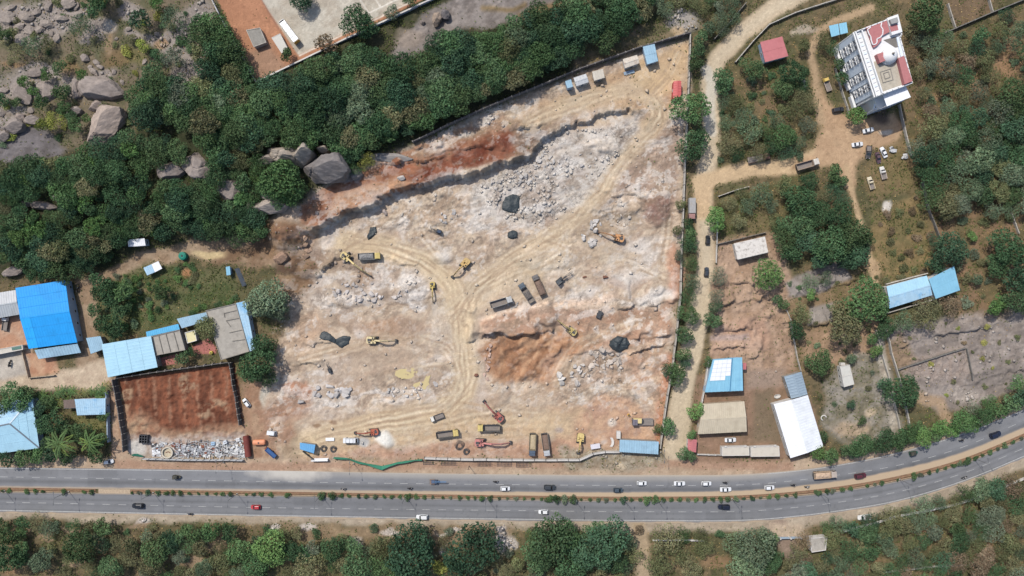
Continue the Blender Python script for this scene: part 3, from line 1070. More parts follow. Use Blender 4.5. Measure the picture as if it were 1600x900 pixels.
def np_mesh(name,co,quads,cols=None,nside=4,smooth=True):
 me = bpy.data.meshes.new(name)
 me.vertices.add(len(co))
 me.vertices.foreach_set('co', np.ascontiguousarray(co, np.float32).ravel())
 me.loops.add(len(quads) * nside)
 me.loops.foreach_set('vertex_index', np.ascontiguousarray(quads, np.int32).ravel())
 me.polygons.add(len(quads))
 me.polygons.foreach_set('loop_start', np.arange(0, len(quads) * nside, nside, dtype=np.int32))
 if smooth:
  me.polygons.foreach_set('use_smooth', np.ones(len(quads), bool))
 if cols is not None:
  at = me.color_attributes.new('Col', 'FLOAT_COLOR', 'POINT')
  c4 = np.ones((len(co),4),np.float32)
  c4[:,:cols.shape[1]] = cols
  at.data.foreach_set('color', c4.ravel())
 me.update(calc_edges=True)
 me.validate()
 return me


gm = mat('soil', None, 0.95, 0, 0.16, 2.2, attr='Col', bump=0.55, spec=0.15)
AL = np.clip(QM * (0.35 + 0.65 * sst(0.1,0.5,RUB)) * (1 - 0.9 * smooth_q) * (1 - FLAT) * (1 - CALM) + 0.8 * sst(0.15,0.3,RUB) * (1 - QM),0,1)
# bands of red bench and pit carry less
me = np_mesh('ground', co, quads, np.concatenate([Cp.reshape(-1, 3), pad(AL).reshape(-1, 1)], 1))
nt = gm.node_tree
bs = nt.nodes['Principled BSDF']
at = [n for n in nt.nodes if n.type == 'ATTRIBUTE'][0]
tc = [n for n in nt.nodes if n.type == 'TEX_COORD'][0]
old = bs.inputs['Base Color'].links[0].from_socket
wn_ = nt.nodes.new('ShaderNodeTexNoise')
wn_.inputs['Scale'].default_value = 0.5
wn_.inputs['Detail'].default_value = 4
nt.links.new(tc.outputs['Object'], wn_.inputs['Vector'])
va = nt.nodes.new('ShaderNodeVectorMath')
va.operation = 'MULTIPLY_ADD'
va.inputs[1].default_value = (2.2,2.2,2.2)
nt.links.new(wn_.outputs['Color'], va.inputs[0])
nt.links.new(tc.outputs['Object'], va.inputs[2])
vo = nt.nodes.new('ShaderNodeTexVoronoi')
vo.inputs['Scale'].default_value = 0.55
nt.links.new(va.outputs[0], vo.inputs['Vector'])
ve = nt.nodes.new('ShaderNodeTexVoronoi')
ve.feature = 'DISTANCE_TO_EDGE'
ve.inputs['Scale'].default_value = 0.55
nt.links.new(va.outputs[0], ve.inputs['Vector'])
m1 = nt.nodes.new('ShaderNodeMapRange')
for i_,v_ in ((1,0.0),(2,0.10),(3,0.52),(4,1.0)):
 m1.inputs[i_].default_value = v_
nt.links.new(ve.outputs['Distance'], m1.inputs[0])
sp = nt.nodes.new('ShaderNodeSeparateColor')
nt.links.new(vo.outputs['Color'], sp.inputs[0])
m2 = nt.nodes.new('ShaderNodeMapRange')
m2.inputs[3].default_value = 0.84
m2.inputs[4].default_value = 1.14
nt.links.new(sp.outputs[0],m2.inputs[0])
mu = nt.nodes.new('ShaderNodeMath')
mu.operation = 'MULTIPLY'
nt.links.new(m1.outputs[0],mu.inputs[0])
nt.links.new(m2.outputs[0],mu.inputs[1])
# patches only: where a coarse noise allows
n4 = nt.nodes.new('ShaderNodeTexNoise')
n4.inputs['Scale'].default_value = 0.16
n4.inputs['Detail'].default_value = 4
nt.links.new(tc.outputs['Object'], n4.inputs['Vector'])
m4 = nt.nodes.new('ShaderNodeMapRange')
m4.inputs[1].default_value = 0.45
m4.inputs[2].default_value = 0.58
nt.links.new(n4.outputs['Fac'], m4.inputs[0])
fm = nt.nodes.new('ShaderNodeMath')
fm.operation = 'MULTIPLY'
nt.links.new(at.outputs['Alpha'], fm.inputs[0])
nt.links.new(m4.outputs[0],fm.inputs[1])
mm = nt.nodes.new('ShaderNodeMix')
mm.data_type = 'RGBA'
mm.blend_type = 'MULTIPLY'
nt.links.new(fm.outputs[0], mm.inputs['Factor'])
nt.links.new(old, mm.inputs['A'])
nt.links.new(mu.outputs[0], mm.inputs['B'])
nt.links.new(mm.outputs['Result'], bs.inputs['Base Color'])
me.materials.append(gm)
ground = link('ground', me)
ground['kind'] = 'structure'

# ------------------------------------------------------------------ the dual carriageway
m_asph = mat('asphalt', None, 0.9, 0, 0.07, 3.0, attr='Col', bump=0.15, spec=0.2)
m_mark = mat('road_paint', A(182, 182, 180), 0.7, 0, 0.3, 2.5, dirt=A(140, 140, 142), dirt_amt=.8)
m_kerb = mat('kerb_concrete', A(196, 176, 150), 0.85, 0, 0.2, 1.2, dirt=A(150, 100, 76))
m_kerbred = mat('kerb_paint', A(146, 110, 90), 0.8, 0, 0.25, 1.0, dirt=A(186, 156, 130), dirt_amt=.7)
m_msoil = mat('median_soil', A(138, 110, 86), 0.95, 0, 0.3, 1.0, bump=0.5, dirt=A(128, 112, 82), dirt_amt=.8)


def strip(name,f0,f1,z,px0,px1,step,nacross,material,colf=None,parent=None,thick=None):
 xs = np.arange(px0,px1 + 0.1,step)
 t = np.linspace(0,1,nacross + 1)
 P_ = np.outer(np.ones(len(t)),xs)
 Y0,Y1 = f0(xs),f1(xs)
 PYY = Y0[None,:] * (1 - t[:,None]) + Y1[None,:] * t[:,None]
 X = (P_ - 800) * S
 Y = (450 - PYY) * S
 Z = np.full_like(X,z)
 co = np.stack([X,Y,Z],-1).reshape(-1,3)
 idx = np.arange(len(t) * len(xs)).reshape(len(t),len(xs))
 q = np.stack([idx[1:,:-1],idx[1:,1:],idx[:-1,1:],idx[:-1,:-1]],-1).reshape(-1,4)
 if thick:
  lo = co.copy()
  lo[:,2] -= thick
  n = len(co)
  top,bot = idx[0],idx[-1]
  s1 = np.stack([top[:-1],top[1:],top[1:] + n,top[:-1] + n],-1)
  s2 = np.stack([bot[1:],bot[:-1],bot[:-1] + n,bot[1:] + n],-1)
  co = np.concatenate([co,lo])
  q = np.concatenate([q,s1,s2])
 cols = None
 if colf is not None:
  cols = colf(X,Y,np.broadcast_to(t[:,None],X.shape)).reshape(-1,3)
 me = np_mesh(name,co,q,cols)
 me.materials.append(material)
 return link(name,me,parent)


def road_col(side):
 def f(X,Y,t):
  n1 = fbm(X,Y * 4,30,4,61 + side)
  n2 = fbm(X,Y,3,4,62 + side)
  base = np.array(A(129,130,133)[:3])[None,None] * np.ones(X.shape + (1,))
  lanes = 0.5 + 0.5 * np.cos((t - (0.28 if side == 0 else 0.3)) * 2 * np.pi * 2)
  k = 1 + 0.16 * (n1 - 0.5) * 2 + 0.10 * (n2 - 0.5) * 2
  if side == 0:
   k *= 1.06 - 0.24 * 1.35 * np.exp(-((t - 0.68) / 0.13) ** 2) - 0.05 * np.exp(-((t - 0.3) / 0.1) ** 2)
  else:
   k *= 0.98 - 0.10 * np.exp(-((t - 0.3) / 0.12) ** 2) - 0.06 * np.exp(-((t - 0.66) / 0.1) ** 2)
  # resurfaced patches, tar seams and oil drips
  px = 800 + X / S
  pt = (vn(np.floor(px / 46) * 7.7,np.floor(t * 2.2) * 5.3,1.0,70 + side) > 0.80) & (np.abs(t * 2.2 % 1 - .5) < .42)
  k = k * np.where(pt,0.90,1.0) * np.where(vn(X,Y,0.9,72) > .88,0.88,1.0)
  k = k * (1 - 0.10 * (np.abs(t - 0.5 + .03 * (n2 - .5)) < 0.02) * (n1 > .45))
  k = k * (1 - 0.14 * np.exp(-((np.mod(t * 4 + .2,1) - .5) / .16) ** 2) * con(n1,.35,.6) * (side == 1))
  c = base * k[...,None]
  sand = np.array(A(192,170,142)[:3])[None,None]
  grey = np.array(A(184,178,168)[:3])[None,None]
  if side == 0:
   e = t + 0.10 * (n1 - 0.5)
   m = (1 - sst(0.0,0.10,e)) * sst(380,620,px) * (0.6 + 0.4 * n2) * (1 - 0.55 * sst(1230,1320,px))
   c = c * (1 - m[...,None]) + sand * m[...,None]
   m = (1 - sst(0.06,0.40,e)) * sst(420,600,px) * (1 - sst(1180,1300,px)) * (0.45 + 0.3 * n1)
   c = c * (1 - m[...,None]) + grey * m[...,None]
   wj = np.interp(px,[0,300,700,1100,1400,1600],[0.05,0.06,0.14,0.2,0.25,0.22])
   m = sst(1 - wj - 0.06,1 - wj + 0.03,t + 0.05 * (n2 - 0.5)) * np.interp(px,[0,500,800],[0.6,0.75,0.95])
   c = c * (1 - m[...,None]) + sand * m[...,None]
   # white dust dragged out of the site gate
   d = ((px - 455) / 75) ** 2 + ((t - 0.05) / 0.5) ** 2
   m = np.clip(1 - d + 0.8 * (n2 - 0.5),0,1) * 0.85
   c = c * (1 - m[...,None]) + np.array(A(206,200,190)[:3])[None,None] * m[...,None]
  else:
   m = sst(0.90,1.0,t + 0.10 * (n2 - 0.5)) * 0.85
   c = c * (1 - m[...,None]) + sand * m[...,None]
   m = (1 - sst(0.0,0.06,t + 0.06 * (n2 - 0.5))) * 0.5
   c = c * (1 - m[...,None]) + sand * m[...,None]
  return c
 return f


off = lambda f,d: (lambda x: f(x) + d)
ro = strip('road_upper', U_TOP, U_BOT, 0.05, -600, 2000, 2, 34, m_asph, road_col(0))
ro['kind'] = 'structure'
ro = strip('road_lower', off(L_TOP, 0), L_BOT, 0.05, -600, 2000, 2, 34, m_asph, road_col(1))
ro['kind'] = 'structure'
# apron under both roads keeps soil from breaking through
# median: a raised kerbed strip, broken once near the left by a crossing gap
def median_piece(x0,x1):
 k = strip('median', off(M_TOP, 0.6), off(M_BOT, -1.4), 0.20, x0, x1, 5, 2, m_msoil)
 k['kind'] = 'structure'
 a = strip('kerb', off(M_TOP, 0.0), off(M_TOP, 0.75), 0.24, x0, x1, 5, 1, m_kerbred, None, k, 0.22)
 b = strip('kerb', off(M_BOT, -1.55), off(M_BOT, -0.9), 0.24, x0, x1, 5, 1, m_kerb, None, k, 0.22)
 c = strip('soil_bed', off(M_TOP, 1.5), off(M_BOT, -3.1), 0.3, x0, x1, 5, 1, m_msoil, None, k, 0.12)


median_piece(-600,154)
median_piece(204,2000)
g_ = strip('median_gap', off(M_TOP, 0), off(M_BOT, 0), 0.06, 154, 204, 2, 6, mat('gap_rubble', A(186, 166, 142), 0.95, 0, 0.3, 2.0, bump=0.6))
g_['kind'] = 'structure'


def marks(name,f,z,width,px0,px1,dash=None,gap=None,lo=None,hi=None):
 mb = MB().m(m_mark)
 x = px0
 while x < px1:
  e = min(x + (dash or 12),px1)
  ya,yb = float(f(x)),float(f(e))
  a = Vector(((x - 800) * S,(450 - ya) * S,z))
  b = Vector(((e - 800) * S,(450 - yb) * S,z))
  d = (b - a).normalized()
  s = Vector((-d.y,d.x,0)) * width / 2
  mb.add([a - s,b - s,b + s,a + s],[(0,1,2,3)])
  x = e + (gap or 0)
 o = mb.build(name)
 o['kind'] = 'structure'


LANE_U = curve([737,741,745,752,757.2,758.3,755,743.5,727.5,700,657,560,350])
LANE_L = curve([775,780,784.5,792.8,797.5,799.3,796.5,786,769,741,700,602,395])
EDGE_L = curve([787,792,797.3,805,811,813,810.5,799.5,782.5,753,712.5,614,406])
marks('lane_markings', LANE_U, 0.056, 0.17, -300, 1900, 12.2, 12.8)
marks('lane_markings', LANE_L, 0.056, 0.17, -290, 1900, 12.2, 12.8)
marks('edge_line', EDGE_L, 0.056, 0.30, -300, 1900)
marks('edge_line', off(U_TOP, 1.6), 0.056, 0.28, -300, 405)
marks('edge_line', off(U_TOP, 1.8), 0.056, 0.26, 1200, 1900)

# ------------------------------------------------------------------ plants
m_leaf = leaf_mat('leaf')
m_bark = mat('bark', A(110, 94, 78), 0.95, 0, 0.3, 3.0)


def leaves_mesh(name,pos,nor,size,tone,aspect=0.6,seed=0):
 """a quad per leaf spray, tone is its own lightness and tint"""
 r = np.random.default_rng(seed)
 n = len(pos)
 t = r.normal(size=(n,3))
 nor = nor / (np.linalg.norm(nor,axis=1,keepdims=True) + 1e-9)
 u = np.cross(nor,t)
 u /= np.linalg.norm(u,axis=1,keepdims=True) + 1e-9
 v = np.cross(nor,u)
 sz = size[:,None]
 a = pos - u * sz * 0.5
 b = pos + v * sz * aspect * 0.5 - nor * sz * 0.10
 c = pos + u * sz * 0.5
 d = pos - v * sz * aspect * 0.5 - nor * sz * 0.10
 co = np.stack([a,b,c,d],1).reshape(-1,3)
 q = np.arange(n * 4).reshape(n,4)
 me = np_mesh(name,co,q,np.repeat(tone,4,axis=0),smooth=False)
 me.materials.append(m_leaf)
 return me


def crown_mesh(name,seed,nlobes,nleaf,leaf,lobe=(0.28,0.46),flat_=0.62,z0=1.15,spread=0.72,jit=0.55,tone_v=0.22,sparse=0.0):
 r = np.random.default_rng(seed)
 # lobes spread over an uneven dome
 cs,rs = [],[]
 sq = 1 + 0.4 * (r.random() - 0.5)
 h2,h3,p2_,p3_ = r.uniform(.05,.24),r.uniform(.05,.2),r.uniform(0,6),r.uniform(0,6)
 k = 0
 while len(cs) < nlobes and k < 900:
  k += 1
  a = r.random() * 2 * math.pi
  rr = math.sqrt(r.random()) * spread * (0.9 + 0.25 * r.random()) * (1 + h2 * math.sin(2 * a + p2_) + h3 * math.sin(3 * a + p3_))
  x,y = rr * math.cos(a) * sq,rr * math.sin(a) / sq
  z = flat_ * (math.sqrt(max(0.05,1 - rr ** 2)) - 0.35 + 0.35 * (r.random() - 0.5))
  rad = lobe[0] + (lobe[1] - lobe[0]) * r.random() * (1 - 0.35 * rr)
  if any((x - c[0]) ** 2 + (y - c[1]) ** 2 + (z - c[2]) ** 2 < (0.62 * (rad + q)) ** 2 * 0.6 for c,q in zip(cs,rs)):
   continue
  cs.append((x,y,z))
  rs.append(rad)
 cs = np.array(cs)
 rs = np.array(rs)
 w = rs ** 2 / np.sum(rs ** 2)
 li = r.choice(len(cs),nleaf,p=w)
 dvec = r.normal(size=(nleaf,3))
 dvec[:,2] = np.abs(dvec[:,2]) * 0.9 - 0.25
 dvec /= np.linalg.norm(dvec,axis=1,keepdims=True)
 rad = rs[li] * (1 - 0.45 * r.random(nleaf) ** 2)
 pos = cs[li] + dvec * rad[:,None] * np.array([1,1,0.85])
 pos[:,2] += z0
 nor = dvec + r.normal(size=(nleaf,3)) * jit
 lt = 1 + tone_v * (r.random(len(cs)) - 0.5) * 2
 tone = (lt[li] * (1 + 0.30 * (r.random(nleaf) - 0.5)))[:,None] * np.ones((1,3))
 tone[:,0] *= 1 + 0.25 * (r.random(nleaf) - 0.5)
 size = leaf * (0.7 + 0.7 * r.random(nleaf))
 return leaves_mesh(name,pos,nor,size,tone,0.65,seed),cs


def trunk_mesh(name,cs,z0,seed,thick=0.055):
 r = random.Random(seed)
 mb = MB().m(m_bark)
 top = Vector((r.uniform(-.06,.06),r.uniform(-.06,.06),z0 * 0.55))
 mid = Vector((r.uniform(-.04,.04),r.uniform(-.04,.04),z0 * 0.25))
 mb.tube((0,0,-0.12),mid,thick * 1.3,thick,7,False)
 mb.tube(mid,top,thick,thick * 0.8,7,False)
 for c in cs[:7]:
  e = Vector((c[0],c[1],c[2] + z0))
  m_ = top.lerp(e,0.5) + Vector((0,0,-0.06))
  mb.tube(top,m_,thick * 0.55,thick * 0.35,5,False)
  mb.tube(m_,e,thick * 0.35,thick * 0.12,5,False)
 return mb.mesh(name,True)


TREES = []      # dense broadleaf crowns
for k in range(9):
 cm, cs = crown_mesh('crown', 40 + k, 26 + k % 4 * 5, 2600, 0.105, (0.2, 0.42), 0.55, 1.1, 0.82)
 TREES.append((cm, trunk_mesh('trunk', cs, 1.15, k)))
SCRUB = []      # thin thorny crowns the ground shows through
for k in range(7):
 cm, cs = crown_mesh('crown', 80 + k, 15 + k % 3 * 3, 1500, 0.088, (0.24, 0.44), 0.5, 0.95, 0.78, 0.9, 0.16)
 SCRUB.append((cm, trunk_mesh('trunk', cs, 0.95, 20 + k, 0.035)))
BUSHES = []
for k in range(6):
 cm, cs = crown_mesh('bush', 120 + k, 8 + k % 3, 800, 0.17, (0.34, 0.55), 0.6, 0.35, 0.62, 0.7, 0.2)
 BUSHES.append(cm)

GREENS = {
 'd': [(58, 78, 52), (54, 74, 50), (62, 80, 54), (56, 76, 56), (64, 80, 52)],
 'm': [(65, 86, 54), (69, 88, 56), (62, 83, 54), (70, 89, 60)],
 'b': [(74, 98, 56), (78, 100, 58), (71, 95, 58)],
 'y': [(112, 114, 60), (106, 114, 58), (118, 116, 66)],
 'o': [(84, 88, 60), (90, 90, 64), (82, 86, 58), (92, 92, 66)],
 'g': [(78, 92, 68), (82, 94, 72), (74, 88, 66), (82, 90, 72)],
 'r': [(98, 86, 66), (100, 88, 70)],
 'k': [(48, 68, 50), (52, 72, 52)],
}


def green(k):
 c = rnd.choice(GREENS[k])
 j = rnd.uniform(0.88,1.16)
 c = tuple(min(255,v * j) for v in c)
 c = (c[0],c[1],min(255,c[2] * 1.04))
 return A(*c,k=0.64)


REGIONS = {
 'wood': ('tree in the unbroken green wood sloping down to the quarry wall', 'trees of the wood above the quarry'),
 'west': ('tree on the wooded slope above the farm lane and sheds', 'trees on the slope above the farm lane'),
 'hill': ('tree standing among the grey boulders on the rocky hill', 'trees among the hill boulders'),
 'yard': ('tree inside or against the walled compound with the white bus', 'trees by the walled compound'),
 'farm': ('tree around the farm garden and the pale blue roofed houses', 'trees round the farm houses'),
 'pit': ('tree on the west rim of the quarry beside the concrete roofed house', 'trees on the west rim of the quarry'),
 'lane': ('tree in the row between the quarry wall and the dirt road', 'trees lining the dirt road'),
 'plot': ('tree in the overgrown plots between the dirt road and the villa lane', 'trees in the overgrown plots'),
 'grove': ('tree in the dark grove just west of the dry grass plot', 'trees of the dark grove'),
 'east': ('tree in the scrubland behind the white domed villa', 'trees in the scrubland behind the villa'),
 'rock': ('tree among the sheds and bare rock plots east of the dirt road', 'trees among the eastern plots'),
 'verge': ('tree in the green strip along the upper edge of the curving road', 'trees along the upper road edge'),
 'south': ('tree in the scrub below the road', 'trees below the road'),
 'bend': ('tree in the brownish thicket below the bend of the road', 'trees in the thicket below the bend'),
}
SHADE = {'d': 'dark green', 'm': 'mid green', 'b': 'bright green', 'y': 'yellowish', 'o': 'dull olive', 'g': 'grey-green', 'r': 'brownish', 'k': 'very dark green'}
NTREE = [0,0,0]
MARKS = [(366, 60, 'the walled compound corner'), (335, 120, 'the compound wall'), (560, 70, 'the compound wall by the white court'), (660, 60, 'the bare grey rock flat'), (760, 60, 'the rock flat at the top edge'),
         (850, 60, 'the grassy clearing edge'), (980, 26, 'the smooth grey boulder'), (1070, 32, 'the white stone heap'), (930, 80, 'the row of white site cabins'), (820, 140, 'the dark quarry wall by the small cabins'),
         (740, 175, 'the middle of the dark quarry wall'), (655, 215, 'the west end of the dark quarry wall'), (560, 240, 'the dark rock outcrop'), (450, 235, 'the huge pale boulder slab'), (300, 240, 'the split flat boulder'),
         (355, 300, 'the angular shaded boulder'), (225, 334, 'the lone cube-like boulder'), (75, 318, 'the low boulder ridge'), (165, 190, 'the largest hill boulder'), (60, 225, 'the grey rock flat on the left'),
         (215, 380, 'the little white shed'), (20, 425, 'the bright blue shed'), (330, 385, 'the sandy farm lane'), (560, 150, 'the heart of the northern wood'), (470, 170, 'the northern wood below the compound'), (640, 130, 'the northern wood below the rock flat'),
         (390, 180, 'the wood west of the compound corner'), (270, 190, 'the wood by the hill boulders'), (430, 330, 'the quarry west corner'), (150, 300, 'the middle of the western slope'), (40, 280, 'the left border of the western slope'), (110, 370, 'the western slope above the farm lane'),
         (40, 100, 'the boulders at the left border'), (110, 150, 'the flat pink boulder slabs'), (240, 60, 'the bare patches of the hill'), (130, 20, 'the top left stony ground'),
         (180, 480, 'the farm garden west side'), (300, 520, 'the pale blue house roofs'), (400, 480, 'the big concrete roofed house'), (400, 570, 'the red soil plot east wall'), (30, 660, 'the pale blue hipped roof'), (130, 660, 'the patchy blue roofed hut'), (80, 715, 'the road verge in the lower left'),
         (1085, 200, 'the red shed at the quarry corner'), (1120, 130, 'the pale bend of the dirt road'), (1205, 75, 'the flat red roof'), (1190, 240, 'the rusty parked truck'), (1250, 180, 'the villa lane'), (1140, 200, 'the dirt road west plot edge'), (1310, 50, 'the small twin blue canopy'),
         (1365, 100, 'the white domed villa'), (1310, 240, 'the villa parking ground'), (1170, 300, 'the plot below the branch track'), (1115, 340, 'the grey parked truck'), (1300, 300, 'the upper dark grove'), (1310, 380, 'the lower dark grove'), (1172, 388, 'the stained white roof'), (1104, 424, 'the dark car on the dirt road'),
         (1075, 480, 'the quarry wall beside the lane'), (1060, 580, 'the lower quarry lane wall'), (1130, 586, 'the shed with white roof tiles'), (1128, 652, 'the beige roof'), (1075, 697, 'the small red gate roof'), (1247, 668, 'the big white roof'), (1319, 585, 'the white cabin'), (1440, 450, 'the L shaped blue roof'),
         (1410, 610, 'the narrow walled path'), (1500, 560, 'the bare grey rock plot'), (1450, 660, 'the track to the curving road'), (1560, 635, 'the upper road at the right border'), (1410, 380, 'the dry grass plot'), (1480, 260, 'the eastern wood middle'), (1570, 280, 'the eastern wood right border'), (1560, 100, 'the orange bare patch'),
         (1460, 30, 'the top right walled plots'), (1470, 180, 'the villa back scrub'), (1570, 420, 'the right border clearing'), (1350, 840, 'the roadside wall below the bend'), (1270, 860, 'the mouldy white gatehouse'), (1450, 860, 'the middle of the bend thicket'), (1560, 830, 'the right border of the bend thicket'),
         (1180, 860, 'the gate track below the road'), (1050, 860, 'the right side of the sandy south track'), (930, 850, 'the left side of the sandy south track'), (735, 860, 'the white rubbish below the road'), (640, 860, 'the south scrub below the white car'), (520, 860, 'the grey stone patches below the road'), (430, 850, 'the white rubble under the road verge'),
         (330, 850, 'the south scrub below the red car'), (200, 860, 'the south scrub below the black car'), (60, 860, 'the lower left scrub corner')]


def where(px,py):
 m = min(MARKS,key=lambda q: (q[0] - px) ** 2 + (q[1] - py) ** 2)
 dx,dy = px - m[0],py - m[1]
 if abs(dx) < 14 and abs(dy) < 14:
  w_ = 'right by'
 elif abs(dx) > abs(dy):
  w_ = 'right of' if dx > 0 else 'left of'
 else:
  w_ = 'below' if dy > 0 else 'above'
 return w_ + ' ' + m[2]


QUEUE = []


def tree(px, py, r, col='d', region='wood', scrub=False, label=None):
 QUEUE.append((px,py,max(r,5),col,region,bool(scrub),label))


def plant_trees():
 SEEN = {}
 for scrub in (False,True):
  q = sorted([t for t in QUEUE if t[5] == scrub],key=lambda t: -t[2])
  for n_,(px,py,r,col,region,_,label) in enumerate(q):
   R = r * S
   proto = rnd.choice(SCRUB if scrub else TREES)
   x,y,g = W(px,py,(1.1 if scrub else 1.3) * R)
   rot,sq,tone = rnd.uniform(0,6.28),rnd.uniform(0.85,1.1),green(col)
   if n_ >= 292:
    SMALL.append((px,py,x,y,g,R,rot,sq,tone,scrub))
    continue
   size = 'large' if r >= 20 else ('mid-sized' if r >= 14.5 else 'small')
   lab = '%s %s %s %s' % (size, SHADE[col], 'thin tree' if scrub else 'tree', where(px, py))
   t = thing('thorn_tree' if scrub else 'broadleaf_tree', lab, 'tree', (x, y, g - 0.05), rot, REGIONS[region][1], (R, R, R * sq))
   link('crown', proto[0], t, tone)
   link('trunk', proto[1], t)
   NAMED.append((px,t))
 # the smallest trees past the first 300 or so, one mass
 for scrub in (False,True):
  V,Q,T = [],[],[]
  o_ = 0
  for px,py,x,y,g,R,rot,sq,tone,sc_ in SMALL:
   if sc_ != scrub:
    continue
   me = rnd.choice(SMALLC)
   co = me[0]
   c_,s_ = math.cos(rot),math.sin(rot)
   v = np.stack([(co[:,0] * c_ - co[:,1] * s_) * R + x,(co[:,0] * s_ + co[:,1] * c_) * R + y,co[:,2] * R * sq + g],-1)
   V.append(v)
   Q.append(np.arange(len(co)).reshape(-1,4) + o_)
   o_ += len(co)
   T.append(me[1] * np.array(tone[:3])[None])
  if V:
   m_ = np_mesh('small_trees', np.concatenate(V), np.concatenate(Q), np.concatenate(T), smooth=False)
   m_.materials.append(m_leaf)
   o = link('small_trees', m_, None, (1, 1, 1, 1))
   o['kind'] = 'stuff'
   o['label'] = 'small trees filling the gaps of the woods'


NAMED = []
ORD = ['leftmost', 'second from left', 'third from left', 'fourth from left', 'fifth from left', 'sixth from left', 'seventh from left', 'eighth from left']


def single_out(named):
 by = {}
 for px,o in named:
  by.setdefault(o['label'], []).append((px, o))
 for lab,q in by.items():
  if len(q) > 1:
   q.sort(key=lambda t: t[0])
   for k,(px,o) in enumerate(q):
    o['label'] = lab + ', ' + ('rightmost' if k == len(q) - 1 else ORD[min(k, 7)])
 for px,o in named:
  if len(o['label'].split()) > 16:
   o['label'] = o['label'].split(' ', 1)[1]


SMALL = []
SMALLC = []
for k in range(4):
 cm, cs = crown_mesh('crown', 300 + k, 16, 900, 0.17)
 c_ = np.zeros(len(cm.vertices) * 3,np.float32)
 cm.vertices.foreach_get('co', c_)
 t_ = np.zeros(len(cm.vertices) * 4,np.float32)
 cm.color_attributes['Col'].data.foreach_get('color', t_)
 SMALLC.append((c_.reshape(-1,3),t_.reshape(-1,4)[:,:3]))
 bpy.data.meshes.remove(cm)


def bush(px, py, r, col='o', label='low bush', group=None, name='bush', cat='bush', flatk=0.8):
 R = r * S
 x,y,g = W(px,py,0.5 * R)
 o = link(name,rnd.choice(BUSHES),None,green(col))
 o.location = (x,y,g - 0.05)
 o.rotation_euler = (0,0,rnd.uniform(0,6.28))
 o.scale = (R,R,R * rnd.uniform(0.7,1.0) * flatk)
 tag(o,label,cat,group)
 NTREE[2] += 1
 return o


def in_poly(x,y,pts):
 r = False
 n = len(pts)
 for k in range(n):
  ax_,ay_ = pts[k]
  bx_,by_ = pts[(k + 1) % n]
  if (ay_ > y) != (by_ > y) and x < (bx_ - ax_) * (y - ay_) / (by_ - ay_) + ax_:
   r = not r
 return r


def scatter(pts,n,gap,excl=(),have=None,tries=60):
 """points inside a pixel polygon, at least `gap` apart"""
 have = [] if have is None else have
 out = []
 x0,x1 = min(p[0] for p in pts),max(p[0] for p in pts)
 y0,y1 = min(p[1] for p in pts),max(p[1] for p in pts)
 miss = 0
 while len(out) < n and miss < n * tries:
  x,y = rnd.uniform(x0,x1),rnd.uniform(y0,y1)
  if not in_poly(x,y,pts) or any(in_poly(x,y,e) if not isinstance(e[0],(int,float)) else ((x - e[0]) ** 2 + (y - e[1]) ** 2 < e[2] ** 2) for e in excl) \
    or any((x - a) ** 2 + (y - b) ** 2 < gap * gap for a,b in have):
   miss += 1
   continue
  out.append((x,y))
  have.append((x,y))
 return out


def pick(s):
 return rnd.choice(s)


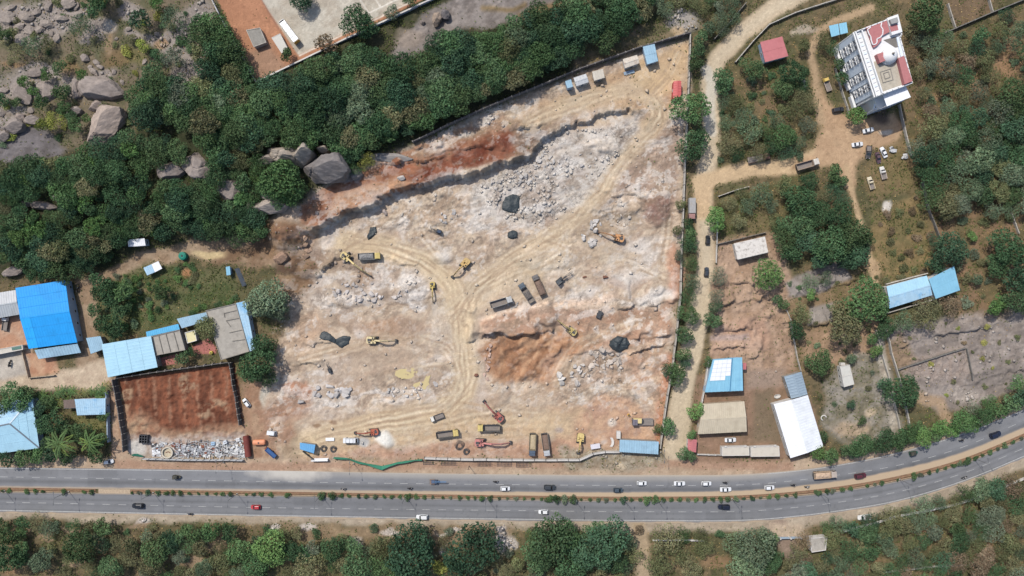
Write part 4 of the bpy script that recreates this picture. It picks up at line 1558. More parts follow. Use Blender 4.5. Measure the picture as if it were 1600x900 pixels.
# trees one can tell apart, each at its place: x, y, radius, tone, region, thin?
EXPL = [
 (1085, 225, 23, 'd', 'lane'), (1081, 168, 27, 'm', 'lane'), (1131, 126, 18, 'd', 'plot'), (1178, 107, 17, 'd', 'plot'), (1090, 80, 12, 'd', 'lane'), (1087, 100, 11, 'd', 'lane'), (1096, 60, 12, 'd', 'lane'),
 (1150, 160, 15, 'o', 'plot', 1), (1172, 205, 19, 'g', 'plot', 1), (1140, 222, 18, 'o', 'plot', 1), (1226, 212, 18, 'm', 'plot'), (1205, 228, 15, 'd', 'plot', 1), (1185, 238, 14, 'o', 'plot', 1), (1262, 196, 14, 'g', 'plot', 1),
 (1160, 182, 15, 'g', 'plot', 1), (1242, 170, 16, 'o', 'plot', 1), (1135, 192, 13, 'g', 'plot', 1), (1266, 160, 13, 'o', 'plot', 1), (1238, 112, 19, 'd', 'plot'), (1226, 135, 16, 'd', 'plot'), (1252, 132, 14, 'd', 'plot', 1),
 (1250, 150, 13, 'o', 'plot', 1), (1212, 190, 14, 'g', 'plot', 1), (1230, 238, 14, 'd', 'plot', 1), (1196, 205, 13, 'm', 'plot', 1), (1248, 222, 12, 'g', 'plot', 1), (1130, 160, 12, 'g', 'plot', 1), (1150, 240, 13, 'd', 'plot', 1),
 (1338, 181, 14, 'b', 'plot'), (1300, 75, 12, 'd', 'plot', 1), (1285, 62, 13, 'o', 'plot', 1), (1310, 100, 9, 'd', 'plot', 1), (1315, 122, 10, 'd', 'plot'), (1255, 72, 10, 'o', 'plot', 1),
 (1118, 343, 17, 'b', 'plot'), (1190, 302, 18, 'g', 'plot', 1), (1226, 292, 19, 'o', 'plot', 1), (1170, 322, 14, 'g', 'plot', 1), (1246, 318, 17, 'd', 'plot', 1), (1214, 345, 13, 'o', 'plot', 1), (1152, 346, 13, 'o', 'plot', 1), (1235, 345, 13, 'g', 'plot', 1), (1140, 318, 12, 'o', 'plot', 1), (1160, 300, 12, 'o', 'plot', 1), (1205, 320, 12, 'g', 'plot', 1),
 (1263, 286, 16, 'd', 'grove'), (1255, 314, 25, 'd', 'grove'), (1302, 300, 15, 'k', 'grove', 1), (1305, 270, 13, 'm', 'grove'), (1283, 336, 20, 'd', 'grove'), (1250, 352, 22, 'd', 'grove'), (1228, 374, 19, 'd', 'grove'), (1312, 342, 23, 'd', 'grove'), (1335, 366, 25, 'd', 'grove'), (1300, 385, 26, 'd', 'grove'), (1340, 396, 22, 'k', 'grove'), (1284, 402, 16, 'd', 'grove'), (1236, 396, 14, 'd', 'grove'), (1266, 376, 20, 'd', 'grove'), (1314, 284, 11, 'm', 'grove'), (1318, 310, 13, 'd', 'grove', 1), (1348, 375, 16, 'd', 'grove'), (1322, 408, 14, 'k', 'grove'), (1285, 310, 14, 'o', 'grove', 1),
 (1202, 430, 22, 'b', 'rock'), (1358, 470, 33, 'm', 'rock'), (1320, 510, 26, 'o', 'rock'), (1250, 490, 18, 'o', 'rock', 1), (1243, 517, 14, 'd', 'rock'), (1215, 468, 8, 'd', 'rock', 1), (1281, 567, 19, 'm', 'rock'), (1265, 440, 13, 'g', 'rock', 1), (1222, 475, 9, 'd', 'rock', 1), (1385, 512, 16, 'd', 'rock'), (1410, 502, 17, 'g', 'rock', 1), (1452, 488, 22, 'o', 'rock', 1), (1486, 478, 17, 'r', 'rock', 1), (1415, 612, 25, 'd', 'rock'), (1362, 530, 9, 'm', 'rock'), (1368, 548, 10, 'b', 'rock'), (1382, 600, 11, 'd', 'rock', 1), (1440, 470, 14, 'r', 'rock', 1), (1430, 500, 14, 'o', 'rock', 1), (1265, 460, 9, 'b', 'rock', 1), (1290, 435, 12, 'g', 'rock', 1), (1330, 632, 7, 'd', 'rock'), (1348, 658, 7, 'd', 'rock'),
 (1463, 414, 14, 'k', 'east'), (1484, 388, 24, 'd', 'east'), (1462, 378, 12, 'd', 'east', 1), (1500, 404, 16, 'g', 'east', 1), (1450, 15, 27, 'd', 'east'), (1532, 55, 14, 'd', 'east'), (1572, 25, 12, 'd', 'east', 1), (1584, 145, 22, 'd', 'east'), (1596, 200, 24, 'd', 'east'), (1580, 388, 27, 'd', 'east'), (1562, 412, 18, 'd', 'east'), (1600, 430, 26, 'k', 'east'), (1556, 476, 15, 'b', 'east'), (1520, 370, 8, 'b', 'east'), (1592, 470, 20, 'd', 'east'), (1527, 437, 9, 'g', 'east'),
 (1508, 660, 18, 'b', 'verge'), (1535, 652, 16, 'm', 'verge'), (1470, 668, 13, 'b', 'verge'), (1325, 703, 12, 'm', 'verge'), (1347, 696, 17, 'm', 'verge'), (1382, 690, 17, 'd', 'verge'), (1403, 686, 15, 'm', 'verge'), (1422, 680, 16, 'm', 'verge'), (1443, 684, 14, 'b', 'verge'), (1460, 680, 12, 'm', 'verge'), (1490, 672, 12, 'b', 'verge'), (1560, 642, 15, 'm', 'verge'), (1585, 630, 15, 'm', 'verge'), (1605, 618, 18, 'd', 'verge'), (1520, 640, 13, 'g', 'verge', 1), (1545, 628, 12, 'b', 'verge', 1), (1590, 600, 14, 'b', 'verge', 1), (1336, 708, 9, 'd', 'verge'), (1435, 668, 10, 'm', 'verge', 1),
 (1278, 706, 13, 'b', 'rock'), (1298, 712, 12, 'm', 'rock'), (1282, 682, 10, 'd', 'rock', 1), (1330, 560, 8, 'g', 'rock', 1),
 (1075, 352, 10, 'd', 'lane'), (1074, 380, 16, 'd', 'lane', 1), (1080, 368, 12, 'm', 'lane'), (1080, 412, 13, 'm', 'lane', 1), (1080, 440, 14, 'g', 'lane', 1), (1076, 462, 14, 'm', 'lane', 1), (1076, 491, 16, 'm', 'lane'), (1070, 524, 14, 'm', 'lane'), (1067, 553, 12, 'm', 'lane'), (1057, 585, 16, 'm', 'lane'), (1042, 577, 10, 'g', 'lane', 1), (1046, 667, 13, 'm', 'lane'), (1030, 670, 9, 'm', 'lane', 1), (1087, 643, 13, 'b', 'lane'), (1113, 502, 14, 'd', 'lane'), (1117, 480, 11, 'g', 'lane', 1), (1122, 432, 14, 'g', 'lane', 1), (1120, 462, 12, 'g', 'lane', 1), (1107, 566, 8, 'm', 'lane'), (1067, 709, 10, 'm', 'lane'), (1079, 711, 9, 'd', 'lane'), (1080, 680, 8, 'b', 'lane'), (1070, 565, 8, 'd', 'lane', 1), (1063, 320, 8, 'o', 'lane', 1), (1058, 360, 8, 'o', 'lane', 1), (1060, 400, 8, 'g', 'lane', 1),
 (735, 862, 38, 'k', 'south'), (858, 848, 33, 'd', 'south'), (882, 838, 24, 'm', 'south'), (840, 870, 24, 'd', 'south'), (945, 852, 36, 'd', 'south'), (915, 866, 24, 'd', 'south'), (890, 890, 26, 'd', 'south'), (960, 875, 20, 'd', 'south'), (930, 835, 18, 'd', 'south'), (840, 840, 16, 'd', 'south'), (640, 868, 38, 'k', 'south'), (605, 858, 22, 'o', 'south'), (660, 845, 20, 'k', 'south'), (420, 858, 25, 'b', 'south'), (455, 862, 17, 'd', 'south'), (520, 858, 18, 'd', 'south'), (480, 884, 22, 'o', 'south', 1), (550, 852, 14, 'm', 'south'), (556, 885, 24, 'd', 'south'), (535, 880, 16, 'o', 'south'), (685, 887, 12, 'y', 'south'), (600, 890, 22, 'm', 'south'),
 (375, 860, 20, 'm', 'south'), (345, 878, 16, 'o', 'south', 1), (122, 856, 24, 'd', 'south'), (15, 838, 14, 'd', 'south'), (8, 872, 24, 'd', 'south'), (30, 866, 16, 'm', 'south'), (64, 876, 18, 'g', 'south'), (240, 866, 22, 'd', 'south'), (235, 882, 18, 'o', 'south'), (275, 840, 13, 'd', 'south'), (300, 830, 15, 'm', 'south'), (330, 830, 15, 'm', 'south'), (360, 832, 14, 'd', 'south'), (160, 824, 14, 'd', 'south'), (75, 828, 15, 'g', 'south', 1), (38, 815, 11, 'd', 'south', 1), (4, 822, 12, 'd', 'south'), (190, 852, 20, 'o', 'south', 1), (262, 850, 16, 'k', 'south'), (395, 882, 20, 'm', 'south'), (170, 888, 18, 'm', 'south'),
 (1040, 842, 24, 'o', 'south', 1), (1065, 836, 14, 'm', 'south', 1), (1095, 836, 12, 'o', 'south', 1), (1030, 880, 22, 'o', 'south', 1), (1180, 855, 30, 'g', 'south'), (1170, 885, 26, 'g', 'south'), (1145, 850, 18, 'g', 'south', 1), (1060, 866, 16, 'o', 'south', 1), (1080, 890, 18, 'o', 'south', 1), (1100, 858, 15, 'o', 'south', 1), (1205, 880, 18, 'd', 'south'), (1125, 834, 7, 'd', 'south'), (1200, 845, 14, 'm', 'south'),
 (415, 466, 28, 'g', 'pit'), (428, 480, 20, 'g', 'pit'), (404, 480, 18, 'g', 'pit'), (400, 570, 25, 'd', 'pit'), (412, 586, 16, 'd', 'pit'), (385, 582, 14, 'm', 'pit'), (408, 540, 18, 'd', 'pit'), (420, 552, 12, 'd', 'pit'),
 (436, 284, 30, 'b', 'pit'), (455, 300, 20, 'm', 'pit'), (425, 300, 18, 'm', 'pit'), (445, 265, 18, 'm', 'pit'), (402, 275, 14, 'b', 'pit', 1), (552, 262, 12, 'm', 'pit', 1), (572, 250, 14, 'y', 'pit', 1),
 (320, 512, 17, 'o', 'farm'), (285, 560, 11, 'm', 'farm'), (300, 550, 7, 'm', 'farm'), (172, 470, 14, 'd', 'farm'), (186, 490, 14, 'd', 'farm'), (172, 450, 14, 'd', 'farm'), (160, 505, 14, 'd', 'farm'), (195, 455, 15, 'm', 'farm'), (156, 440, 14, 'd', 'farm'), (180, 515, 14, 'k', 'farm'), (148, 484, 11, 'd', 'farm'), (250, 455, 13, 'd', 'farm'), (155, 460, 12, 'd', 'farm'), (200, 480, 9, 'd', 'farm'),
 (20, 622, 22, 'm', 'farm'), (40, 615, 14, 'd', 'farm'), (4, 640, 14, 'd', 'farm'), (75, 662, 19, 'd', 'farm'), (60, 640, 12, 'd', 'farm'), (125, 674, 16, 'k', 'farm'), (150, 690, 14, 'd', 'farm'), (72, 630, 11, 'd', 'farm'), (100, 668, 12, 'm', 'farm'),
 (10, 718, 13, 'd', 'farm'), (35, 716, 14, 'd', 'farm'), (60, 712, 12, 'm', 'farm'), (82, 710, 13, 'd', 'farm'), (105, 715, 11, 'm', 'farm'), (150, 712, 12, 'd', 'farm'), (75, 692, 12, 'd', 'farm'), (160, 650, 9, 'd', 'farm'),
 (555, 33, 22, 'd', 'yard'), (572, 42, 16, 'd', 'yard'), (510, 68, 15, 'r', 'yard'), (449, 86, 10, 'd', 'yard'), (612, 20, 11, 'g', 'yard'), (468, -2, 16, 'k', 'yard'), (640, 0, 10, 'd', 'yard'), (480, 2, 10, 'k', 'yard'),
 (155, -6, 20, 'm', 'hill'), (150, 14, 16, 'd', 'hill'), (127, 40, 19, 'g', 'hill'), (220, 30, 17, 'd', 'hill'), (270, 28, 22, 'g', 'hill'), (245, 5, 12, 'b', 'hill'), (272, 88, 21, 'g', 'hill'), (225, 72, 12, 'y', 'hill'), (238, 112, 18, 'd', 'hill'), (228, 132, 16, 'd', 'hill'), (245, 85, 12, 'd', 'hill'), (128, 118, 11, 'b', 'hill'), (92, 105, 12, 'd', 'hill'), (38, 128, 11, 'b', 'hill'), (52, 142, 10, 'b', 'hill'), (65, 160, 12, 'm', 'hill'), (95, 145, 14, 'm', 'hill'), (100, 165, 11, 'm', 'hill'), (72, 120, 9, 'b', 'hill'), (50, 72, 18, 'g', 'hill'), (25, 82, 16, 'o', 'hill'), (72, 68, 14, 'o', 'hill'), (5, 55, 14, 'd', 'hill'), (5, 155, 12, 'd', 'hill'), (85, 188, 16, 'y', 'hill'), (70, 195, 12, 'y', 'hill'), (118, 195, 13, 'm', 'hill'), (25, 160, 9, 'd', 'hill'), (205, 60, 8, 'o', 'hill'), (110, 180, 9, 'd', 'hill'), (135, 185, 8, 'b', 'hill'),
]
HAVE = []
for e in EXPL:
 hl = e[4] == 'hill'
 tree(e[0], e[1], e[2] * (.88 if hl else 1), {'k': 'd'}.get(e[3], e[3]) if e[4] == 'farm' else e[3], e[4], len(e) > 5 or (hl and e[3] in 'goy'))
 HAVE.append((e[0],e[1]))
EX_BOULDER = [(262,266,26),(303,258,32),(355,297,25),(417,249,18),(155,135,26),(165,188,36),(515,265,30),(470,250,18),(425,322,28),(395,325,12),(75,316,22),(62,322,20),(224,334,10),(440,242,36),(15,425,22),(558,270,12),(600,247,30),(40,420,10),(95,352,12),(505,230,12)]
COMP = [(322,-20),(396,138),(700,-12)]
WOODA = [(305,20),(335,40),(402,140),(470,112),(560,75),(606,98),(650,92),(700,58),(765,46),(870,8),(905,-12),(1005,-12),(1030,10),(960,22),(985,50),(880,86),(800,124),(690,170),(650,192),(600,224),(540,236),(520,215),(480,222),(420,232),(330,235),(300,195),(205,180),(195,145),(235,110),(290,150),(315,130)]
WOODB = [(-10,262),(110,245),(160,225),(205,212),(300,235),(400,250),(420,320),(405,375),(380,382),(330,355),(262,365),(205,362),(150,412),(0,436)]
pts = scatter(WOODA,250,16.5,EX_BOULDER + [COMP],HAVE)
for x,y in pts:
 tree(x, y, rnd.uniform(12, 22), pick('dddddmmmokgd'), 'wood', False)
pts = scatter(WOODB,150,16,EX_BOULDER,HAVE)
for x,y in pts:
 tree(x, y, rnd.uniform(11, 19), pick('ddddmmbok') if y < 390 else pick('kdd'), 'west', rnd.random() < 0.3)
pts = scatter([(1425,215),(1450,190),(1620,165),(1620,330),(1560,338),(1530,322),(1470,332),(1450,300),(1430,260)],46,21,[],HAVE)
for x,y in pts:
 tree(x, y, rnd.uniform(14, 21), pick('ddgggo'), 'east', rnd.random() < 0.45)
pts = scatter([(1425,30),(1500,60),(1620,30),(1620,200),(1450,200),(1420,100)],34,21,[(1578,105,30),(1475,40,16)],HAVE)
for x,y in pts:
 tree(x, y, rnd.uniform(11, 18), pick('oggdro'), 'east', True)
pts = scatter([(1230,855),(1290,822),(1420,795),(1620,742),(1620,912),(1235,912)],95,17.5,[(1280,850,20)],HAVE)
for x,y in pts:
 tree(x, y, rnd.uniform(11, 18), pick('ooggdrdo'), 'bend', rnd.random() < 0.72)
pts = scatter([(-8,815),(400,826),(640,850),(800,835),(1000,830),(1010,910),(-8,910)],80,16,[(788,848,22),(1003,860,12),(612,834,16),(428,828,16)],HAVE)
for x,y in pts:
 tree(x, y, rnd.uniform(9, 15), pick('oogdom'), 'south', rnd.random() < 0.8)
pts = scatter([(890,-10),(1180,-10),(1120,60),(1085,45),(1030,10)],18,17,[(1070,34,32)],HAVE)
for x,y in pts:
 tree(x, y, rnd.uniform(9, 14), pick('dgo'), 'wood', True)
plant_trees()
# bushes
BR = [
 ([(0, 0), (330, 0), (300, 120), (200, 210), (0, 230)], 46, 15, 'ogdyom', 'low bush in the grass between the grey hill boulders', 'low bushes on the boulder hill', 4, 10),
 ([(1120, 105), (1270, 100), (1275, 245), (1120, 250)], 40, 13, 'ogdo', 'low scrub bush in the walled plot south of the red roof', 'low bushes in the walled plot', 4, 9),
 ([(1370, 330), (1430, 300), (1462, 360), (1462, 420), (1385, 445)], 22, 14, 'oor', 'dry olive bush in the plot of straw coloured grass', 'bushes in the dry grass plot', 4, 9),
 ([(1420, 60), (1610, 20), (1610, 480), (1500, 490), (1470, 340)], 70, 16, 'ogro', 'brownish bush in the open ground behind the villa', 'bushes in the eastern scrub', 4, 10),
 ([(1230, 440), (1370, 420), (1400, 660), (1260, 640)], 34, 14, 'ogmo', 'small bush on the stony plot near the white cabin', 'bushes on the stony plots', 2.5, 6),
 ([(1390, 500), (1600, 480), (1600, 620), (1480, 650)], 24, 18, 'ory', 'small dry bush on the bare grey rock plot', 'bushes on the bare rock plot', 2.5, 6),
 ([(0, 818), (1000, 828), (1000, 895), (0, 895)], 60, 17, 'ogdr', 'low bush in the scrub under the south edge of the road', 'low bushes south of the road', 4, 9),
 ([(150, 445), (240, 412), (365, 420), (365, 470), (240, 515), (165, 525)], 26, 11, 'mgbo', 'vegetable bush in the farm garden', 'vegetable bushes in the farm garden', 2.5, 6),
 ([(1115, 380), (1230, 370), (1235, 580), (1115, 580)], 16, 16, 'ogo', 'small bush on the reddish bare plot by the dirt road', 'bushes on the reddish plot', 2.5, 6),
 ([(900, 702), (1030, 708), (1035, 728), (930, 735)], 20, 9, 'gdmo', 'roadside bush below the pale blue shed', 'roadside bushes below the blue shed', 3, 7),
 ([(690, 714), (900, 714), (900, 706), (690, 706)], 14, 12, 'mgo', 'little weed bush at the foot of the south wall', 'weed bushes along the south wall', 1.5, 3),
 ([(1140, -5), (1330, -5), (1300, 90), (1120, 90)], 20, 16, 'ogo', 'dry bush beside the bend of the dirt road', 'bushes beside the dirt road bend', 3, 7),
 ([(585, 235), (650, 215), (800, 165), (800, 180), (650, 245)], 14, 12, 'ogm', 'bush on the quarry side of the long dark wall', 'bushes beside the dark wall', 2.5, 6),
 ([(400, 385), (480, 380), (480, 460), (430, 460)], 14, 12, 'ogo', 'bush on the brown spoil west of the quarry', 'bushes on the brown spoil', 2.5, 6),
]
for poly,n,gap,cols,lab,grp,r0,r1 in BR:
 for x,y in scatter(poly,n,gap,[],[]):
  if NTREE[2] < 296:
   rr,cc = rnd.uniform(r0,r1),pick(cols)
   o = bush(x,y,rr,cc,lab,grp)
   o['label'] = '%s %s bush %s' % ('wide' if rr > (r0 + r1) / 2 else 'small', SHADE[cc], where(x, y))
   NAMED.append((x,o))
single_out(NAMED)
for k in range(24):       # hedge round the circular bed and along the garden edge
 a = k / 24 * 6.28
 if k < 12:
  x,y = 290 + 15 * math.cos(a * 2),428 + 15 * math.sin(a * 2)
 else:
  x,y = 300 + (k - 12) * 6.2,486 - (k - 12) * 1.7 + rnd.uniform(-3,3)
 bush(x, y, rnd.uniform(4.5, 7), pick('mbo'), 'leafy hedge shrub round the bare earth circle' if k < 12 else 'yellow green hedge shrub along the back of the concrete roofed house', 'hedge shrubs round the earth circle' if k < 12 else 'hedge shrubs behind the house', 'hedge_shrub', 'shrub')
for (x,y,r) in ((190,483,7),(195,510,8),(210,507,8),(175,532,6),(232,477,7),(233,487,6),(246,484,6),(236,497,6),(256,473,6),(261,480,4),(188,445,7),(200,441,7),(211,436,7),(196,452,7),(210,452,6),(200,462,7),(182,432,6)) + tuple((168 + i * 13 + rnd.uniform(-2,2),436 + j * 12 - i * 1.2 + rnd.uniform(-2,2),rnd.uniform(3.4,5.6)) for i in range(12) for j in range(5) if rnd.random() < .62 and not (abs(168 + i * 13 - 290) < 22 and j < 2) and (i < 8 or j < 4)):
 bush(x, y, r, pick('gbbm'), 'round grey-green vegetable plant in the farm garden', 'grey-green vegetable plants', 'garden_plant', 'plant', 1.0)
# median shrubs
medx = [4,14,41,55,67,100,131,143,206,217,231,247,260,270,282,296,310,323,337,348,360,385,396,408,423,449,502,519,533,545,560,572,586,600,612,625,637,650,663,676,692,704,718,731,742,753,766,780,793,806,819,833,846,858,870,882,895,908,922,935,947,961,974,987,1000,1011,1024,1036,1049,1062,1075,1088,1101,1114,1126,1137,1150,1162,1175,1188,1202,1215,1229,1243,1278,1293,1301,1316,1329,1355,1367,1378,1403,1428,1438,1452,1465,1477,1490,1500,1511,1524,1535,1547,1559,1570,1583,1596]
big = {231: 5,449: 5,502: 7,519: 7,858: 7,870: 7,882: 7,895: 7.5,974: 6,1011: 7,1024: 6.5,1278: 6,1137: 5,1511: 7,753: 5,1428: 6,1293: 4.5,1500: 5,637: 6}
for x in medx:
 y = float(M_BOT(x)) - 1.6
 bush(x, y, big.get(x, rnd.uniform(2.6, 4.8)) * 1.05, pick('mmmdg'), 'small round shrub planted along the orange median strip', 'shrubs along the median', 'median_shrub', 'shrub', 1.1)

# palms
def palm_mesh(seed,nf=15):
 r = np.random.default_rng(seed)
 P,N,Sz,T = [],[],[],[]
 for k in range(nf):
  a = 2 * math.pi * k / nf + r.uniform(-.2,.2)
  L = r.uniform(0.8,1.08)
  lift = r.uniform(0.1,0.55)
  yel = r.random() < 0.25
  for s in np.linspace(0.08,1,26):
   x = L * s
   z = lift * s * 1.4 - 0.75 * s * s
   for sd in (-1,1):
    w = 0.13 * math.sin(math.pi * min(1,s * 0.9 + 0.12))
    cx,cy = x,sd * w * 0.75
    P.append((cx * math.cos(a) - cy * math.sin(a),cx * math.sin(a) + cy * math.cos(a),z - 0.3 * w))
    N.append((0.35 * sd * -math.sin(a) + r.normal() * .15,0.35 * sd * math.cos(a) + r.normal() * .15,1))
    Sz.append(0.17)
    b = 1.0 + 0.3 * (r.random() - 0.5)
    T.append((b * (1.5 if yel else 1),b * (1.3 if yel else 1),b * 0.9))
 return leaves_mesh('fronds', np.array(P), np.array(N), np.array(Sz), np.array(T), 0.35, seed)


PALM = [palm_mesh(5),palm_mesh(6,12),palm_mesh(8,10)]
mb = MB().m(m_bark)
for k in range(5):
 mb.tube((0.02 * k,0,-1.5 + k * 0.3),(0.02 * (k + 1),0,-1.2 + k * 0.3),0.055 - 0.004 * k,0.05 - 0.004 * k,8,False)
PTRUNK = mb.mesh('trunk', True)


def palm(px, py, r, col, label, group=None, kind='palm_tree', h=1.5, v=None):
 R = r * S
 x,y,g = W(px,py,h * R)
 t = thing(kind, label, 'palm' if kind == 'palm_tree' else 'banana plant', (x, y, g + h * R), rnd.uniform(0, 6.28), group, (R, R, R))
 link('fronds', v or pick(PALM), t, green(col))
 o = link('trunk', PTRUNK, t)
 o.scale = (1,1,(h * R + 0.1) / R / 1.5)


palm(92, 694, 22, 'd', 'coconut palm with feathery green fronds left of the yellow tinged palm', v=PALM[0])
palm(139, 692, 21, 'm', 'coconut palm with yellow tinged fronds nearest the parked white car', v=PALM[1])
for (x,y,r) in ((52,622,10),(66,618,11),(80,624,11),(92,614,11),(100,610,10),(112,612,10),(122,616,9),(133,614,9),(143,612,9),(152,612,10),(160,608,11),(166,604,10),(84,636,10),(62,650,8),(96,630,9),(155,622,10),(106,626,8)):
 palm(x, y, r, pick('mmo'), 'banana plant in the row along the sandy yard above the blue roofs', 'banana plants along the yard', 'banana_plant', 0.9, PALM[2])

# weeds and dry grass too fine to count
def field(name,dens,n,cols,size,seed,kindname):
 r = np.random.default_rng(seed)
 xs_ = r.uniform(-215,215,n * 5)
 ys_ = r.uniform(-125,125,n * 5)
 i = ((xs_ - FX0) / GR).astype(int)
 j = ((ys_ - FY0) / GR).astype(int)
 keep = r.random(len(xs_)) < dens[j,i]
 xs_,ys_,i,j = xs_[keep][:n],ys_[keep][:n],i[keep][:n],j[keep][:n]
 z = Zt[j,i]
 k = len(xs_)
 pos = np.stack([xs_ + r.normal(size=k) * 0.1,ys_,z + 0.10 + 0.25 * r.random(k)],-1)
 nor = r.normal(size=(k,3)) * 0.6 + np.array([0,0,0.8])
 ci = r.integers(0,len(cols),k)
 pal = np.array([A(*c,k=0.95)[:3] for c in cols])
 cl = sst(0.35,0.65,fbm(xs_.astype(np.float32),ys_.astype(np.float32),5,3,seed))[:,None]
 tone = pal[ci] * (0.8 + 0.4 * r.random((k,1))) * (0.85 + 0.3 * cl)
 me = leaves_mesh(name,pos,nor,size * (0.6 + 0.8 * r.random(k)),tone,0.7,seed)
 o = link(name,me,None,(1,1,1,1))
 o['kind'] = 'stuff'
 o['label'] = kindname
 return o


clump = sst(0.42,0.6,fbm(GX,GY,3.2,4,71,0.6))
field('undergrowth', np.clip(VEG * 1.1 * clump, 0, 1), 90000, [(84, 92, 54), (74, 84, 48), (96, 98, 60), (88, 100, 58), (70, 78, 50)], 0.55, 501, 'low green weeds covering the scrubland')
field('dry_grass', np.clip(VEG * 0.7 * (1 - clump) * (VEG < 0.85), 0, 1), 45000, [(150, 128, 86), (136, 112, 76), (126, 112, 72), (160, 138, 98)], 0.42, 502, 'straw coloured dry grass between the bushes')

# ------------------------------------------------------------------ rocks
m_rock = mat('granite', None, 0.9, 0, 0.30, 4.5, objcol=True, bump=0.9, dirt=A(92, 82, 74, 1.3), dirt_amt=0.65)
m_block = mat('fresh_granite', None, 0.92, 0, 0.16, 1.6, objcol=True, bump=0.4)


def block_mesh(seed):
 r = np.random.default_rng(seed)
 ax = np.array([1.0,r.uniform(0.6,0.95),r.uniform(0.45,0.8)])
 bm = bmesh.new()
 for _ in range(15):
  p = r.normal(size=3)
  p = np.sign(p) * np.abs(p) ** 0.6
  p = p / np.linalg.norm(p) * r.uniform(0.85,1.1) * ax
  bm.verts.new(p)
 bmesh.ops.convex_hull(bm,input=bm.verts)
 bmesh.ops.delete(bm, geom=[v for v in bm.verts if not v.link_faces], context='VERTS')
 me = bpy.data.meshes.new('rock')
 bm.to_mesh(me)
 bm.free()
 me.materials.append(m_block)
 return me


def boulder_mesh(seed,sub=5,rough=0.22):
 r = np.random.default_rng(seed)
 bm = bmesh.new()
 bmesh.ops.create_icosphere(bm,subdivisions=sub,radius=1)
 planes = []
 for _ in range(16):
  n = r.normal(size=3)
  n[2] = n[2] * 0.7 + 0.15
  n /= np.linalg.norm(n)
  planes.append((n,r.uniform(0.58,0.9)))
 co = np.array([v.co for v in bm.verts])
 for n, d in planes:            # broad flattened faces
  t = co @ n
  over = np.maximum(t - d,0)
  co -= np.outer(over * 0.98,n)
 a = fbm(co[:,0] * 1 + co[:,2] * 0.7 + 10,co[:,1] + co[:,2] * 0.6 + 10,0.7,4,seed,0.6) - 0.5
 b = np.abs(fbm(co[:,0] + 5,co[:,1] - co[:,2] + 9,0.55,3,seed + 3) - 0.5)
 e_ = np.abs(fbm(co[:,0] * .8 + co[:,2] * .5 + 20,co[:,1] + 31,1.3,2,seed + 9) - 0.5)
 f_ = fbm(co[:,0] + co[:,2] + 3,co[:,1] - co[:,2] + 4,0.16,2,seed + 11) - .5
 co *= (1 + rough * a * 1.2 - 0.09 * (1 - sst(0.004,0.022,e_)) + 0.05 * f_)[:,None]
 for v,c in zip(bm.verts,co):
  v.co = c
 me = bpy.data.meshes.new('boulder')
 bm.to_mesh(me)
 bm.free()
 me.materials.append(m_rock)
 return me


BLOCKS = [block_mesh(k) for k in range(14)]
BOULD = [boulder_mesh(k) for k in range(8)]


def boulder(px,py,rx,ry,h,ang,label,group=None,c=(158,146,138),sink=0.35):
 x,y,g = W(px,py,h * 0.45)
 o = link('boulder', BOULD[int(px + py) % len(BOULD)], None, A(*[v * q_ for v, q_ in zip(c, [rnd.uniform(.90, 1.0)] * 3)]))
 o.location = (x,y,g + h * (0.5 - sink))
 o.rotation_euler = (0,0,math.radians(ang))
 o.scale = (rx * S * 1.08,ry * S * 1.08,h * 0.62)
 tag(o, label, 'boulder', group)


GB = 'grey boulders on the wooded hill'
boulder(155, 136, 33, 21, 6, -8, 'wide flat topped grey boulder, upper of the two largest on the hill')
boulder(166, 188, 40, 26, 8, 35, 'largest grey boulder, tapering down left and split by a crack', c=(172, 156, 144))
boulder(117, 173, 14, 8, 3, 5, 'small oblong boulder left of the largest boulder')
boulder(150, 164, 13, 8, 3, 15, 'small boulder between the two largest boulders', c=(165, 150, 140))
boulder(117, 138, 9, 18, 3, 0, 'narrow upright boulder left of the flat topped boulder')
boulder(31, 145, 14, 22, 3, 25, 'flat pinkish boulder slab west of the bright green bushes')
boulder(71, 140, 14, 19, 3, 20, 'flat pinkish boulder slab between the bright green bushes')
boulder(52, 113, 15, 9, 2, 10, 'pale low boulder above the bright green bushes')
boulder(130, 90, 8, 6, 2, -30, 'small pale boulder alone in the grass')
boulder(22, 196, 20, 14, 5, 0, 'cracked dark boulder at the end of the boulder line above the grey rock flat')
boulder(46, 186, 14, 9, 4, 10, 'brown boulder beside the yellowish bushes')
boulder(30, 183, 9, 8, 3, 0, 'round boulder behind the cracked dark boulder', c=(165, 150, 140))
boulder(6, 212, 12, 10, 4, 0, 'dark boulder at the edge of the grey rock flat')
boulder(265, 266, 20, 16, 5, 10, 'left half of the split flat grey boulder in the wood', c=(160, 148, 140))
boulder(303, 258, 20, 27, 6, 20, 'right half of the split flat grey boulder in the wood', c=(164, 152, 144))
boulder(355, 297, 24, 16, 7, -5, 'angular grey boulder sunk among the trees with a shaded south face')
boulder(66, 321, 19, 8, 3, -5, 'long low boulder ridge in the western wood')
boulder(90, 309, 15, 8, 4, -25, 'slanting boulder at the right end of the low boulder ridge')
boulder(224, 333, 9, 7, 4, 5, 'small cube-like boulder alone in the western wood')
boulder(40, 318, 9, 5, 2, 0, 'small boulder at the left end of the low boulder ridge')
boulder(103, 283, 13, 6, 2, -10, 'half hidden pale boulder between western trees')
boulder(16, 424, 18, 9, 4, 20, 'dark boulder near the roof of the bright blue shed')
boulder(445, 241, 34, 15, 13, -5, 'huge pale boulder slab above the bright green tree', c=(178, 166, 152))
boulder(474, 240, 18, 19, 15, 0, 'tall block of pale rock at the east end of the huge boulder slab', c=(178, 166, 152))
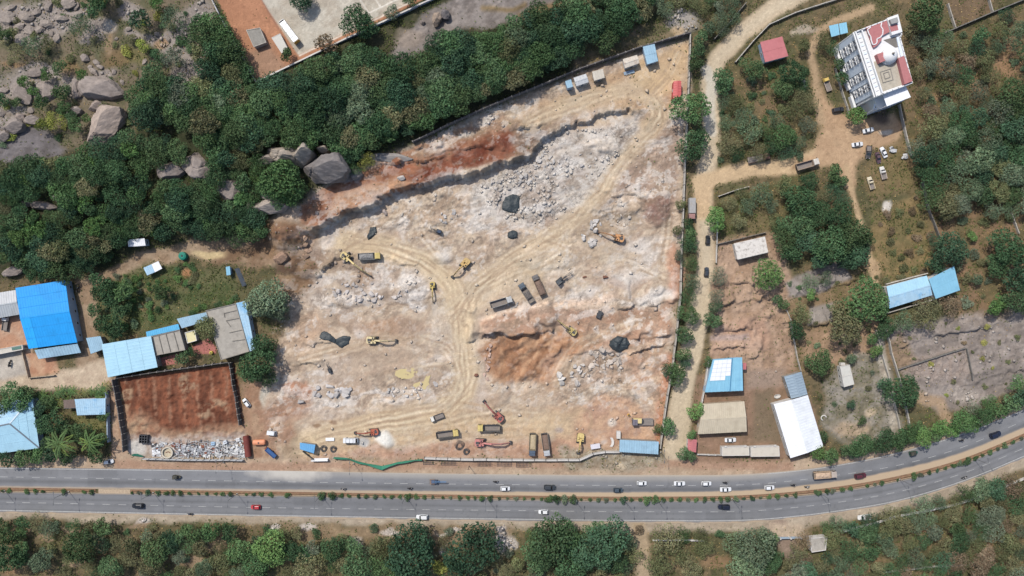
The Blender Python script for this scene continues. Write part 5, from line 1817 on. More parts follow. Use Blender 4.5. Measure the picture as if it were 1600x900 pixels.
boulder(516, 262, 40, 28, 14, -12, 'broad dark grey bouldery outcrop standing over the red bench', c=(134, 128, 126))
boulder(505, 233, 12, 7, 8, -20, 'pale boulder tip poking out over the dark outcrop', c=(176, 164, 150))
boulder(521, 223, 10, 6, 8, -25, 'smaller pale boulder tip further up the slope from the dark outcrop', c=(174, 162, 148))
boulder(424, 322, 32, 14, 8, -3, 'long pale boulder at the corner of the brown spoil', c=(170, 158, 148))
boulder(415, 305, 11, 9, 7, 10, 'boulder knob on top of the long pale boulder', c=(172, 160, 150))
boulder(392, 325, 10, 14, 6, 10, 'grey boulder at the west end of the long pale boulder')
boulder(417, 249, 15, 9, 6, -10, 'pale boulder shelf left of the huge boulder slab', c=(174, 162, 152))
boulder(440, 402, 13, 11, 3, 0, 'brown boulder half buried in the brown spoil', c=(170, 140, 118))
boulder(556, 271, 9, 11, 4, 10, 'grey boulder beside the brush at the end of the red bench', c=(150, 142, 138))
boulder(612, 246, 46, 8, 2.2, -6, 'long grey rock shelf under the trees along the red bench', c=(156, 150, 146))
boulder(628, 278, 7, 5, 2, -15, 'white boulder lying on the red bench', c=(214, 206, 198))
boulder(682, 28, 8, 12, 5, -15, 'brown upright boulder on the bare grey rock by the compound', c=(164, 146, 130))
boulder(695, 22, 9, 10, 4, 0, 'dark boulder right of the brown upright boulder', c=(118, 112, 112))
boulder(660, 34, 4, 4, 2, 0, 'small stone boulder left of the brown upright boulder')
boulder(997, 26, 10, 6, 3, 10, 'smooth grey boulder among trees left of the white stone heap', c=(176, 162, 154))
boulder(208, 143, 5, 4, 2, 0, 'yellowish small boulder between trees right of the two largest boulders', c=(196, 180, 140))
for (x,y,a) in ((8,28,13),(30,62,10),(95,28,10),(70,36,11),(44,48,9),(120,22,9),(88,60,8),(10,60,9),(130,130,6),(190,128,5),(175,150,5),(145,112,8),(155,104,6),(0,175,10),(48,172,6),(15,12,9),(40,25,12),(55,18,8),(75,8,9),(20,30,8),(30,40,9),(105,4,14),(60,46,8),(80,52,6),(118,10,7),(12,45,7),(200,45,6),(210,58,5),(140,105,5),(178,112,5),(150,98,6),(245,53,6),(225,96,5),(182,60,4),(290,128,6),(298,134,5),(305,120,5),(284,138,4),(306,142,4),(4,140,8),(262,60,5)):
 boulder(x, y, a, a * rnd.uniform(0.6, 0.9), a * S * 0.8, rnd.uniform(0, 180), 'smallish weathered boulder scattered in the grass of the hill', 'smallish hill boulders', (164, 152, 142))

HEAPS = [
 (775, 292, 28, 13, 30, 2.2, 5, (194, 186, 178), 'under the middle of the quarry cliff'),
 (820, 275, 22, 12, 22, 2.5, 6, (196, 190, 184), 'between the cliff and the white pit floor'),
 (852, 250, 20, 14, 20, 2.5, 6, (196, 190, 184), 'on the white floor of the upper pit'),
 (905, 255, 36, 20, 14, 2, 4.5, (200, 192, 184), 'beside the curving haul track'),
 (925, 362, 16, 22, 26, 3.5, 7, (202, 196, 190), 'in front of the orange excavator'),
 (575, 455, 62, 16, 46, 2.5, 6.5, (196, 188, 182), 'in the rocky strip south of the loaded tipper'),
 (515, 611, 34, 9, 18, 5, 8.5, (206, 200, 196), 'in the row of large blocks near the pit west edge'),
 (637, 612, 34, 10, 26, 2, 4.2, (204, 198, 192), 'beside the muddy puddles'),
 (871, 590, 9, 12, 5, 6, 9, (208, 202, 194), 'in the compact pile of biggest blocks'),
 (904, 582, 13, 20, 17, 3, 6, (204, 196, 188), 'right of the pile of biggest blocks'),
 (945, 560, 30, 16, 32, 3, 7, (194, 182, 170), 'below the large black tarpaulin'),
 (762, 560, 10, 36, 18, 3, 6, (200, 172, 156), 'along the haul road west of the orange cut'),
 (700, 338, 14, 12, 14, 2.5, 5, (206, 200, 194), 'north of the dark blue drill rig'),
 (803, 477, 10, 6, 12, 2, 3.6, (200, 192, 184), 'dumped in front of the grey tipper'),
 (965, 345, 26, 12, 12, 2.5, 4.5, (196, 184, 170), 'north of the orange excavator'),
 (597, 333, 7, 5, 4, 4, 6, (176, 162, 154), 'at the foot of the cliff near its western end'),
 (480, 388, 12, 22, 16, 3, 7, (176, 148, 126), 'on the brown spoil at the west end of the cliff'),
 (545, 415, 30, 30, 18, 2.5, 5, (176, 160, 146), 'around the arm of the yellow breaker excavator'),
]
nrock = 0
for (cx_,cy_,ra,rb,n,s0,s1,c,where) in HEAPS:
 for k in range(int(n * .84)):
  a = rnd.uniform(0,6.28)
  q = math.sqrt(rnd.random())
  px,py = cx_ + ra * q * math.cos(a),cy_ + rb * q * math.sin(a)
  r = rnd.uniform(s0,s1) * 0.5 * S * 1.5
  x,y,g = W(px,py,r * 0.4)
  o = link('rock', BLOCKS[(k + nrock) % len(BLOCKS)], None, A(*[min(235, v * f) for v, f in zip(c, [rnd.uniform(0.88, 1.08)] * 3)]))
  o.location = (x,y,g + r * 0.25)
  o.rotation_euler = (rnd.uniform(-.3,.3),rnd.uniform(-.3,.3),rnd.uniform(0,6.28))
  o.scale = (r * rnd.uniform(0.95,1.3),) * 3
  tag(o, 'pale broken granite block %s' % where, 'rock', 'broken blocks %s' % where)
  nrock += 1
for (px, py, r, lab) in ((681, 600, 5.5, 'single round grey rock right of the muddy puddles'), (470, 628, 6, 'flat grey rock below the row of large blocks'), (744, 586, 4.5, 'lone brown rock beside the haul road bend'),
                         (913, 432, 4, 'rust brown rock right of the drill rig'), (946, 433, 5, 'flat pale rock alone right of the rust brown rock'), (909, 259, 4.5, 'grey rock beside the haul track')):
 x,y,g = W(px,py,0.4)
 o = link('rock', BLOCKS[int(px) % 14], None, A(*((130, 92, 76) if 'rust' in lab or 'brown rock beside' in lab else (186, 180, 176))))
 o.location = (x,y,g + 0.3)
 o.scale = (r * S,) * 3
 tag(o, lab, 'rock')
# rubble too fine to count
def rubble(name,dens,n,s0,s1,seed,lab,tint):
 r = np.random.default_rng(seed)
 xs_ = r.uniform(-205,205,n * 12)
 ys_ = r.uniform(-120,120,n * 12)
 i = ((xs_ - FX0) / GR).astype(int)
 j = ((ys_ - FY0) / GR).astype(int)
 keep = r.random(len(xs_)) < dens[j,i]
 xs_,ys_,i,j = xs_[keep][:n],ys_[keep][:n],i[keep][:n],j[keep][:n]
 k = len(xs_)
 sc = (s0 + (s1 - s0) * r.random(k) ** 4)
 base = np.array([(1,0,0),(0,1,0),(-1,0,0),(0,-1,0),(0,0,0.8),(0,0,-0.8)],np.float32)
 v = base[None] * (0.7 + 0.6 * r.random((k,6,1))) * sc[:,None,None] * np.array([1,0.8,0.7])
 a = r.random(k) * 6.28
 ca_,sa_ = np.cos(a)[:,None],np.sin(a)[:,None]
 x = v[:,:,0] * ca_ - v[:,:,1] * sa_ + xs_[:,None]
 y = v[:,:,0] * sa_ + v[:,:,1] * ca_ + ys_[:,None]
 z = v[:,:,2] + (Zt[j,i] + sc * 0.2)[:,None] + 0.3 * v[:,:,0]
 co = np.stack([x,y,z],-1).reshape(-1,3)
 f = np.array([(0,1,4),(1,2,4),(2,3,4),(3,0,4),(1,0,5),(2,1,5),(3,2,5),(0,3,5)])
 q = (f[None] + (np.arange(k) * 6)[:,None,None]).reshape(-1,3)
 col = np.array(A(*tint)[:3])[None] * (0.75 + 0.5 * r.random((k,1)))
 # stones carry the colour of the ground they were broken from
 gcol = C[j,i]
 col = 0.35 * col + 0.72 * gcol
 me = np_mesh(name,co,q,np.repeat(col,6,0),3,False)
 me.materials.append(mat('rubble_stone', None, 0.95, 0, 0.15, 3, attr='Col'))
 o = link(name,me)
 o['kind'] = 'stuff'
 o['label'] = lab


cl2 = sst(0.46,0.60,fbm(GX,GY,7,4,881,0.6))
rubble('rubble', np.clip(RUB * RUB * (0.02 + cl2 * cl2), 0, 1), 46000, 0.14, 1.15, 77, 'broken stone littering the quarry floor', (200, 194, 186))

# ------------------------------------------------------------------ buildings
m_wallw = mat('white_plaster', A(214, 210, 204), 0.85, 0, 0.12, 0.6, dirt=A(160, 150, 138))
m_wallg = mat('grey_plaster', A(158, 152, 144), 0.88, 0, 0.15, 0.7, dirt=A(108, 102, 96))
m_wallb = mat('blue_plaster', A(166, 186, 206), 0.85, 0, 0.1, 0.6, dirt=A(140, 150, 160))
m_wallt = mat('tan_plaster', A(190, 172, 150), 0.88, 0, 0.15, 0.7, dirt=A(130, 116, 100))
m_conc = mat('roof_concrete', A(172, 166, 156), 0.9, 0, 0.16, 0.7, dirt=A(120, 114, 108), bump=0.2)
m_concd = mat('wall_concrete', A(128, 124, 118), 0.9, 0, 0.2, 0.8, dirt=A(80, 78, 76))
m_concl = mat('precast_concrete', A(190, 184, 174), 0.9, 0, 0.18, 0.9, dirt=A(128, 120, 110))
m_dark = mat('dark_void', A(44, 46, 50), 0.6, 0, 0.1, 1)
m_glass = mat('window_glass', A(58, 66, 76), 0.15, 0, 0.1, 1, spec=0.6)
m_door = mat('door_paint', A(96, 110, 128), 0.6, 0, 0.1, 1)
m_ridge = mat('ridge_cap', A(120, 128, 138), 0.6, 0.2, 0.1, 1)
m_gut = mat('gutter', A(96, 104, 112), 0.6, 0.2, 0.1, 1)
m_woodf = mat('white_frame', A(224, 222, 218), 0.7, 0, 0.08, 1)


def sheet_mat(name,c,var=0.06,dirt=None,rough=0.5,amt=0.4,scale=0.5):
 var = max(var * 1.4,.08)
 dirt = dirt or tuple(v * .82 for v in c)
 amt = max(amt,.45)
 return mat(name,A(*c),rough,0.0,var,scale,dirt=A(*dirt) if dirt else None,dirt_amt=amt,spec=0.25)


def wpt(p,h):
 x,y,g = W(p[0],p[1],h)
 return Vector((x,y,g + h))


def corr(mb,a,b,c,d,pitch=0.9,amp=0.05,thick=0.05,lap=True):
 """ribbed sheet: ribs run from edge a-b down to edge d-c"""
 L = ((b - a).length + (c - d).length) / 2
 n = max(2,int(L / pitch))
 nrm = (b - a).cross(d - a).normalized()
 if nrm.z < 0:
  nrm = -nrm
 top,bot = [],[]
 prof = ((0.0,0),(0.62,0),(0.72,1),(0.9,1))
 ts = [((k + t) / n,u) for k in range(n) for t,u in prof] + [(1.0,0)]
 for t,u in ts:
  e = nrm * (amp * u)
  top.append(a.lerp(b,t) + e)
  bot.append(d.lerp(c,t) + e)
 k = len(ts)
 vs = top + bot
 fs = [(i,i + 1,k + i + 1,k + i) for i in range(k - 1)]
 mb.add(vs,fs)
 # sheets lap over each other down the slope
 W_ = ((d - a).length + (c - b).length) / 2
 nl = int(W_ / 6)
 for j in range(1,nl + 1):
  u_ = j / (nl + 1)
  p_,q_ = a.lerp(d,u_),b.lerp(c,u_)
  mb.beam(p_ + nrm * (amp + .02),q_ + nrm * (amp + .02),.16,.05)
 lo = nrm * -thick
 mb.add([a + lo,b + lo,c + lo,d + lo,a,b,c,d],[(0,1,2,3),(0,4,5,1),(1,5,6,2),(2,6,7,3),(3,7,4,0)])


def opening(parent, p, q, z0, z1, t0, t1, name='window', glass=None, frame=None, depth=0.06):
 """window or door on the wall running p to q (outside on its right hand), t along it in metres"""
 d = (q - p)
 L = d.length
 d.normalize()
 nrm = Vector((d.y,-d.x,0))
 ang = math.atan2(d.y,d.x)
 c = p + d * ((t0 + t1) / 2) + nrm * (depth / 2)
 f = MB().m(frame or m_woodf)
 w,h = t1 - t0,z1 - z0
 zc = (z0 + z1) / 2
 bw = 0.09
 for (dx,dz,sx,sz) in ((0,h / 2 - bw / 2,w,bw),(0,-h / 2 + bw / 2,w,bw),(-w / 2 + bw / 2,0,bw,h - 2 * bw),(w / 2 - bw / 2,0,bw,h - 2 * bw)):
  f.box((c.x + d.x * dx,c.y + d.y * dx,zc + dz),(sx,depth,sz),rz=ang)
 if name == 'door':
  f.m(glass or m_door).box((c.x - nrm.x * .012,c.y - nrm.y * .012,zc),(w - 2 * bw,depth * 0.5,h - 2 * bw),rz=ang)
  o = f.build('door', parent)
  MB().m(m_gut).box((c.x + d.x * (w / 2 - 0.2) + nrm.x * 0.05, c.y + d.y * (w / 2 - 0.2) + nrm.y * 0.05, z0 + h * 0.5), (0.06, 0.06, 0.16), rz=ang).build('handle', o)
  return o
 o = f.build(name,parent)
 MB().m(glass or m_glass).box((c.x - nrm.x * .012, c.y - nrm.y * .012, zc), (w - 2 * bw, depth * 0.5, h - 2 * bw), rz=ang).build('pane', o)
 return o


def shed(name, label, cat, quad, h, rise=0.0, ridge=None, roofm=None, wallm=None, roofm2=None, overhang=0.35, pitch=0.9, open_sides=False, mono=0.0, openings=True, group=None, amp=0.05, roof_name='roof'):
 """quad: roof corners as seen in the photograph, clockwise from the top left: a b c d.
 ridge 'h': runs from the left edge to the right edge; 'v': top edge to bottom edge; None: single slope (a-b edge higher by mono)"""
 a,b,c,d = [wpt(p,h) for p in quad]
 zb = min(gz(p.x,p.y) for p in (a,b,c,d))
 ze = max(gz(p.x,p.y) for p in (a,b,c,d)) + h
 for p in (a,b,c,d):
  p.z = ze
 ctr = (a + b + c + d) / 4
 r = thing(name,label,cat,(ctr.x,ctr.y,zb),0,group)
 o_ = Vector((ctr.x,ctr.y,zb))
 a,b,c,d = [p - o_ for p in (a,b,c,d)]
 hz = ze - zb
 wm = wallm or m_wallg
 ins = [p + Vector((-p.x,-p.y,0)).normalized() * overhang * 1.3 for p in (a,b,c,d)]
 if mono:
  a.z += mono
  b.z += mono
 up = Vector((0,0,rise))
 # walls
 if not open_sides:
  mb = MB().m(wm)
  ia,ib,ic,id_ = ins
  zt = hz - 0.04
  P4 = [ia,ib,ic,id_]
  for k in range(4):
   p,q = P4[k],P4[(k + 1) % 4]
   inn = Vector((-(q - p).y,(q - p).x,0)).normalized() * -0.18
   pts = [(p.x,p.y,-0.4),(q.x,q.y,-0.4),(q.x,q.y,zt),(p.x,p.y,zt)]
   if mono:
    zp = zt + (mono * 0.9 if k in (0,) or (k == 3 and True) else 0)
   apex = None
   if ridge == 'h' and k in (1, 3) or ridge == 'v' and k in (0, 2):
    m_ = (p + q) / 2
    apex = (m_.x,m_.y,zt + rise * 0.93)
   if mono:
    za = {0: (mono,mono),1: (mono,0),2: (0,0),3: (0,mono)}[k]
    pts[2] = (q.x,q.y,zt + za[1] * 0.93)
    pts[3] = (p.x,p.y,zt + za[0] * 0.93)
   front = pts[:3] + ([apex] if apex else []) + [pts[3]]
   n = len(front)
   back = [(v[0] - inn.x * -1,v[1] - inn.y * -1,v[2]) for v in front]
   mb.add(front + back,[tuple(range(n)),tuple(range(2 * n - 1,n - 1,-1))] + [(i,n + i,n + (i + 1) % n,(i + 1) % n) for i in range(n)])
  mb.build('wall', r)
  if openings:
   # south side (d-c) and east side (b-c)
   for p,q in ((id_,ic),(ic,ib),(ia,id_)):
    L = (q - p).length
    n = max(1,int(L / 4.5))
    for k in range(n):
     t = L * (k + 0.5) / n
     if k == n // 2 and (p is id_):
      opening(r, p, q, 0.02, min(2.15, hz - 0.35), t - 0.55, t + 0.55, 'door')
     elif hz > 2.3:
      opening(r,p,q,1.0,min(2.1,hz - 0.3),t - 0.6,t + 0.6)
 else:
  for p in ins + [(ins[0] + ins[1]) / 2,(ins[2] + ins[3]) / 2]:
   MB().m(m_gut).tube((p.x, p.y, -0.3), (p.x, p.y, hz - 0.06), 0.08).build('post', r)
 rm = roofm
 if ridge == 'h':
  l,rr = (a + d) / 2 + up,(b + c) / 2 + up
  m1 = MB().m(rm)
  corr(m1,l,rr,b,a,pitch,amp)
  m1.build(roof_name,r)
  m2 = MB().m(roofm2 or rm)
  corr(m2,l,rr,c,d,pitch,amp)
  m2.build(roof_name,r)
  MB().m(roofm2 or rm).beam(l + Vector((0, 0, .05)), rr + Vector((0, 0, .05)), 0.45, 0.06).build('ridge_cap', r)
 elif ridge == 'v':
  l,rr = (a + b) / 2 + up,(d + c) / 2 + up
  m1 = MB().m(rm)
  corr(m1,l,rr,d,a,pitch,amp)
  m1.build(roof_name,r)
  m2 = MB().m(roofm2 or rm)
  corr(m2,l,rr,c,b,pitch,amp)
  m2.build(roof_name,r)
  MB().m(roofm2 or rm).beam(l + Vector((0, 0, .05)), rr + Vector((0, 0, .05)), 0.45, 0.06).build('ridge_cap', r)
 else:
  m1 = MB().m(rm)
  corr(m1,a,b,c,d,pitch,amp)
  m1.build(roof_name,r)
  MB().m(m_gut).beam(d + Vector((0, 0, -.03)), c + Vector((0, 0, -.03)), 0.14, 0.12).build('gutter', r)
 r['_h'] = hz
 return r,(a,b,c,d),ins,o_


def flat_house(name,label,cat,quad,h,roofm=None,wallm=None,parapet=0.35,pw_=0.22,pm=None,group=None,openings=True):
 a,b,c,d = [wpt(p,h) for p in quad]
 zb = min(gz(p.x,p.y) for p in (a,b,c,d))
 ze = max(gz(p.x,p.y) for p in (a,b,c,d)) + h
 ctr = (a + b + c + d) / 4
 o_ = Vector((ctr.x,ctr.y,zb))
 r = thing(name,label,cat,o_,0,group)
 q = [Vector((p.x,p.y,0)) - Vector((o_.x,o_.y,0)) for p in (a,b,c,d)]
 hz = ze - zb
 MB().m(wallm or m_wallg).prism([(p.x, p.y) for p in q[::-1]], -0.4, hz - parapet).build('wall', r)
 s = [p * (1 - 0.02) for p in q]
 MB().m(roofm or m_conc).prism([(p.x * .985, p.y * .985) for p in q[::-1]], hz - parapet + 0.003, hz - parapet + 0.05).build('roof', r)
 for k in range(4):
  p,e = q[k],q[(k + 1) % 4]
  dd = (e - p).normalized()
  sh = dd * (pw_ / 2)
  MB().m(pm or wallm or m_wallg).beam(p + sh + Vector((0, 0, hz - parapet / 2 + .01)), e + sh + Vector((0, 0, hz - parapet / 2 + .01)), pw_, parapet + .02).build('parapet', r)
 if openings:
  for p,e in ((q[3],q[2]),(q[2],q[1])):
   L = (e - p).length
   n = max(1,int(L / 4))
   for k in range(n):
    t = L * (k + .5) / n
    opening(r, p, e, 0.02 if k == 0 else 0.9, 2.1, t - .5, t + .5, 'door' if k == 0 else 'window')
 return r,q,hz,o_


def loc(o_,p,h):
 v = wpt(p,h)
 return Vector((v.x - o_.x,v.y - o_.y,0))


# --- left yard
BLUE = sheet_mat('bright_blue_sheet', (38, 160, 238), 0.04, None, 0.45)
BLUE2 = sheet_mat('bright_blue_sheet_new', (44, 172, 248), 0.04, None, 0.45)
PALE = sheet_mat('pale_blue_sheet', (172, 214, 234), 0.04, (150, 186, 206), 0.5, 0.25)
PALE2 = sheet_mat('weathered_blue_sheet', (160, 194, 214), 0.10, (112, 130, 146), 0.55, 0.5)
PALE3 = sheet_mat('patchy_blue_sheet', (172, 206, 228), 0.10, (60, 160, 220), 0.55, 0.7, 0.6)
GREYS = sheet_mat('grey_sheet', (176, 182, 186), 0.08, (140, 140, 138), 0.55, 0.5)
GREYW = sheet_mat('pale_grey_sheet', (202, 204, 206), 0.05, (176, 176, 174), 0.55, 0.4)
WHITE = sheet_mat('white_sheet', (244, 246, 250), 0.03, (226, 230, 236), 0.5, 0.3)
STAIN = sheet_mat('stained_white_roof', (224, 218, 210), 0.08, (120, 108, 98), 0.7, 0.75, 2.2)
BEIGE = sheet_mat('beige_asbestos_sheet', (200, 188, 166), 0.08, (160, 146, 124), 0.8, 0.5)
RED = sheet_mat('red_sheet', (196, 122, 124), 0.05, (168, 92, 92), 0.6, 0.4)
SKYB = sheet_mat('sky_blue_sheet', (140, 196, 222), 0.04, (104, 168, 204), 0.5, 0.3)
RUSTW = sheet_mat('rusty_white_sheet', (214, 204, 190), 0.1, (150, 104, 72), 0.7, 0.8, 0.9)

r, q, ins, o_ = shed('blue_shed', 'big bright blue gable roofed shed in the left yard', 'shed', [(24.6, 450), (102, 437.6), (121, 535), (45, 545)], 4.2, 1.1, 'h', BLUE, m_wallb, pitch=1.0)
# newer sheet strip on the south slope, and the corrugated awning below
a_,b_,c_,d_ = q
l_,r_ = (a_ + d_) / 2 + Vector((0,0,1.1)),(b_ + c_) / 2 + Vector((0,0,1.1))
mb = MB().m(BLUE2)
e1,e2 = l_.lerp(r_,0.004),l_.lerp(r_,0.2)
f1,f2 = d_.lerp(c_,0.004),d_.lerp(c_,0.2)
up_ = Vector((0,0,0.07))
corr(mb,e1 + up_,e2 + up_,f2 + up_,f1 + up_,1.0)
mb.build('new_roof_sheet', r)
mb = MB().m(PALE2)
x1,x2 = loc(o_,(54,547),3.3),loc(o_,(121,536.5),3.3)
x3,x4 = loc(o_,(126.5,551),2.9),loc(o_,(60,561),2.9)
for v,zz in ((x1,3.5),(x2,3.5),(x3,3.0),(x4,3.0)):
 v.z = zz
corr(mb,x1,x2,x3,x4,1.1,0.09)
mb.build('awning', r)
for t in (0.02,0.35,0.68,0.98):
 p = x4.lerp(x3,t)
 MB().m(m_gut).tube((p.x, p.y, -0.3), (p.x, p.y, 2.93), 0.07).build('awning_post', r)
shed('grey_shed', 'grey roofed shed with ribbed lower slope against the left border', 'shed', [(-28, 461.5), (24.6, 453), (32.5, 491), (-24, 501)], 3.6, 0.7, 'h', GREYW, m_wallg, GREYS, pitch=0.9, amp=0.07)
shed('small_shed', 'small patchy blue-grey lean-to shed between the bright blue and the long pale roofs', 'shed', [(135.6, 528), (158, 525), (164, 545), (142, 553)], 3.0, 0, None, PALE2, m_wallg, mono=0.4, pitch=0.7)
r, q, ins, o_ = shed('long_shed', 'long smooth pale blue roofed shed above the red soil plot', 'shed', [(159, 538), (236, 525), (246.5, 573.8), (168.5, 589.7)], 4.2, 0.5, 'v', PALE, m_wallg, pitch=1.2, amp=0.02)
# concrete houses
r, q, hz, o_ = flat_house('concrete_house', 'grey flat roofed house with three roof beams beside the long pale shed', 'house', [(237, 526), (280, 515.6), (289, 546.6), (244, 555)], 3.6, wallm=m_wallg)
for t in (0.24,0.5,0.78):
 p,e = q[0].lerp(q[1],t),q[3].lerp(q[2],t)
 MB().m(m_concd).beam(p + Vector((0, 0, hz - 0.2)), e + Vector((0, 0, hz - 0.2)), 0.22, 0.28).build('roof_beam', r)
shed('roof_strip', 'narrow bright blue lean-to roof along the back of the grey flat roofed house', 'lean-to', [(228.4, 518.4), (279, 506), (281, 514.7), (229.5, 526.5)], 3.2, 0, None, sheet_mat('strip_blue', (104, 188, 232), 0.06), m_wallg, mono=0.2, pitch=0.8)
shed('lean_to', 'pale blue lean-to roof half under the olive courtyard tree', 'lean-to', [(277, 498), (324, 487.5), (327, 500.5), (284, 513)], 3.2, 0, None, PALE2, m_wallg, mono=0.3, pitch=0.8)
r, q, hz, o_ = flat_house('flat_roofed_house', 'large grey flat roofed house with raised beams and a blue strip roof', 'house', [(322, 485.6), (368, 474.5), (389, 549), (345.6, 562)], 4.0, wallm=m_wallg, roofm=m_conc)
for pts_ in ([(350,489.5),(369,485),],[(350,489.5),(351,496)],[(353,501),(374,497)],[(353,501),(360,510)],[(358,520),(380,515)],[(363,533),(382,530.5)]):
 p,e = loc(o_,pts_[0],4),loc(o_,pts_[1],4)
 MB().m(m_concd).beam(p + Vector((0, 0, hz - 0.22)), e + Vector((0, 0, hz - 0.22)), 0.2, 0.3).build('roof_beam', r)
shed('side_roof', 'narrow blue and white sheet roof along the east side of the large flat house', 'lean-to', [(368.8, 473.6), (384, 470), (398.5, 546.6), (390.5, 549)], 3.7, 0, None, PALE3, m_wallb, mono=0.0, pitch=0.9)
# courtyard shrine-like kiosk, low walls
flat_house('kiosk', 'small pale yellow roofed kiosk in the red courtyard', 'kiosk', [(289, 520), (304, 516), (307, 532), (293, 536)], 2.6, mat('cream_roof', A(226, 216, 170), 0.8, 0, .1, 1), m_wallw, 0.25, 0.2, m_woodf, openings=False)
x,y,g = W(330,551,0.7)
t = thing('water_tank', 'yellow domed tank on the courtyard terrace of the concrete houses', 'tank', (x, y, g))
MB().m(mat('yellow_plastic', A(216, 196, 96), 0.5)).tube((0, 0, 0), (0, 0, 1.0), 0.65, 0.65, 16).tube((0, 0, 1.0), (0, 0, 1.3), 0.65, 0.25, 16).build('body', t, smooth=False)
MB().m(m_dark).tube((0, 0, 1.3), (0, 0, 1.38), 0.25, 0.22, 12).build('lid', t)
# hip roofed house at the lower left border
def hip_house():
 h = 4.2
 pts_ = [(-46,636),(50.5,621),(61.4,700),(-40,714)]
 a,b,c,d = [wpt(p,h) for p in pts_]
 p1,p2 = wpt((-14,668),h + 2),wpt((15,662),h + 2)
 zb = min(gz(p.x,p.y) for p in (a,b,c,d))
 ctr = (a + b + c + d) / 4
 o_ = Vector((ctr.x,ctr.y,zb))
 r = thing('hip_roofed_house', 'pale blue hip roofed house at the lower left border', 'house', o_)
 a,b,c,d,p1,p2 = [p - o_ for p in (a,b,c,d,p1,p2)]
 MB().m(m_wallb).prism([(p.x * .95, p.y * .95) for p in (d, c, b, a)], -0.3, h - 0.05).build('wall', r)
 for e1,e2,t2,t1 in ((p1,p2,b,a),(p2,p2,c,b),(p1,p2,c,d),(p1,p1,d,a)):
  mb = MB().m(PALE3 if e1 is p1 and t2 is b else PALE)
  if e1 is e2:
   e1 = p2 + (t1 - t2) * 0.001 if e1 is p2 else p1
   e2 = e1 + (t2 - t1) * 0.002
  corr(mb,e1,e2,t2,t1,1.0,0.03)
  mb.build('roof_slope', r)
 for e,t in ((p2,b),(p2,c),(p1,p2)):
  MB().m(mat('hip_cap_light', A(206, 222, 232), 0.5) if t is b else m_ridge).beam(e + Vector((0, 0, .06)), t + Vector((0, 0, .06)), 0.5, 0.08).build('ridge_cap', r)
 for k in (0.2,0.5,0.8):
  p,q = d * 0.95,c * 0.95
  p.z = q.z = 0
  L = (q - p).length
  opening(r,p,q,1,2.2,L * k - .6,L * k + .6)


hip_house()
r, q, ins, o_ = shed('patchy_hut', 'patchy blue and white roofed hut among banana plants', 'hut', [(117.5, 623.5), (166, 622), (165, 647.5), (120.5, 649)], 3.2, 0, None, PALE3, m_wallw, mono=0.3, pitch=0.8)
shed('brown_hut', 'brown tiled lean-to joined to the patchy blue hut', 'lean-to', [(99.5, 625), (116.8, 624), (119, 637.5), (100, 638)], 2.8, 0, None, sheet_mat('brown_sheet', (128, 112, 104), .1, (90, 78, 70), .8), m_wallw, mono=0.2, pitch=0.5)
# sheds along the farm lane
shed('white_shed', 'little white roofed shed with blue walls at the edge of the wood', 'shed', [(200, 374.7), (227.5, 372.5), (229.6, 384), (202, 386)], 2.8, 0, None, WHITE, m_wallb, mono=0.25, pitch=0.7)
r, q, ins, o_ = shed('canopy', 'tilted blue and white sheet canopy standing over the farm lane', 'canopy', [(224, 418.5), (236.5, 413), (242, 425.5), (230, 430.5)], 2.3, 0, None, PALE3, None, open_sides=True, pitch=0.8)
mb = MB().m(WHITE)
w1,w2,w3,w4 = [loc(o_,p,2.3) + Vector((0,0,2.33)) for p in ((236.5,413),(247.5,408),(253.5,419.5),(242,425.5))]
corr(mb,w1,w2,w3,w4,0.8)
mb.build('white_roof_half', r)
for p in (w2,w3):
 MB().m(m_gut).tube((p.x * .96, p.y * .96, -0.3), (p.x * .96, p.y * .96, 2.28), 0.07).build('post', r)
x,y,g = W(286,400,1)
t = thing('green_tank', 'green tarpaulin wrapped tank beside the farm lane', 'tank', (x, y, g), 0.1)
MB().m(mat('green_tarp', A(20, 128, 108), 0.6, 0, 0.2, 1.5, bump=0.4)).loft([[(math.cos(k / 12 * 6.283) * rr * (1 + .06 * math.sin(k * 2.4)), math.sin(k / 12 * 6.283) * rr * 1.1, z) for k in range(12)] for rr, z in ((1.5, -0.1), (1.55, 1.2), (1.45, 1.8), (0.9, 2.0))]).build('cover', t)
MB().m(m_dark).tube((0, 0, 1.98), (0, 0, 2.1), 0.4, 0.35, 10).build('lid', t)
shed('blue_booth', 'tiny bright blue booth on the bare ground east of the garden', 'booth', [(353, 417), (359.5, 416), (360.5, 429.5), (354, 430.5)], 2.2, 0, None, SKYB, m_wallb, mono=0.15, pitch=0.6, openings=False)
mb = MB().m(mat('dark_sheet', A(96, 104, 114), 0.6, 0, .15, .8))
x,y,g = W(376,433,0.8)
t = thing('sheet_fence', 'leaning dark sheet metal fence beside the tiny blue booth', 'fence', (x, y, g), math.radians(-66))
mb.box((0, 0, 0.8), (7.5, 0.06, 1.9), rx=0.75).build('sheet', t)
for k in (-3.4,0,3.4):
 MB().m(m_gut).tube((k, 0.55, -0.2), (k, 0.3, 1.3), 0.05).build('post', t)

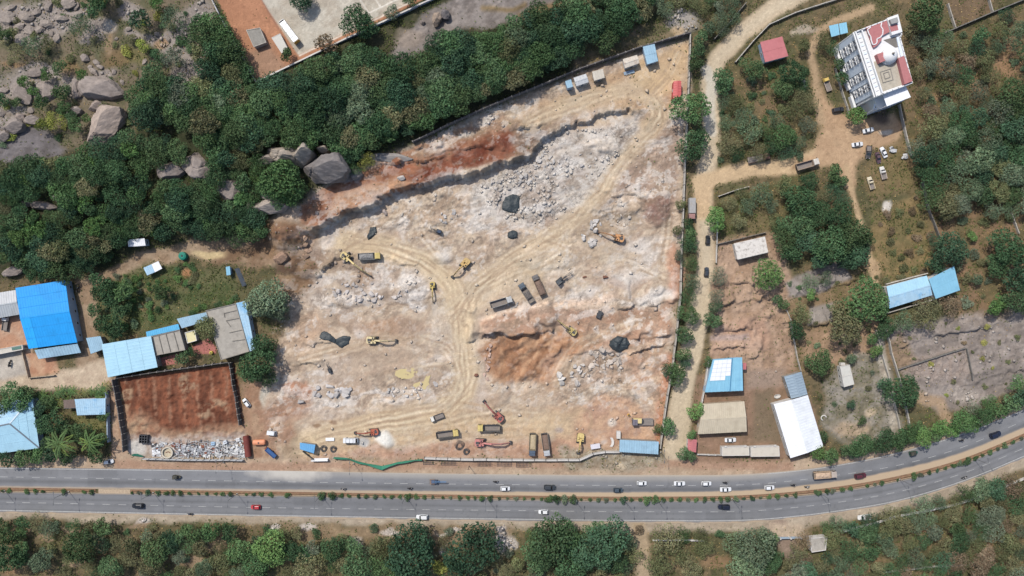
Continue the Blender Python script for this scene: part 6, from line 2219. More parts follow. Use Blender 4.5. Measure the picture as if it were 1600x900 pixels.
# --- site cabins along the dark wall
shed('site_cabin', 'smallest site cabin with a pale blue roof by the dark wall', 'cabin', [(883, 127), (892, 125), (895, 136.5), (886.5, 139)], 2.6, 0, None, PALE2, m_wallb, mono=.1, pitch=.6, overhang=.1, openings=False)
shed('site_cabin', 'ribbed white roofed site cabin second from the left by the dark wall', 'cabin', [(896, 121.5), (915.5, 115.5), (920, 128.5), (900.5, 135)], 2.6, 0.35, 'h', GREYW, m_wallw, pitch=1.2, overhang=.15, amp=.1)
shed('site_cabin', 'off-white site cabin third from the left by the dark wall', 'cabin', [(925, 112.5), (942, 107.7), (945, 121.5), (928.3, 126.5)], 2.6, 0, None, sheet_mat('offwhite', (208, 200, 186), .08, (170, 150, 130)), m_wallt, mono=.15, pitch=.9, overhang=.15)
r, q, ins, o_ = shed('site_cabin', 'rust streaked white site cabin with a blue tarpaulin in front', 'cabin', [(973, 92.5), (995, 86.5), (999, 99), (976.5, 106.5)], 2.7, 0.3, 'h', RUSTW, m_wallw, pitch=.9, overhang=.2)
shed('blue_hut', 'pale blue sheet hut with a ragged lower edge at the east end of the cabins', 'hut', [(1004, 73.3), (1022.5, 69.2), (1028, 96), (1011, 101)], 3.0, 0, None, PALE2, m_wallb, mono=.3, pitch=.9)
x,y,g = W(983,113,.3)
t = thing('tarpaulin', 'blue-grey tarpaulin spread in front of the rust streaked cabin', 'tarpaulin', (x, y, g + .25), math.radians(14))
MB().m(mat('blue_tarp', A(150, 168, 184), .6, 0, .2, 1.2, bump=.5)).box((0, 0, 0), (4.2, 1.2, .1), rx=.12).build('sheet', t)
r, q, ins, o_ = shed('red_cabin', 'red roofed container cabin in the top corner of the quarry', 'cabin', [(1052.5, 127), (1064.3, 126.3), (1064.3, 151), (1051, 154)], 2.7, 0.25, 'v', sheet_mat('red_cabin_sheet', (206, 106, 104), .05), mat('red_wall', A(176, 72, 70), .7), pitch=.9, overhang=.1)

# --- right-hand side
shed('red_roofed_house', 'flat red roofed house with pale walls by the dirt road bend', 'house', [(1187.5, 66), (1222, 57), (1231.5, 88), (1195.5, 97.5)], 3.6, 0, None, RED, m_wallb, mono=.1, pitch=3.0, amp=0.02)
shed('twin_canopy', 'left half of the twin sky blue canopy west of the villa', 'canopy', [(1295, 40.5), (1309.5, 37.2), (1312, 54.2), (1299, 58)], 2.8, 0, None, SKYB, None, open_sides=True, pitch=.8, mono=.1)
shed('twin_canopy', 'right half of the twin sky blue canopy west of the villa', 'canopy', [(1310.5, 37), (1322.5, 34.8), (1325, 51), (1313.2, 54)], 2.8, 0, None, SKYB, None, open_sides=True, pitch=.8, mono=.1)
shed('stained_house', 'white roofed house speckled with dark stains east of the dirt road', 'house', [(1146.5, 380.5), (1195, 369.5), (1200, 394.5), (1152, 406)], 3.6, 0, None, STAIN, m_wallw, mono=.2, pitch=2.4, amp=.02)
r, q, ins, o_ = shed('blue_roofed_hall', 'long left arm of the pale blue L shaped roof by the dry grass plot', 'hall', [(1385, 447.5), (1448, 430.5), (1457, 461), (1389.5, 482)], 4.0, 0.5, 'h', PALE, m_wallw, PALE3, pitch=1.0, amp=.03)
shed('blue_roofed_hall', 'taller sky blue right arm of the L shaped roof under the dark tree', 'hall', [(1450, 436), (1489, 416), (1500, 453.5), (1461.5, 467)], 4.6, 0, None, SKYB, m_wallw, mono=.5, pitch=1.0, amp=.03)
for k, (p0, p1, lab) in enumerate((((1379, 490), (1459, 467), 'low white garden wall under the south eave of the L shaped blue roof'), ((1382, 444), (1447, 427), 'low white garden wall above the L shaped blue roof'))):
 (xa,ya,ga),(xb,yb,gb) = W(*p0),W(*p1)
 t = thing('garden_wall', lab, 'wall', (xa, ya, ga))
 MB().m(m_wallw).beam((0, 0, .5), (xb - xa, yb - ya, gb - ga + .5), .3, 1.6).build('wall', t)
 MB().m(m_concl).beam((0, 0, 1.34), (xb - xa, yb - ya, gb - ga + 1.34), .4, .08).build('coping', t)
r, q, ins, o_ = shed('tile_roofed_shed', 'blue roofed shed with a white tile grid on its left half', 'shed', [(1113, 561.5), (1159, 558), (1161, 610.5), (1101, 613)], 4.0, 0, None, SKYB, m_wallb, mono=.5, pitch=1.2, amp=.03)
a_,b_,c_,d_ = q
for i in range(4):
 for j in range(5):
  u0,u1 = 0.06 + i * 0.145,0.06 + i * 0.145 + 0.14
  v0,v1 = 0.03 + j * 0.125,0.03 + j * 0.125 + 0.12
  if j == 4 and i == 3:
   continue
  f = lambda u,v: a_.lerp(b_,u).lerp(d_.lerp(c_,u),v) + Vector((0,0,.12))
  p4 = [f(u0,v0),f(u1,v0),f(u1,v1),f(u0,v1)]
  mb = MB().m(WHITE)
  lo = Vector((0,0,-.06))
  mb.add([*p4,*[p + lo for p in p4]],[(3,2,1,0),(4,5,6,7),(0,1,5,4),(1,2,6,5),(2,3,7,6),(3,0,4,7)])
  mb.build('panel', r)
p,e = a_.lerp(b_,.66),d_.lerp(c_,.655)
MB().m(mat('ridge_blue', A(84, 140, 176), .5)).beam(p + Vector((0, 0, .1)), e + Vector((0, 0, .1)), .35, .12).build('ridge_cap', r)
shed('red_hut', 'tiny red hut against the right wall of the white tiled shed', 'hut', [(1160.5, 567), (1166, 567), (1166, 577.5), (1160.8, 577.5)], 2.4, 0, None, RED, m_wallw, mono=.1, pitch=.6, openings=False)
r, q, ins, o_ = shed('beige_shed', 'wide beige asbestos roofed shed below the white tiled shed', 'shed', [(1097, 631.5), (1163, 627), (1167, 674.5), (1090, 678.5)], 4.0, 0.8, 'h', BEIGE, m_wallt, pitch=.75, amp=.06)
a_,b_,c_,d_ = q
up8 = Vector((0,0,.8))
for t in (0.12, 0.36, 0.66):       # darker lapped seams between sheet runs
 pa,pm_,pd = a_.lerp(b_,t),((a_ + d_) / 2).lerp((b_ + c_) / 2,t) + up8,d_.lerp(c_,t)
 for p0,p1 in ((pa,pm_),(pm_,pd)):
  MB().m(BEIGE).beam(p0 + Vector((0, 0, .06)), p1 + Vector((0, 0, .06)), .3, .07).build('lap_seam', r)
r, q, ins, o_ = shed('white_hall', 'biggest plain white roofed hall beside the road', 'hall', [(1209, 631.5), (1262, 617), (1286.5, 697.5), (1235, 716)], 4.6, 0.8, 'v', WHITE, m_wallw, sheet_mat('white_sheet_b', (234, 238, 242), .03), pitch=1.0, amp=.04)
shed('grey_hall', 'grey-blue ribbed roof annex joined to the top of the white hall', 'annex', [(1225, 588.5), (1252, 580.5), (1261.5, 616), (1236, 623)], 3.8, 0.5, 'v', sheet_mat('greyblue', (152, 170, 184), .06, (126, 142, 156)), m_wallg, pitch=1.0, amp=.08)
for k, (quad, lab) in enumerate((([(1128.5, 699), (1170, 698), (1170.5, 711.5), (1128.5, 712)], 'left of the two long pale roofed blocks by the road verge'), ([(1173.5, 699), (1217, 697.3), (1218, 712.8), (1173.5, 713.3)], 'right of the two long pale roofed blocks by the road verge'))):
 r, q, hz, o_ = flat_house('long_block', lab, 'block', quad, 3.0, mat('pale_roof', A(206, 198, 184), .8, 0, .08, .8, dirt=A(176, 164, 148)), m_wallw, .15, .2, m_wallw)
 for t in (0.12,0.85):
  p = q[0].lerp(q[1],t)
  MB().m(m_wallw).box((p.x, p.y + .3, hz + .15), (.7, .5, .5)).build('vent', r)
r, q, ins, o_ = shed('gate_hut', 'small red roofed gate hut with a white wall at the foot of the dirt road', 'hut', [(1075, 685.5), (1089, 687), (1087.5, 707), (1074, 705)], 3.0, 0.2, 'v', RED, m_wallw, pitch=.8)
# white cabin with windows on its west side
def caravan():
 r, q, hz, o_ = flat_house('white_cabin', 'boxy white cabin standing alone on the stony plot', 'cabin', [(1313, 573), (1327, 570), (1334, 600), (1318.5, 604.5)], 3.2, mat('cabin_roof', A(208, 206, 198), .7, 0, .08, .8, dirt=A(176, 168, 150)), m_wallw, .15, .15, m_wallw)
 p,e = q[0],q[3]
 L = (e - p).length
 for t in (.2,.5,.8):
  opening(r,p,e,1.0,2.2,L * t - .5,L * t + .5)
 c = q[0].lerp(q[1],.4)
 MB().m(m_wallw).box((c.x, c.y + .6, 1.8), (1.6, 1.1, 1.6)).build('water_unit', r)
 m2 = q[0].lerp(q[3],.5),q[1].lerp(q[2],.5)
 MB().m(m_wallw).beam(m2[0] + Vector((0, 0, hz)), m2[1] + Vector((0, 0, hz)), .2, .14).build('roof_joint', r)


caravan()
flat_house('gatehouse', 'mouldy white flat roofed gatehouse below the bend of the road', 'gatehouse', [(1264.5, 841.5), (1292, 839), (1290, 859.5), (1268.5, 862.5)], 3.2, mat('mould_roof', A(176, 170, 160), .9, 0, .2, .8, dirt=A(70, 66, 60), dirt_amt=.8), m_wallw, .3, .25, m_wallw)
(xa,ya,ga),(xb,yb,gb) = W(1216,839),W(1260,838)
t = thing('metal_gate', 'pale blue metal gate across the track left of the mouldy gatehouse', 'gate', (xa, ya, ga))
for k in range(2):
 f0,f1 = (0.02,.36) if k == 0 else (.38,.72)
 MB().m(mat('gate_paint', A(168, 188, 206), .6)).beam((f0 * (xb - xa), f0 * (yb - ya), 1.1), (f1 * (xb - xa), f1 * (yb - ya), 1.1), .12, 2.0).build('leaf', t)
for f0 in (0,.37,.74,1.0):
 MB().m(m_wallw).box((f0 * (xb - xa), f0 * (yb - ya), 1.2), (.5, .5, 2.7)).build('pillar', t)
# concrete slab roof hut and shed in the walled compound
flat_house('concrete_box', 'weathered grey concrete box on the orange soil of the compound', 'hut', [(385, 47), (406, 43.5), (415.5, 66), (396.5, 73)], 2.4, mat('box_top', A(150, 146, 138), .9, 0, .2, 1.0, dirt=A(100, 96, 88)), m_concl, .2, .2, openings=False)
flat_house('white_slab_hut', 'low white slab roofed hut beside the bus in the compound', 'hut', [(424.5, 59), (437.5, 52.5), (449, 75), (440, 83)], 2.4, mat('slab_top', A(208, 204, 194), .85, 0, .06, 1), m_wallw, .1, .15, m_wallw, openings=False)

# --- white domed villa
def villa():
 H1 = 17.0
 out = [(1340,47),(1403,23),(1411,52),(1408.5,57),(1428,129),(1373.5,149)]
 w = [wpt(p,H1) for p in out]
 zb = min(gz(p.x,p.y) for p in w) - .3
 ctr = sum(w,Vector()) / len(w)
 o_ = Vector((ctr.x,ctr.y,zb))
 r = thing('villa', 'white domed villa of several storeys with red roof terraces', 'villa', o_)
 P_ = [Vector((p.x - o_.x,p.y - o_.y,0)) for p in w]
 HZ = H1 - 1.2
 white = mat('villa_white', A(240, 240, 240), .8, 0, .05, .8, dirt=A(186, 184, 180), dirt_amt=.3)
 blue = mat('villa_blue', A(230, 240, 252), .8, 0, .06, .8)
 redt = mat('villa_red_tile', A(186, 122, 122), .8, 0, .1, 1.2, dirt=A(164, 108, 108))
 conc = mat('villa_terrace', A(190, 182, 166), .9, 0, .15, 1.0, dirt=A(140, 132, 116))
 body = MB().m(white).prism([(p.x,p.y) for p in P_[::-1]],-0.2,HZ)
 body.build('wall', r)
 L = lambda p,h=H1: Vector((*[(lambda v: (v.x - o_.x,v.y - o_.y))(wpt(p,h))][0],0))
 # west front: light blue bays standing proud of the wall, storey by storey, balconies and windows
 p0,p1 = P_[0],P_[5]
 d = (p1 - p0)
 Lw = d.length
 d.normalize()
 nrm = Vector((d.y,-d.x,0))
 if nrm.x > 0:
  nrm = -nrm
 ang = math.atan2(d.y,d.x)
 st = 3.9
 bays = [(0.02,.10),(.25,.315),(.44,.56),(.70,.755),(.88,.95)]
 for t0,t1 in bays:
  t = (t0 + t1) / 2 * Lw
  c = p0 + d * t + nrm * .25
  MB().m(blue).box((c.x, c.y, HZ / 2 - .1), ((t1 - t0) * Lw, .5, HZ - .3), rz=ang).build('blue_pier', r)
 wins = [.135,.205,.35,.405,.605,.655,.80,.845]
 for s in range(4):
  z = .6 + s * st
  for t in wins:
   tt = t * Lw
   c = p0 + d * tt + nrm * .02
   f = MB().m(white)
   # hood and balcony slab project, the void behind is dark
   f.box((c.x + nrm.x * .45,c.y + nrm.y * .45,z + 2.95),(1.5,.9,.18),rz=ang)
   f.box((c.x + nrm.x * .42,c.y + nrm.y * .42,z + .05),(1.5,.84,.16),rz=ang)
   f.box((c.x + nrm.x * .80,c.y + nrm.y * .80,z + .55),(1.5,.1,.84),rz=ang)
   b = f.build('balcony', r)
   MB().m(mat('villa_glass', A(92, 98, 108), .2, 0, .1, 1)).box((c.x + nrm.x * .03, c.y + nrm.y * .03, z + 1.7), (.95, .08, 2.0), rz=ang).build('pane', b)
 for t in (0.0,.17,.37,.63,.825,.985):
  c = p0 + d * (t * Lw) + nrm * .16
  MB().m(white).box((c.x, c.y, HZ / 2), (.4, .32, HZ - .1), rz=ang).build('pilaster', r)
 # cornice rails along the top of the west front (a double white rail)
 for k,(off_,z) in enumerate(((.9,HZ - .1),(.25,HZ + .35))):
  a = p0 + nrm * off_
  b = p1 + nrm * off_
  MB().m(white).beam(Vector((a.x, a.y, z)), Vector((b.x, b.y, z)), .45, .5).build('cornice', r)
 a,b = p0 - nrm * 1.9,p1 - nrm * 1.9
 MB().m(white).beam(Vector((a.x, a.y, HZ + .5)), Vector((b.x, b.y, HZ + .5)), .4, 1.0).build('parapet', r)
 n = 16
 for k in range(n):
  c = p0.lerp(p1,(k + .5) / n) - nrm * .6
  MB().m(blue if k % 2 else white).box((c.x, c.y, HZ + .12), (.9, 1.6, .22), rz=ang).build('roof_light', r)
 # other parapets
 for k in range(5):
  a,b = P_[k],P_[k + 1]
  ins_ = (ctr - o_ - (a + b) / 2)
  ins_.z = 0
  ins_.normalize()
  a2,b2 = a + ins_ * .2,b + ins_ * .2
  MB().m(white).beam(Vector((a2.x, a2.y, HZ + .5)), Vector((b2.x, b2.y, HZ + .5)), .4, 1.0).build('parapet', r)
  m_ = max(2,int((b - a).length / 2))
  cap = MB().m(mat('coping_dark', A(170, 172, 176), .8))
  for j in range(m_):
   c = a2.lerp(b2,(j + .5) / m_)
   cap.box((c.x,c.y,HZ + 1.03),(.35,.35,.12))
  cap.build('coping', r)

 def plate(name,pts_,z0,z1,m_):
  q = [L(p,z1) for p in pts_]
  return MB().m(m_).prism([(v.x,v.y) for v in q[::-1]],z0,z1).build(name,r)
 plate('red_terrace', [(1354, 41), (1386, 31.5), (1391, 49), (1378, 56), (1378.5, 62), (1372, 70), (1366, 74)], HZ + .01, HZ + .9, redt)
 # curling white kerb on the red terrace
 kp = [(1361,42),(1356,46),(1358,52),(1361,57),(1362,63),(1364,69),(1368,69),(1371,66),(1371,60),(1376,58),(1380,53),(1380,46),(1377,41),(1378,35)]
 kb = MB().m(white)
 kw = [L(p,HZ + 1) for p in kp]
 for a,b in zip(kw[:-1],kw[1:]):
  kb.beam(Vector((a.x,a.y,HZ + 1.0)),Vector((b.x,b.y,HZ + 1.0)),.32,.26)
 kb.build('curved_kerb', r)
 plate('stair_room', [(1387, 27.5), (1404, 21.5), (1411, 49), (1395, 54)], HZ + .01, HZ + 1.5, white)
 plate('stair_room_floor', [(1390.5, 40), (1402.5, 36.5), (1405, 46), (1393.5, 49)], HZ + 1.52, HZ + 1.56, redt)
 plate('stair_room_roof', [(1391, 30), (1403, 26), (1405, 34), (1394, 37)], HZ + 1.53, HZ + 2.6, mat('villa_grey', A(160, 160, 158), .85, 0, .12, 1.5))
 plate('terrace_floor', [(1366, 96), (1402, 84), (1424, 127), (1377, 144)], HZ + .008, HZ + .05, conc)
 plate('roof_well', [(1381, 62), (1402, 56), (1408, 72), (1400, 74)], HZ + .006, HZ + .03, m_concd)
 plate('well_roof', [(1402, 57.5), (1407.5, 56.5), (1414, 86), (1409, 88)], HZ + .02, HZ + .5, blue)
 for pts_ in ([(1376,112),(1392,107),(1396,124),(1380,129)],[(1381,114),(1389,111.5),(1391.5,120),(1383.5,123)]):
  fr = MB().m(m_wallg)
  q = [L(p,HZ) for p in pts_]
  for k in range(4):
   a,b = q[k],q[(k + 1) % 4]
   fr.beam(Vector((a.x,a.y,HZ + .15)),Vector((b.x,b.y,HZ + .15)),.22,.22)
  fr.build('skylight_kerb', r)
 plate('east_red_roof', [(1404.5, 90), (1413.5, 86.5), (1427, 126), (1415, 131)], HZ + .02, HZ + 1.7, redt)
 # dome
 c = L((1391.5,86),HZ + 1.5)
 ring = []
 for k in range(9):
  a = k / 8 * math.pi / 2
  rr = 2.9 * math.cos(a)
  ring.append([(c.x + rr * math.cos(t / 28 * 2 * math.pi),c.y + rr * math.sin(t / 28 * 2 * math.pi),HZ + 1.0 + 2.6 * math.sin(a)) for t in range(28)])
 ring[-1] = [(c.x + .02 * math.cos(t),c.y + .02 * math.sin(t),HZ + 3.6) for t in range(28)]
 base = [[(c.x + 3.05 * math.cos(t / 28 * 2 * math.pi),c.y + 3.05 * math.sin(t / 28 * 2 * math.pi),z) for t in range(28)] for z in (HZ + .02,HZ + 1.0)]
 MB().m(white).loft(base).build('drum', r)
 dm = MB().m(white).loft(ring, True).build('dome', r, smooth=True)
 MB().m(m_wallg).tube((c.x, c.y, HZ + 3.55), (c.x, c.y, HZ + 4.3), .45, .3, 12).tube((c.x, c.y, HZ + 4.3), (c.x, c.y, HZ + 4.8), .3, .04, 12).build('finial', dm)
 plate('porch_red_roof', [(1371, 84), (1381, 80.5), (1385.5, 93.5), (1376, 97.5)], HZ + .02, HZ + 2.0, redt)
 # lower wing to the south under a white canopy
 H2 = 14.0
 wing = [L(p,H2) for p in ((1374,150),(1416,134),(1423,152),(1382,166))]
 MB().m(white).prism([(v.x, v.y) for v in wing[::-1]], -.2, 10.5).build('wing_wall', r)
 for k in range(4):
  for (t) in (.15,.38,.62,.85):
   p,q = wing[3],wing[2]
   cpos = p.lerp(q,t)
   dd = (q - p).normalized()
   nn = Vector((dd.y,-dd.x,0))
   if nn.y > 0:
    nn = -nn
   zc = 1.4 + k * 2.5
   wf = MB().m(blue).box((cpos.x + nn.x * .05, cpos.y + nn.y * .05, zc), (1.8, .14, 1.8), rz=math.atan2(dd.y, dd.x)).build('window', r)
   MB().m(m_glass).box((cpos.x + nn.x * .1, cpos.y + nn.y * .1, zc), (1.3, .1, 1.4), rz=math.atan2(dd.y, dd.x)).build('pane', wf)
 cq = [L(p,H2 + .6) for p in ((1381,148),(1416.5,132),(1423.5,151.5),(1386,166))]
 mb = MB().m(WHITE)
 zz = (H2 + .3,H2 + .3,H2 + .9,H2 + .9)
 cq = [Vector((v.x,v.y,z)) for v,z in zip(cq,zz)]
 corr(mb,cq[0],cq[1],cq[2],cq[3],1.2,.03)
 mb.build('canopy', r)
 for v in cq:
  MB().m(white).tube((v.x * .99, v.y * .99, 10.4), (v.x * .99, v.y * .99, v.z - .05), .12).build('canopy_post', r)
 # stepped open frame at the south-west corner
 for k,p in enumerate(((1368,150),(1374,168),(1366,171))):
  v = L(p,9)
  MB().m(white).box((v.x, v.y, 4.4), (.5, .5, 9.2)).build('column', r)
 v1,v2,v3 = L((1368,150),9),L((1374,168),9),L((1366,171),9)
 for a,b in ((v1,v3),(v3,v2)):
  MB().m(blue).beam(Vector((a.x, a.y, 9.2)), Vector((b.x, b.y, 9.2)), .5, .5).build('frame_beam', r)
 # low podium wall at the foot of the west front
 for p,q in (((1305,74),(1320,114)),((1322,126),(1328,140)),((1330,150),(1336,168))):
  a,b = L(p,1.8),L(q,1.8)
  MB().m(white).beam(Vector((a.x, a.y, 1.2)), Vector((b.x, b.y, 1.2)), .9, 2.4).build('podium', r)
 a,b = L((1305,74),1),L((1336,168),1)


villa()

# --- roadside sheds
shed('road_shed', 'small bright blue roofed shed beside the site gate', 'shed', [(468.6, 691.5), (493, 695), (490.5, 708.5), (468.6, 702)], 2.8, 0, None, sheet_mat('gate_blue', (112, 174, 222), .05), m_wallg, mono=.1, pitch=.8)
shed('road_shed', 'long pale blue sheet roofed shed in the lower right corner of the quarry', 'shed', [(968, 686.5), (1029, 689.5), (1028.5, 710), (967.6, 706)], 3.0, 0, None, PALE2, m_wallg, mono=.4, pitch=.9, amp=.07)


# ------------------------------------------------------------------ walls and fences
def wall_run(name, label, pts, h, thick, pm, gap=3.2, post=None, postw=.35, cat='wall', buttress=False, cap=None, panel='panel', butside=1):
 """free-standing wall: a panel per bay and a post between bays"""
 w = [Vector(W(p[0],p[1],0)) for p in pts]
 r = thing(name,label,cat,w[0])
 o_ = w[0]
 pp = post or pm
 for a,b in zip(w[:-1],w[1:]):
  n = max(1,round((b - a).length / gap))
  d2 = Vector((b.x - a.x,b.y - a.y,0)).normalized()
  ang = math.atan2(d2.y,d2.x)
  s = Vector((-d2.y,d2.x,0))
  for k in range(n):
   p,q = a.lerp(b,k / n),a.lerp(b,(k + 1) / n)
   p = Vector((p.x,p.y,gz(p.x,p.y)))
   q = Vector((q.x,q.y,gz(q.x,q.y)))
   j = rnd.uniform(-.04,.04)
   e = d2 * (postw / 2 + .003)
   hh = h + rnd.uniform(-.05,.05)
   MB().m(pm).beam(p - o_ + e + s * j + Vector((0,0,hh / 2 - .3)),q - o_ - e + s * j + Vector((0,0,hh / 2 - .3)),thick,hh + .6).build(panel,r)
   m2 = MB().m(pp).box((p.x - o_.x,p.y - o_.y,p.z - o_.z + h / 2 - .2),(postw,thick + .18,h + .55),rz=ang)
   m2.build('post', r)
   if buttress:
    c = p - o_ + s * (butside * (thick / 2 + .26))
    MB().m(pp).box((c.x, c.y, c.z + h * .35), (.26, .3, h * .8), rz=ang).build('buttress', r)
   if cap:
    MB().m(cap).beam(p - o_ + Vector((0, 0, hh + .07)) + e, q - o_ + Vector((0, 0, hh + .07)) - e, thick + .1, .1).build('coping', r)
 return r


m_wdark = mat('dark_block_wall', A(112, 108, 108), .9, 0, .2, 1.0, dirt=A(70, 68, 70))
wall_run('quarry_wall', 'long dark precast wall with stubby buttresses between the quarry and the wood', [(646, 223), (700, 197), (800, 153), (905, 110), (1000, 76), (1077, 54)], 2.7, .3, m_wdark, 3.0, mat('wall_post', A(152, 148, 142), .9), .3, buttress=True, butside=1)
wall_run('quarry_wall', 'long straight pale wall between the quarry and the dirt road', [(1077, 54), (1074, 140), (1069, 250), (1066, 330), (1063, 420), (1060, 480), (1051, 560), (1036, 655), (1030, 700)], 2.2, .35, m_concl, 4.6, mat('wall_post_dark', A(120, 116, 112), .9), .35)
wall_run('site_wall', 'whitish precast wall with a bend along the road below the quarry', [(664, 714.5), (700, 716), (800, 717.5), (905, 717.5), (926, 708), (945, 705), (968, 705)], 1.9, .55, mat('site_white', A(206, 202, 196), .85, 0, .1, .8, dirt=A(150, 142, 132)), 4.7, mat('site_post', A(96, 94, 92), .9), .22)
rib = mat('plot_wall', A(104, 100, 98), .9, 0, .2, 1, dirt=A(58, 56, 58))
wall_run('plot_wall', 'dark ribbed wall on the left side of the red soil plot', [(182, 592), (190, 634), (197, 676), (199, 704)], 3.2, .3, rib, 2.4, m_wallg, .22, buttress=True, butside=1)
wall_run('plot_wall', 'dark wall along the top of the red soil plot', [(186, 590), (250, 580), (310, 572), (361, 565)], 2.6, .3, rib, 3.0, m_wallg, .25, buttress=True)
wall_run('plot_wall', 'dark ribbed wall on the right side of the red soil plot', [(362, 566), (369, 610), (378, 664)], 2.8, .3, rib, 2.4, m_wallg, .22, buttress=True, butside=1)
wall_run('sheet_fence', 'dented white sheet fence along the road below the scrap yard', [(226, 715.5), (300, 717.5), (382, 718)], 2.2, .12, mat('fence_sheet', A(210, 212, 214), .6, 0, .12, 1, dirt=A(120, 118, 118)), 2.6, m_gut, .12, 'fence', panel='sheet')
wall_run('compound_wall', 'white retaining wall on the right side of the raised compound', [(403, 130), (470, 97), (560, 54), (640, 17), (690, -6)], 1.5, .4, mat('compound_white', A(198, 206, 216), .8, 0, .08, .7, dirt=A(150, 156, 164)), 5.0, m_wallw, .5, cap=m_wallw)
wall_run('compound_wall', 'white and patchy wall on the left side of the raised compound', [(329, -8), (345, 26), (370, 72), (402, 131)], 1.5, .35, mat('compound_patch', A(200, 200, 200), .8, 0, .2, .7, dirt=A(120, 116, 112), dirt_amt=.8), 5.0, m_wallw, .45)
wall_run('yard_wall', 'low wall round the orange yard below the bright blue shed', [(37, 548), (47, 590), (88, 586)], 1.2, .22, m_wallt, 4, None, .3)
wall_run('road_wall', 'old dark stone wall along the outer bend of the dirt road', [(1115, 62), (1140, 35), (1165, 5)], 1.6, .3, m_concd, 4)
wall_run('road_wall', 'broken pale wall on the inner side of the dirt road bend', [(1148, 98), (1175, 66), (1200, 40), (1240, 22), (1320, -4)], 1.5, .3, m_concl, 4)
wall_run('villa_wall', 'boundary wall between the villa and its parking lane', [(1304, 108), (1313, 140), (1326, 180)], 1.4, .22, m_concl, 4)
wall_run('villa_wall', 'pale wall running down from behind the villa past the rubbish', [(1403, 165), (1414, 215), (1422, 245)], 1.6, .3, m_concl, 4)
wall_run('plot_boundary', 'mossy boundary wall beside the dry grass plot', [(1440, 285), (1448, 325), (1466, 372)], 1.6, .3, m_concd, 4)
wall_run('plot_boundary', 'grey wall of the bare plots in the top right corner', [(1473, 53), (1490, 46), (1550, 20), (1610, -4)], 1.6, .35, m_concd, 4)
wall_run('plot_boundary', 'left short pale cross wall of the top right plots', [(1479, 8), (1491, 46)], 1.3, .3, m_concl, 4)
wall_run('plot_boundary', 'right short pale cross wall of the top right plots', [(1543, 0), (1549, 20)], 1.3, .3, m_concl, 4)
wall_run('plot_boundary', 'low wall east of the right border clearing', [(1578, 333), (1584, 350), (1590, 366)], 1.2, .3, m_concl, 4)
wall_run('path_wall', 'right wall of the narrow paved path beside the bare rock plots', [(1381, 514), (1391, 552), (1403, 590), (1420, 668)], 1.5, .3, m_concl, 4)
wall_run('path_wall', 'left wall of the narrow paved path beside the stony plot', [(1367, 516), (1376, 552), (1387, 590), (1404, 670)], 1.3, .25, m_concl, 4)
wall_run('rock_plot_wall', 'grey wall crossing the bare rock plot from the path', [(1402, 577), (1460, 558), (1507, 543)], 1.2, .3, m_concd, 4)
wall_run('rock_plot_wall', 'short grey wall turning down the bare rock plot', [(1509, 545), (1514, 570), (1518, 594)], 1.0, .3, m_concd, 4)
wall_run('lane_wall', 'low wall along the east side of the dirt road by the stained house', [(1120, 347), (1119, 382), (1118, 412)], 1.3, .2, m_wallw, 4)
wall_run('lane_wall', 'wall of the overgrown plot above the stained white house', [(1119, 382), (1160, 372), (1196, 363)], 1.4, .22, m_concd, 4)
wall_run('lane_wall', 'wall on the upper side of the overgrown plot by the branch track', [(1122, 307), (1150, 297), (1170, 292)], 1.3, .25, m_concl, 4)
wall_run('lane_wall', 'thin boundary wall from the grove to the grey annex', [(1228, 485), (1237, 520), (1246, 565), (1250, 580)], 1.2, .2, m_concl, 4)
wall_run('lane_wall', 'wall beside the beige and the tiled sheds along the dirt road', [(1106, 562), (1099, 610), (1093, 640)], 1.6, .3, m_wallw, 4)
wall_run('verge_wall', 'white roadside wall by the small red gate hut', [(1089, 709), (1106, 709.5), (1127, 710)], 1.4, .22, m_wallw, 3)
wall_run('verge_wall', 'white wall half lost in trees along the outer bend of the road', [(1318, 829), (1360, 818), (1400, 806), (1432, 800), (1490, 788), (1530, 775), (1600, 746)], 1.3, .35, m_wallw, 5)
wall_run('verge_wall', 'broken white wall under the trees right of the sandy south track', [(1020, 843), (1060, 843), (1100, 844)], 1.1, .3, m_wallw, 5)
wall_run('farm_wall', 'grey wall between the banana garden and the red soil plot', [(169, 612), (172, 650), (173, 690)], 2.0, .35, m_wallb, 4)
wall_run('east_wall', 'white wall strip inside the thicket at the lower right', [(1380, 893), (1420, 889), (1460, 884), (1540, 880)], 1.0, .3, m_concl, 5)

# green netting fence
pts_ = [(522,714.5),(535,715.5),(545,716),(553,719),(562,722),(574,724.5),(585,727),(597,730),(610,726),(622,722.5),(636,720.5),(648,718.5),(660,717.5)]
x0_,y0_,g0_ = W(*pts_[0])
t = thing('net_fence', 'sagging green netting fence leaning out over the road verge', 'fence', (x0_, y0_, g0_))
net = mat('green_net', A(58, 132, 108), .7, 0, .15, 1.5)
top,bot = [],[]
for k,p in enumerate(pts_):
 x,y,g = W(*p)
 lean = 0.18 + .5 * math.exp(-((p[0] - 598) / 20) ** 2) + .15 * math.sin(k * 2.1)
 bot.append(Vector((x - x0_,y - y0_ + lean * .6,g - g0_ + .02)))
 top.append(Vector((x - x0_,y - y0_ - lean,g - g0_ + 1.6 - .45 * lean)))
mb = MB().m(net)
n = len(pts_)
mids = [(a + b) / 2 + Vector((0,.12 * (-1) ** k,.1)) for k,(a,b) in enumerate(zip(top,bot))]
mb.add(top + mids + bot,[(k,k + 1,n + k + 1,n + k) for k in range(n - 1)] + [(n + k,n + k + 1,2 * n + k + 1,2 * n + k) for k in range(n - 1)])
mb.build('netting', t)
for k in range(0,n,2):
 MB().m(m_gut).tube(bot[k] - Vector((0, 0, .3)), top[k] + Vector((0, 0, .1)), .05).build('post', t)
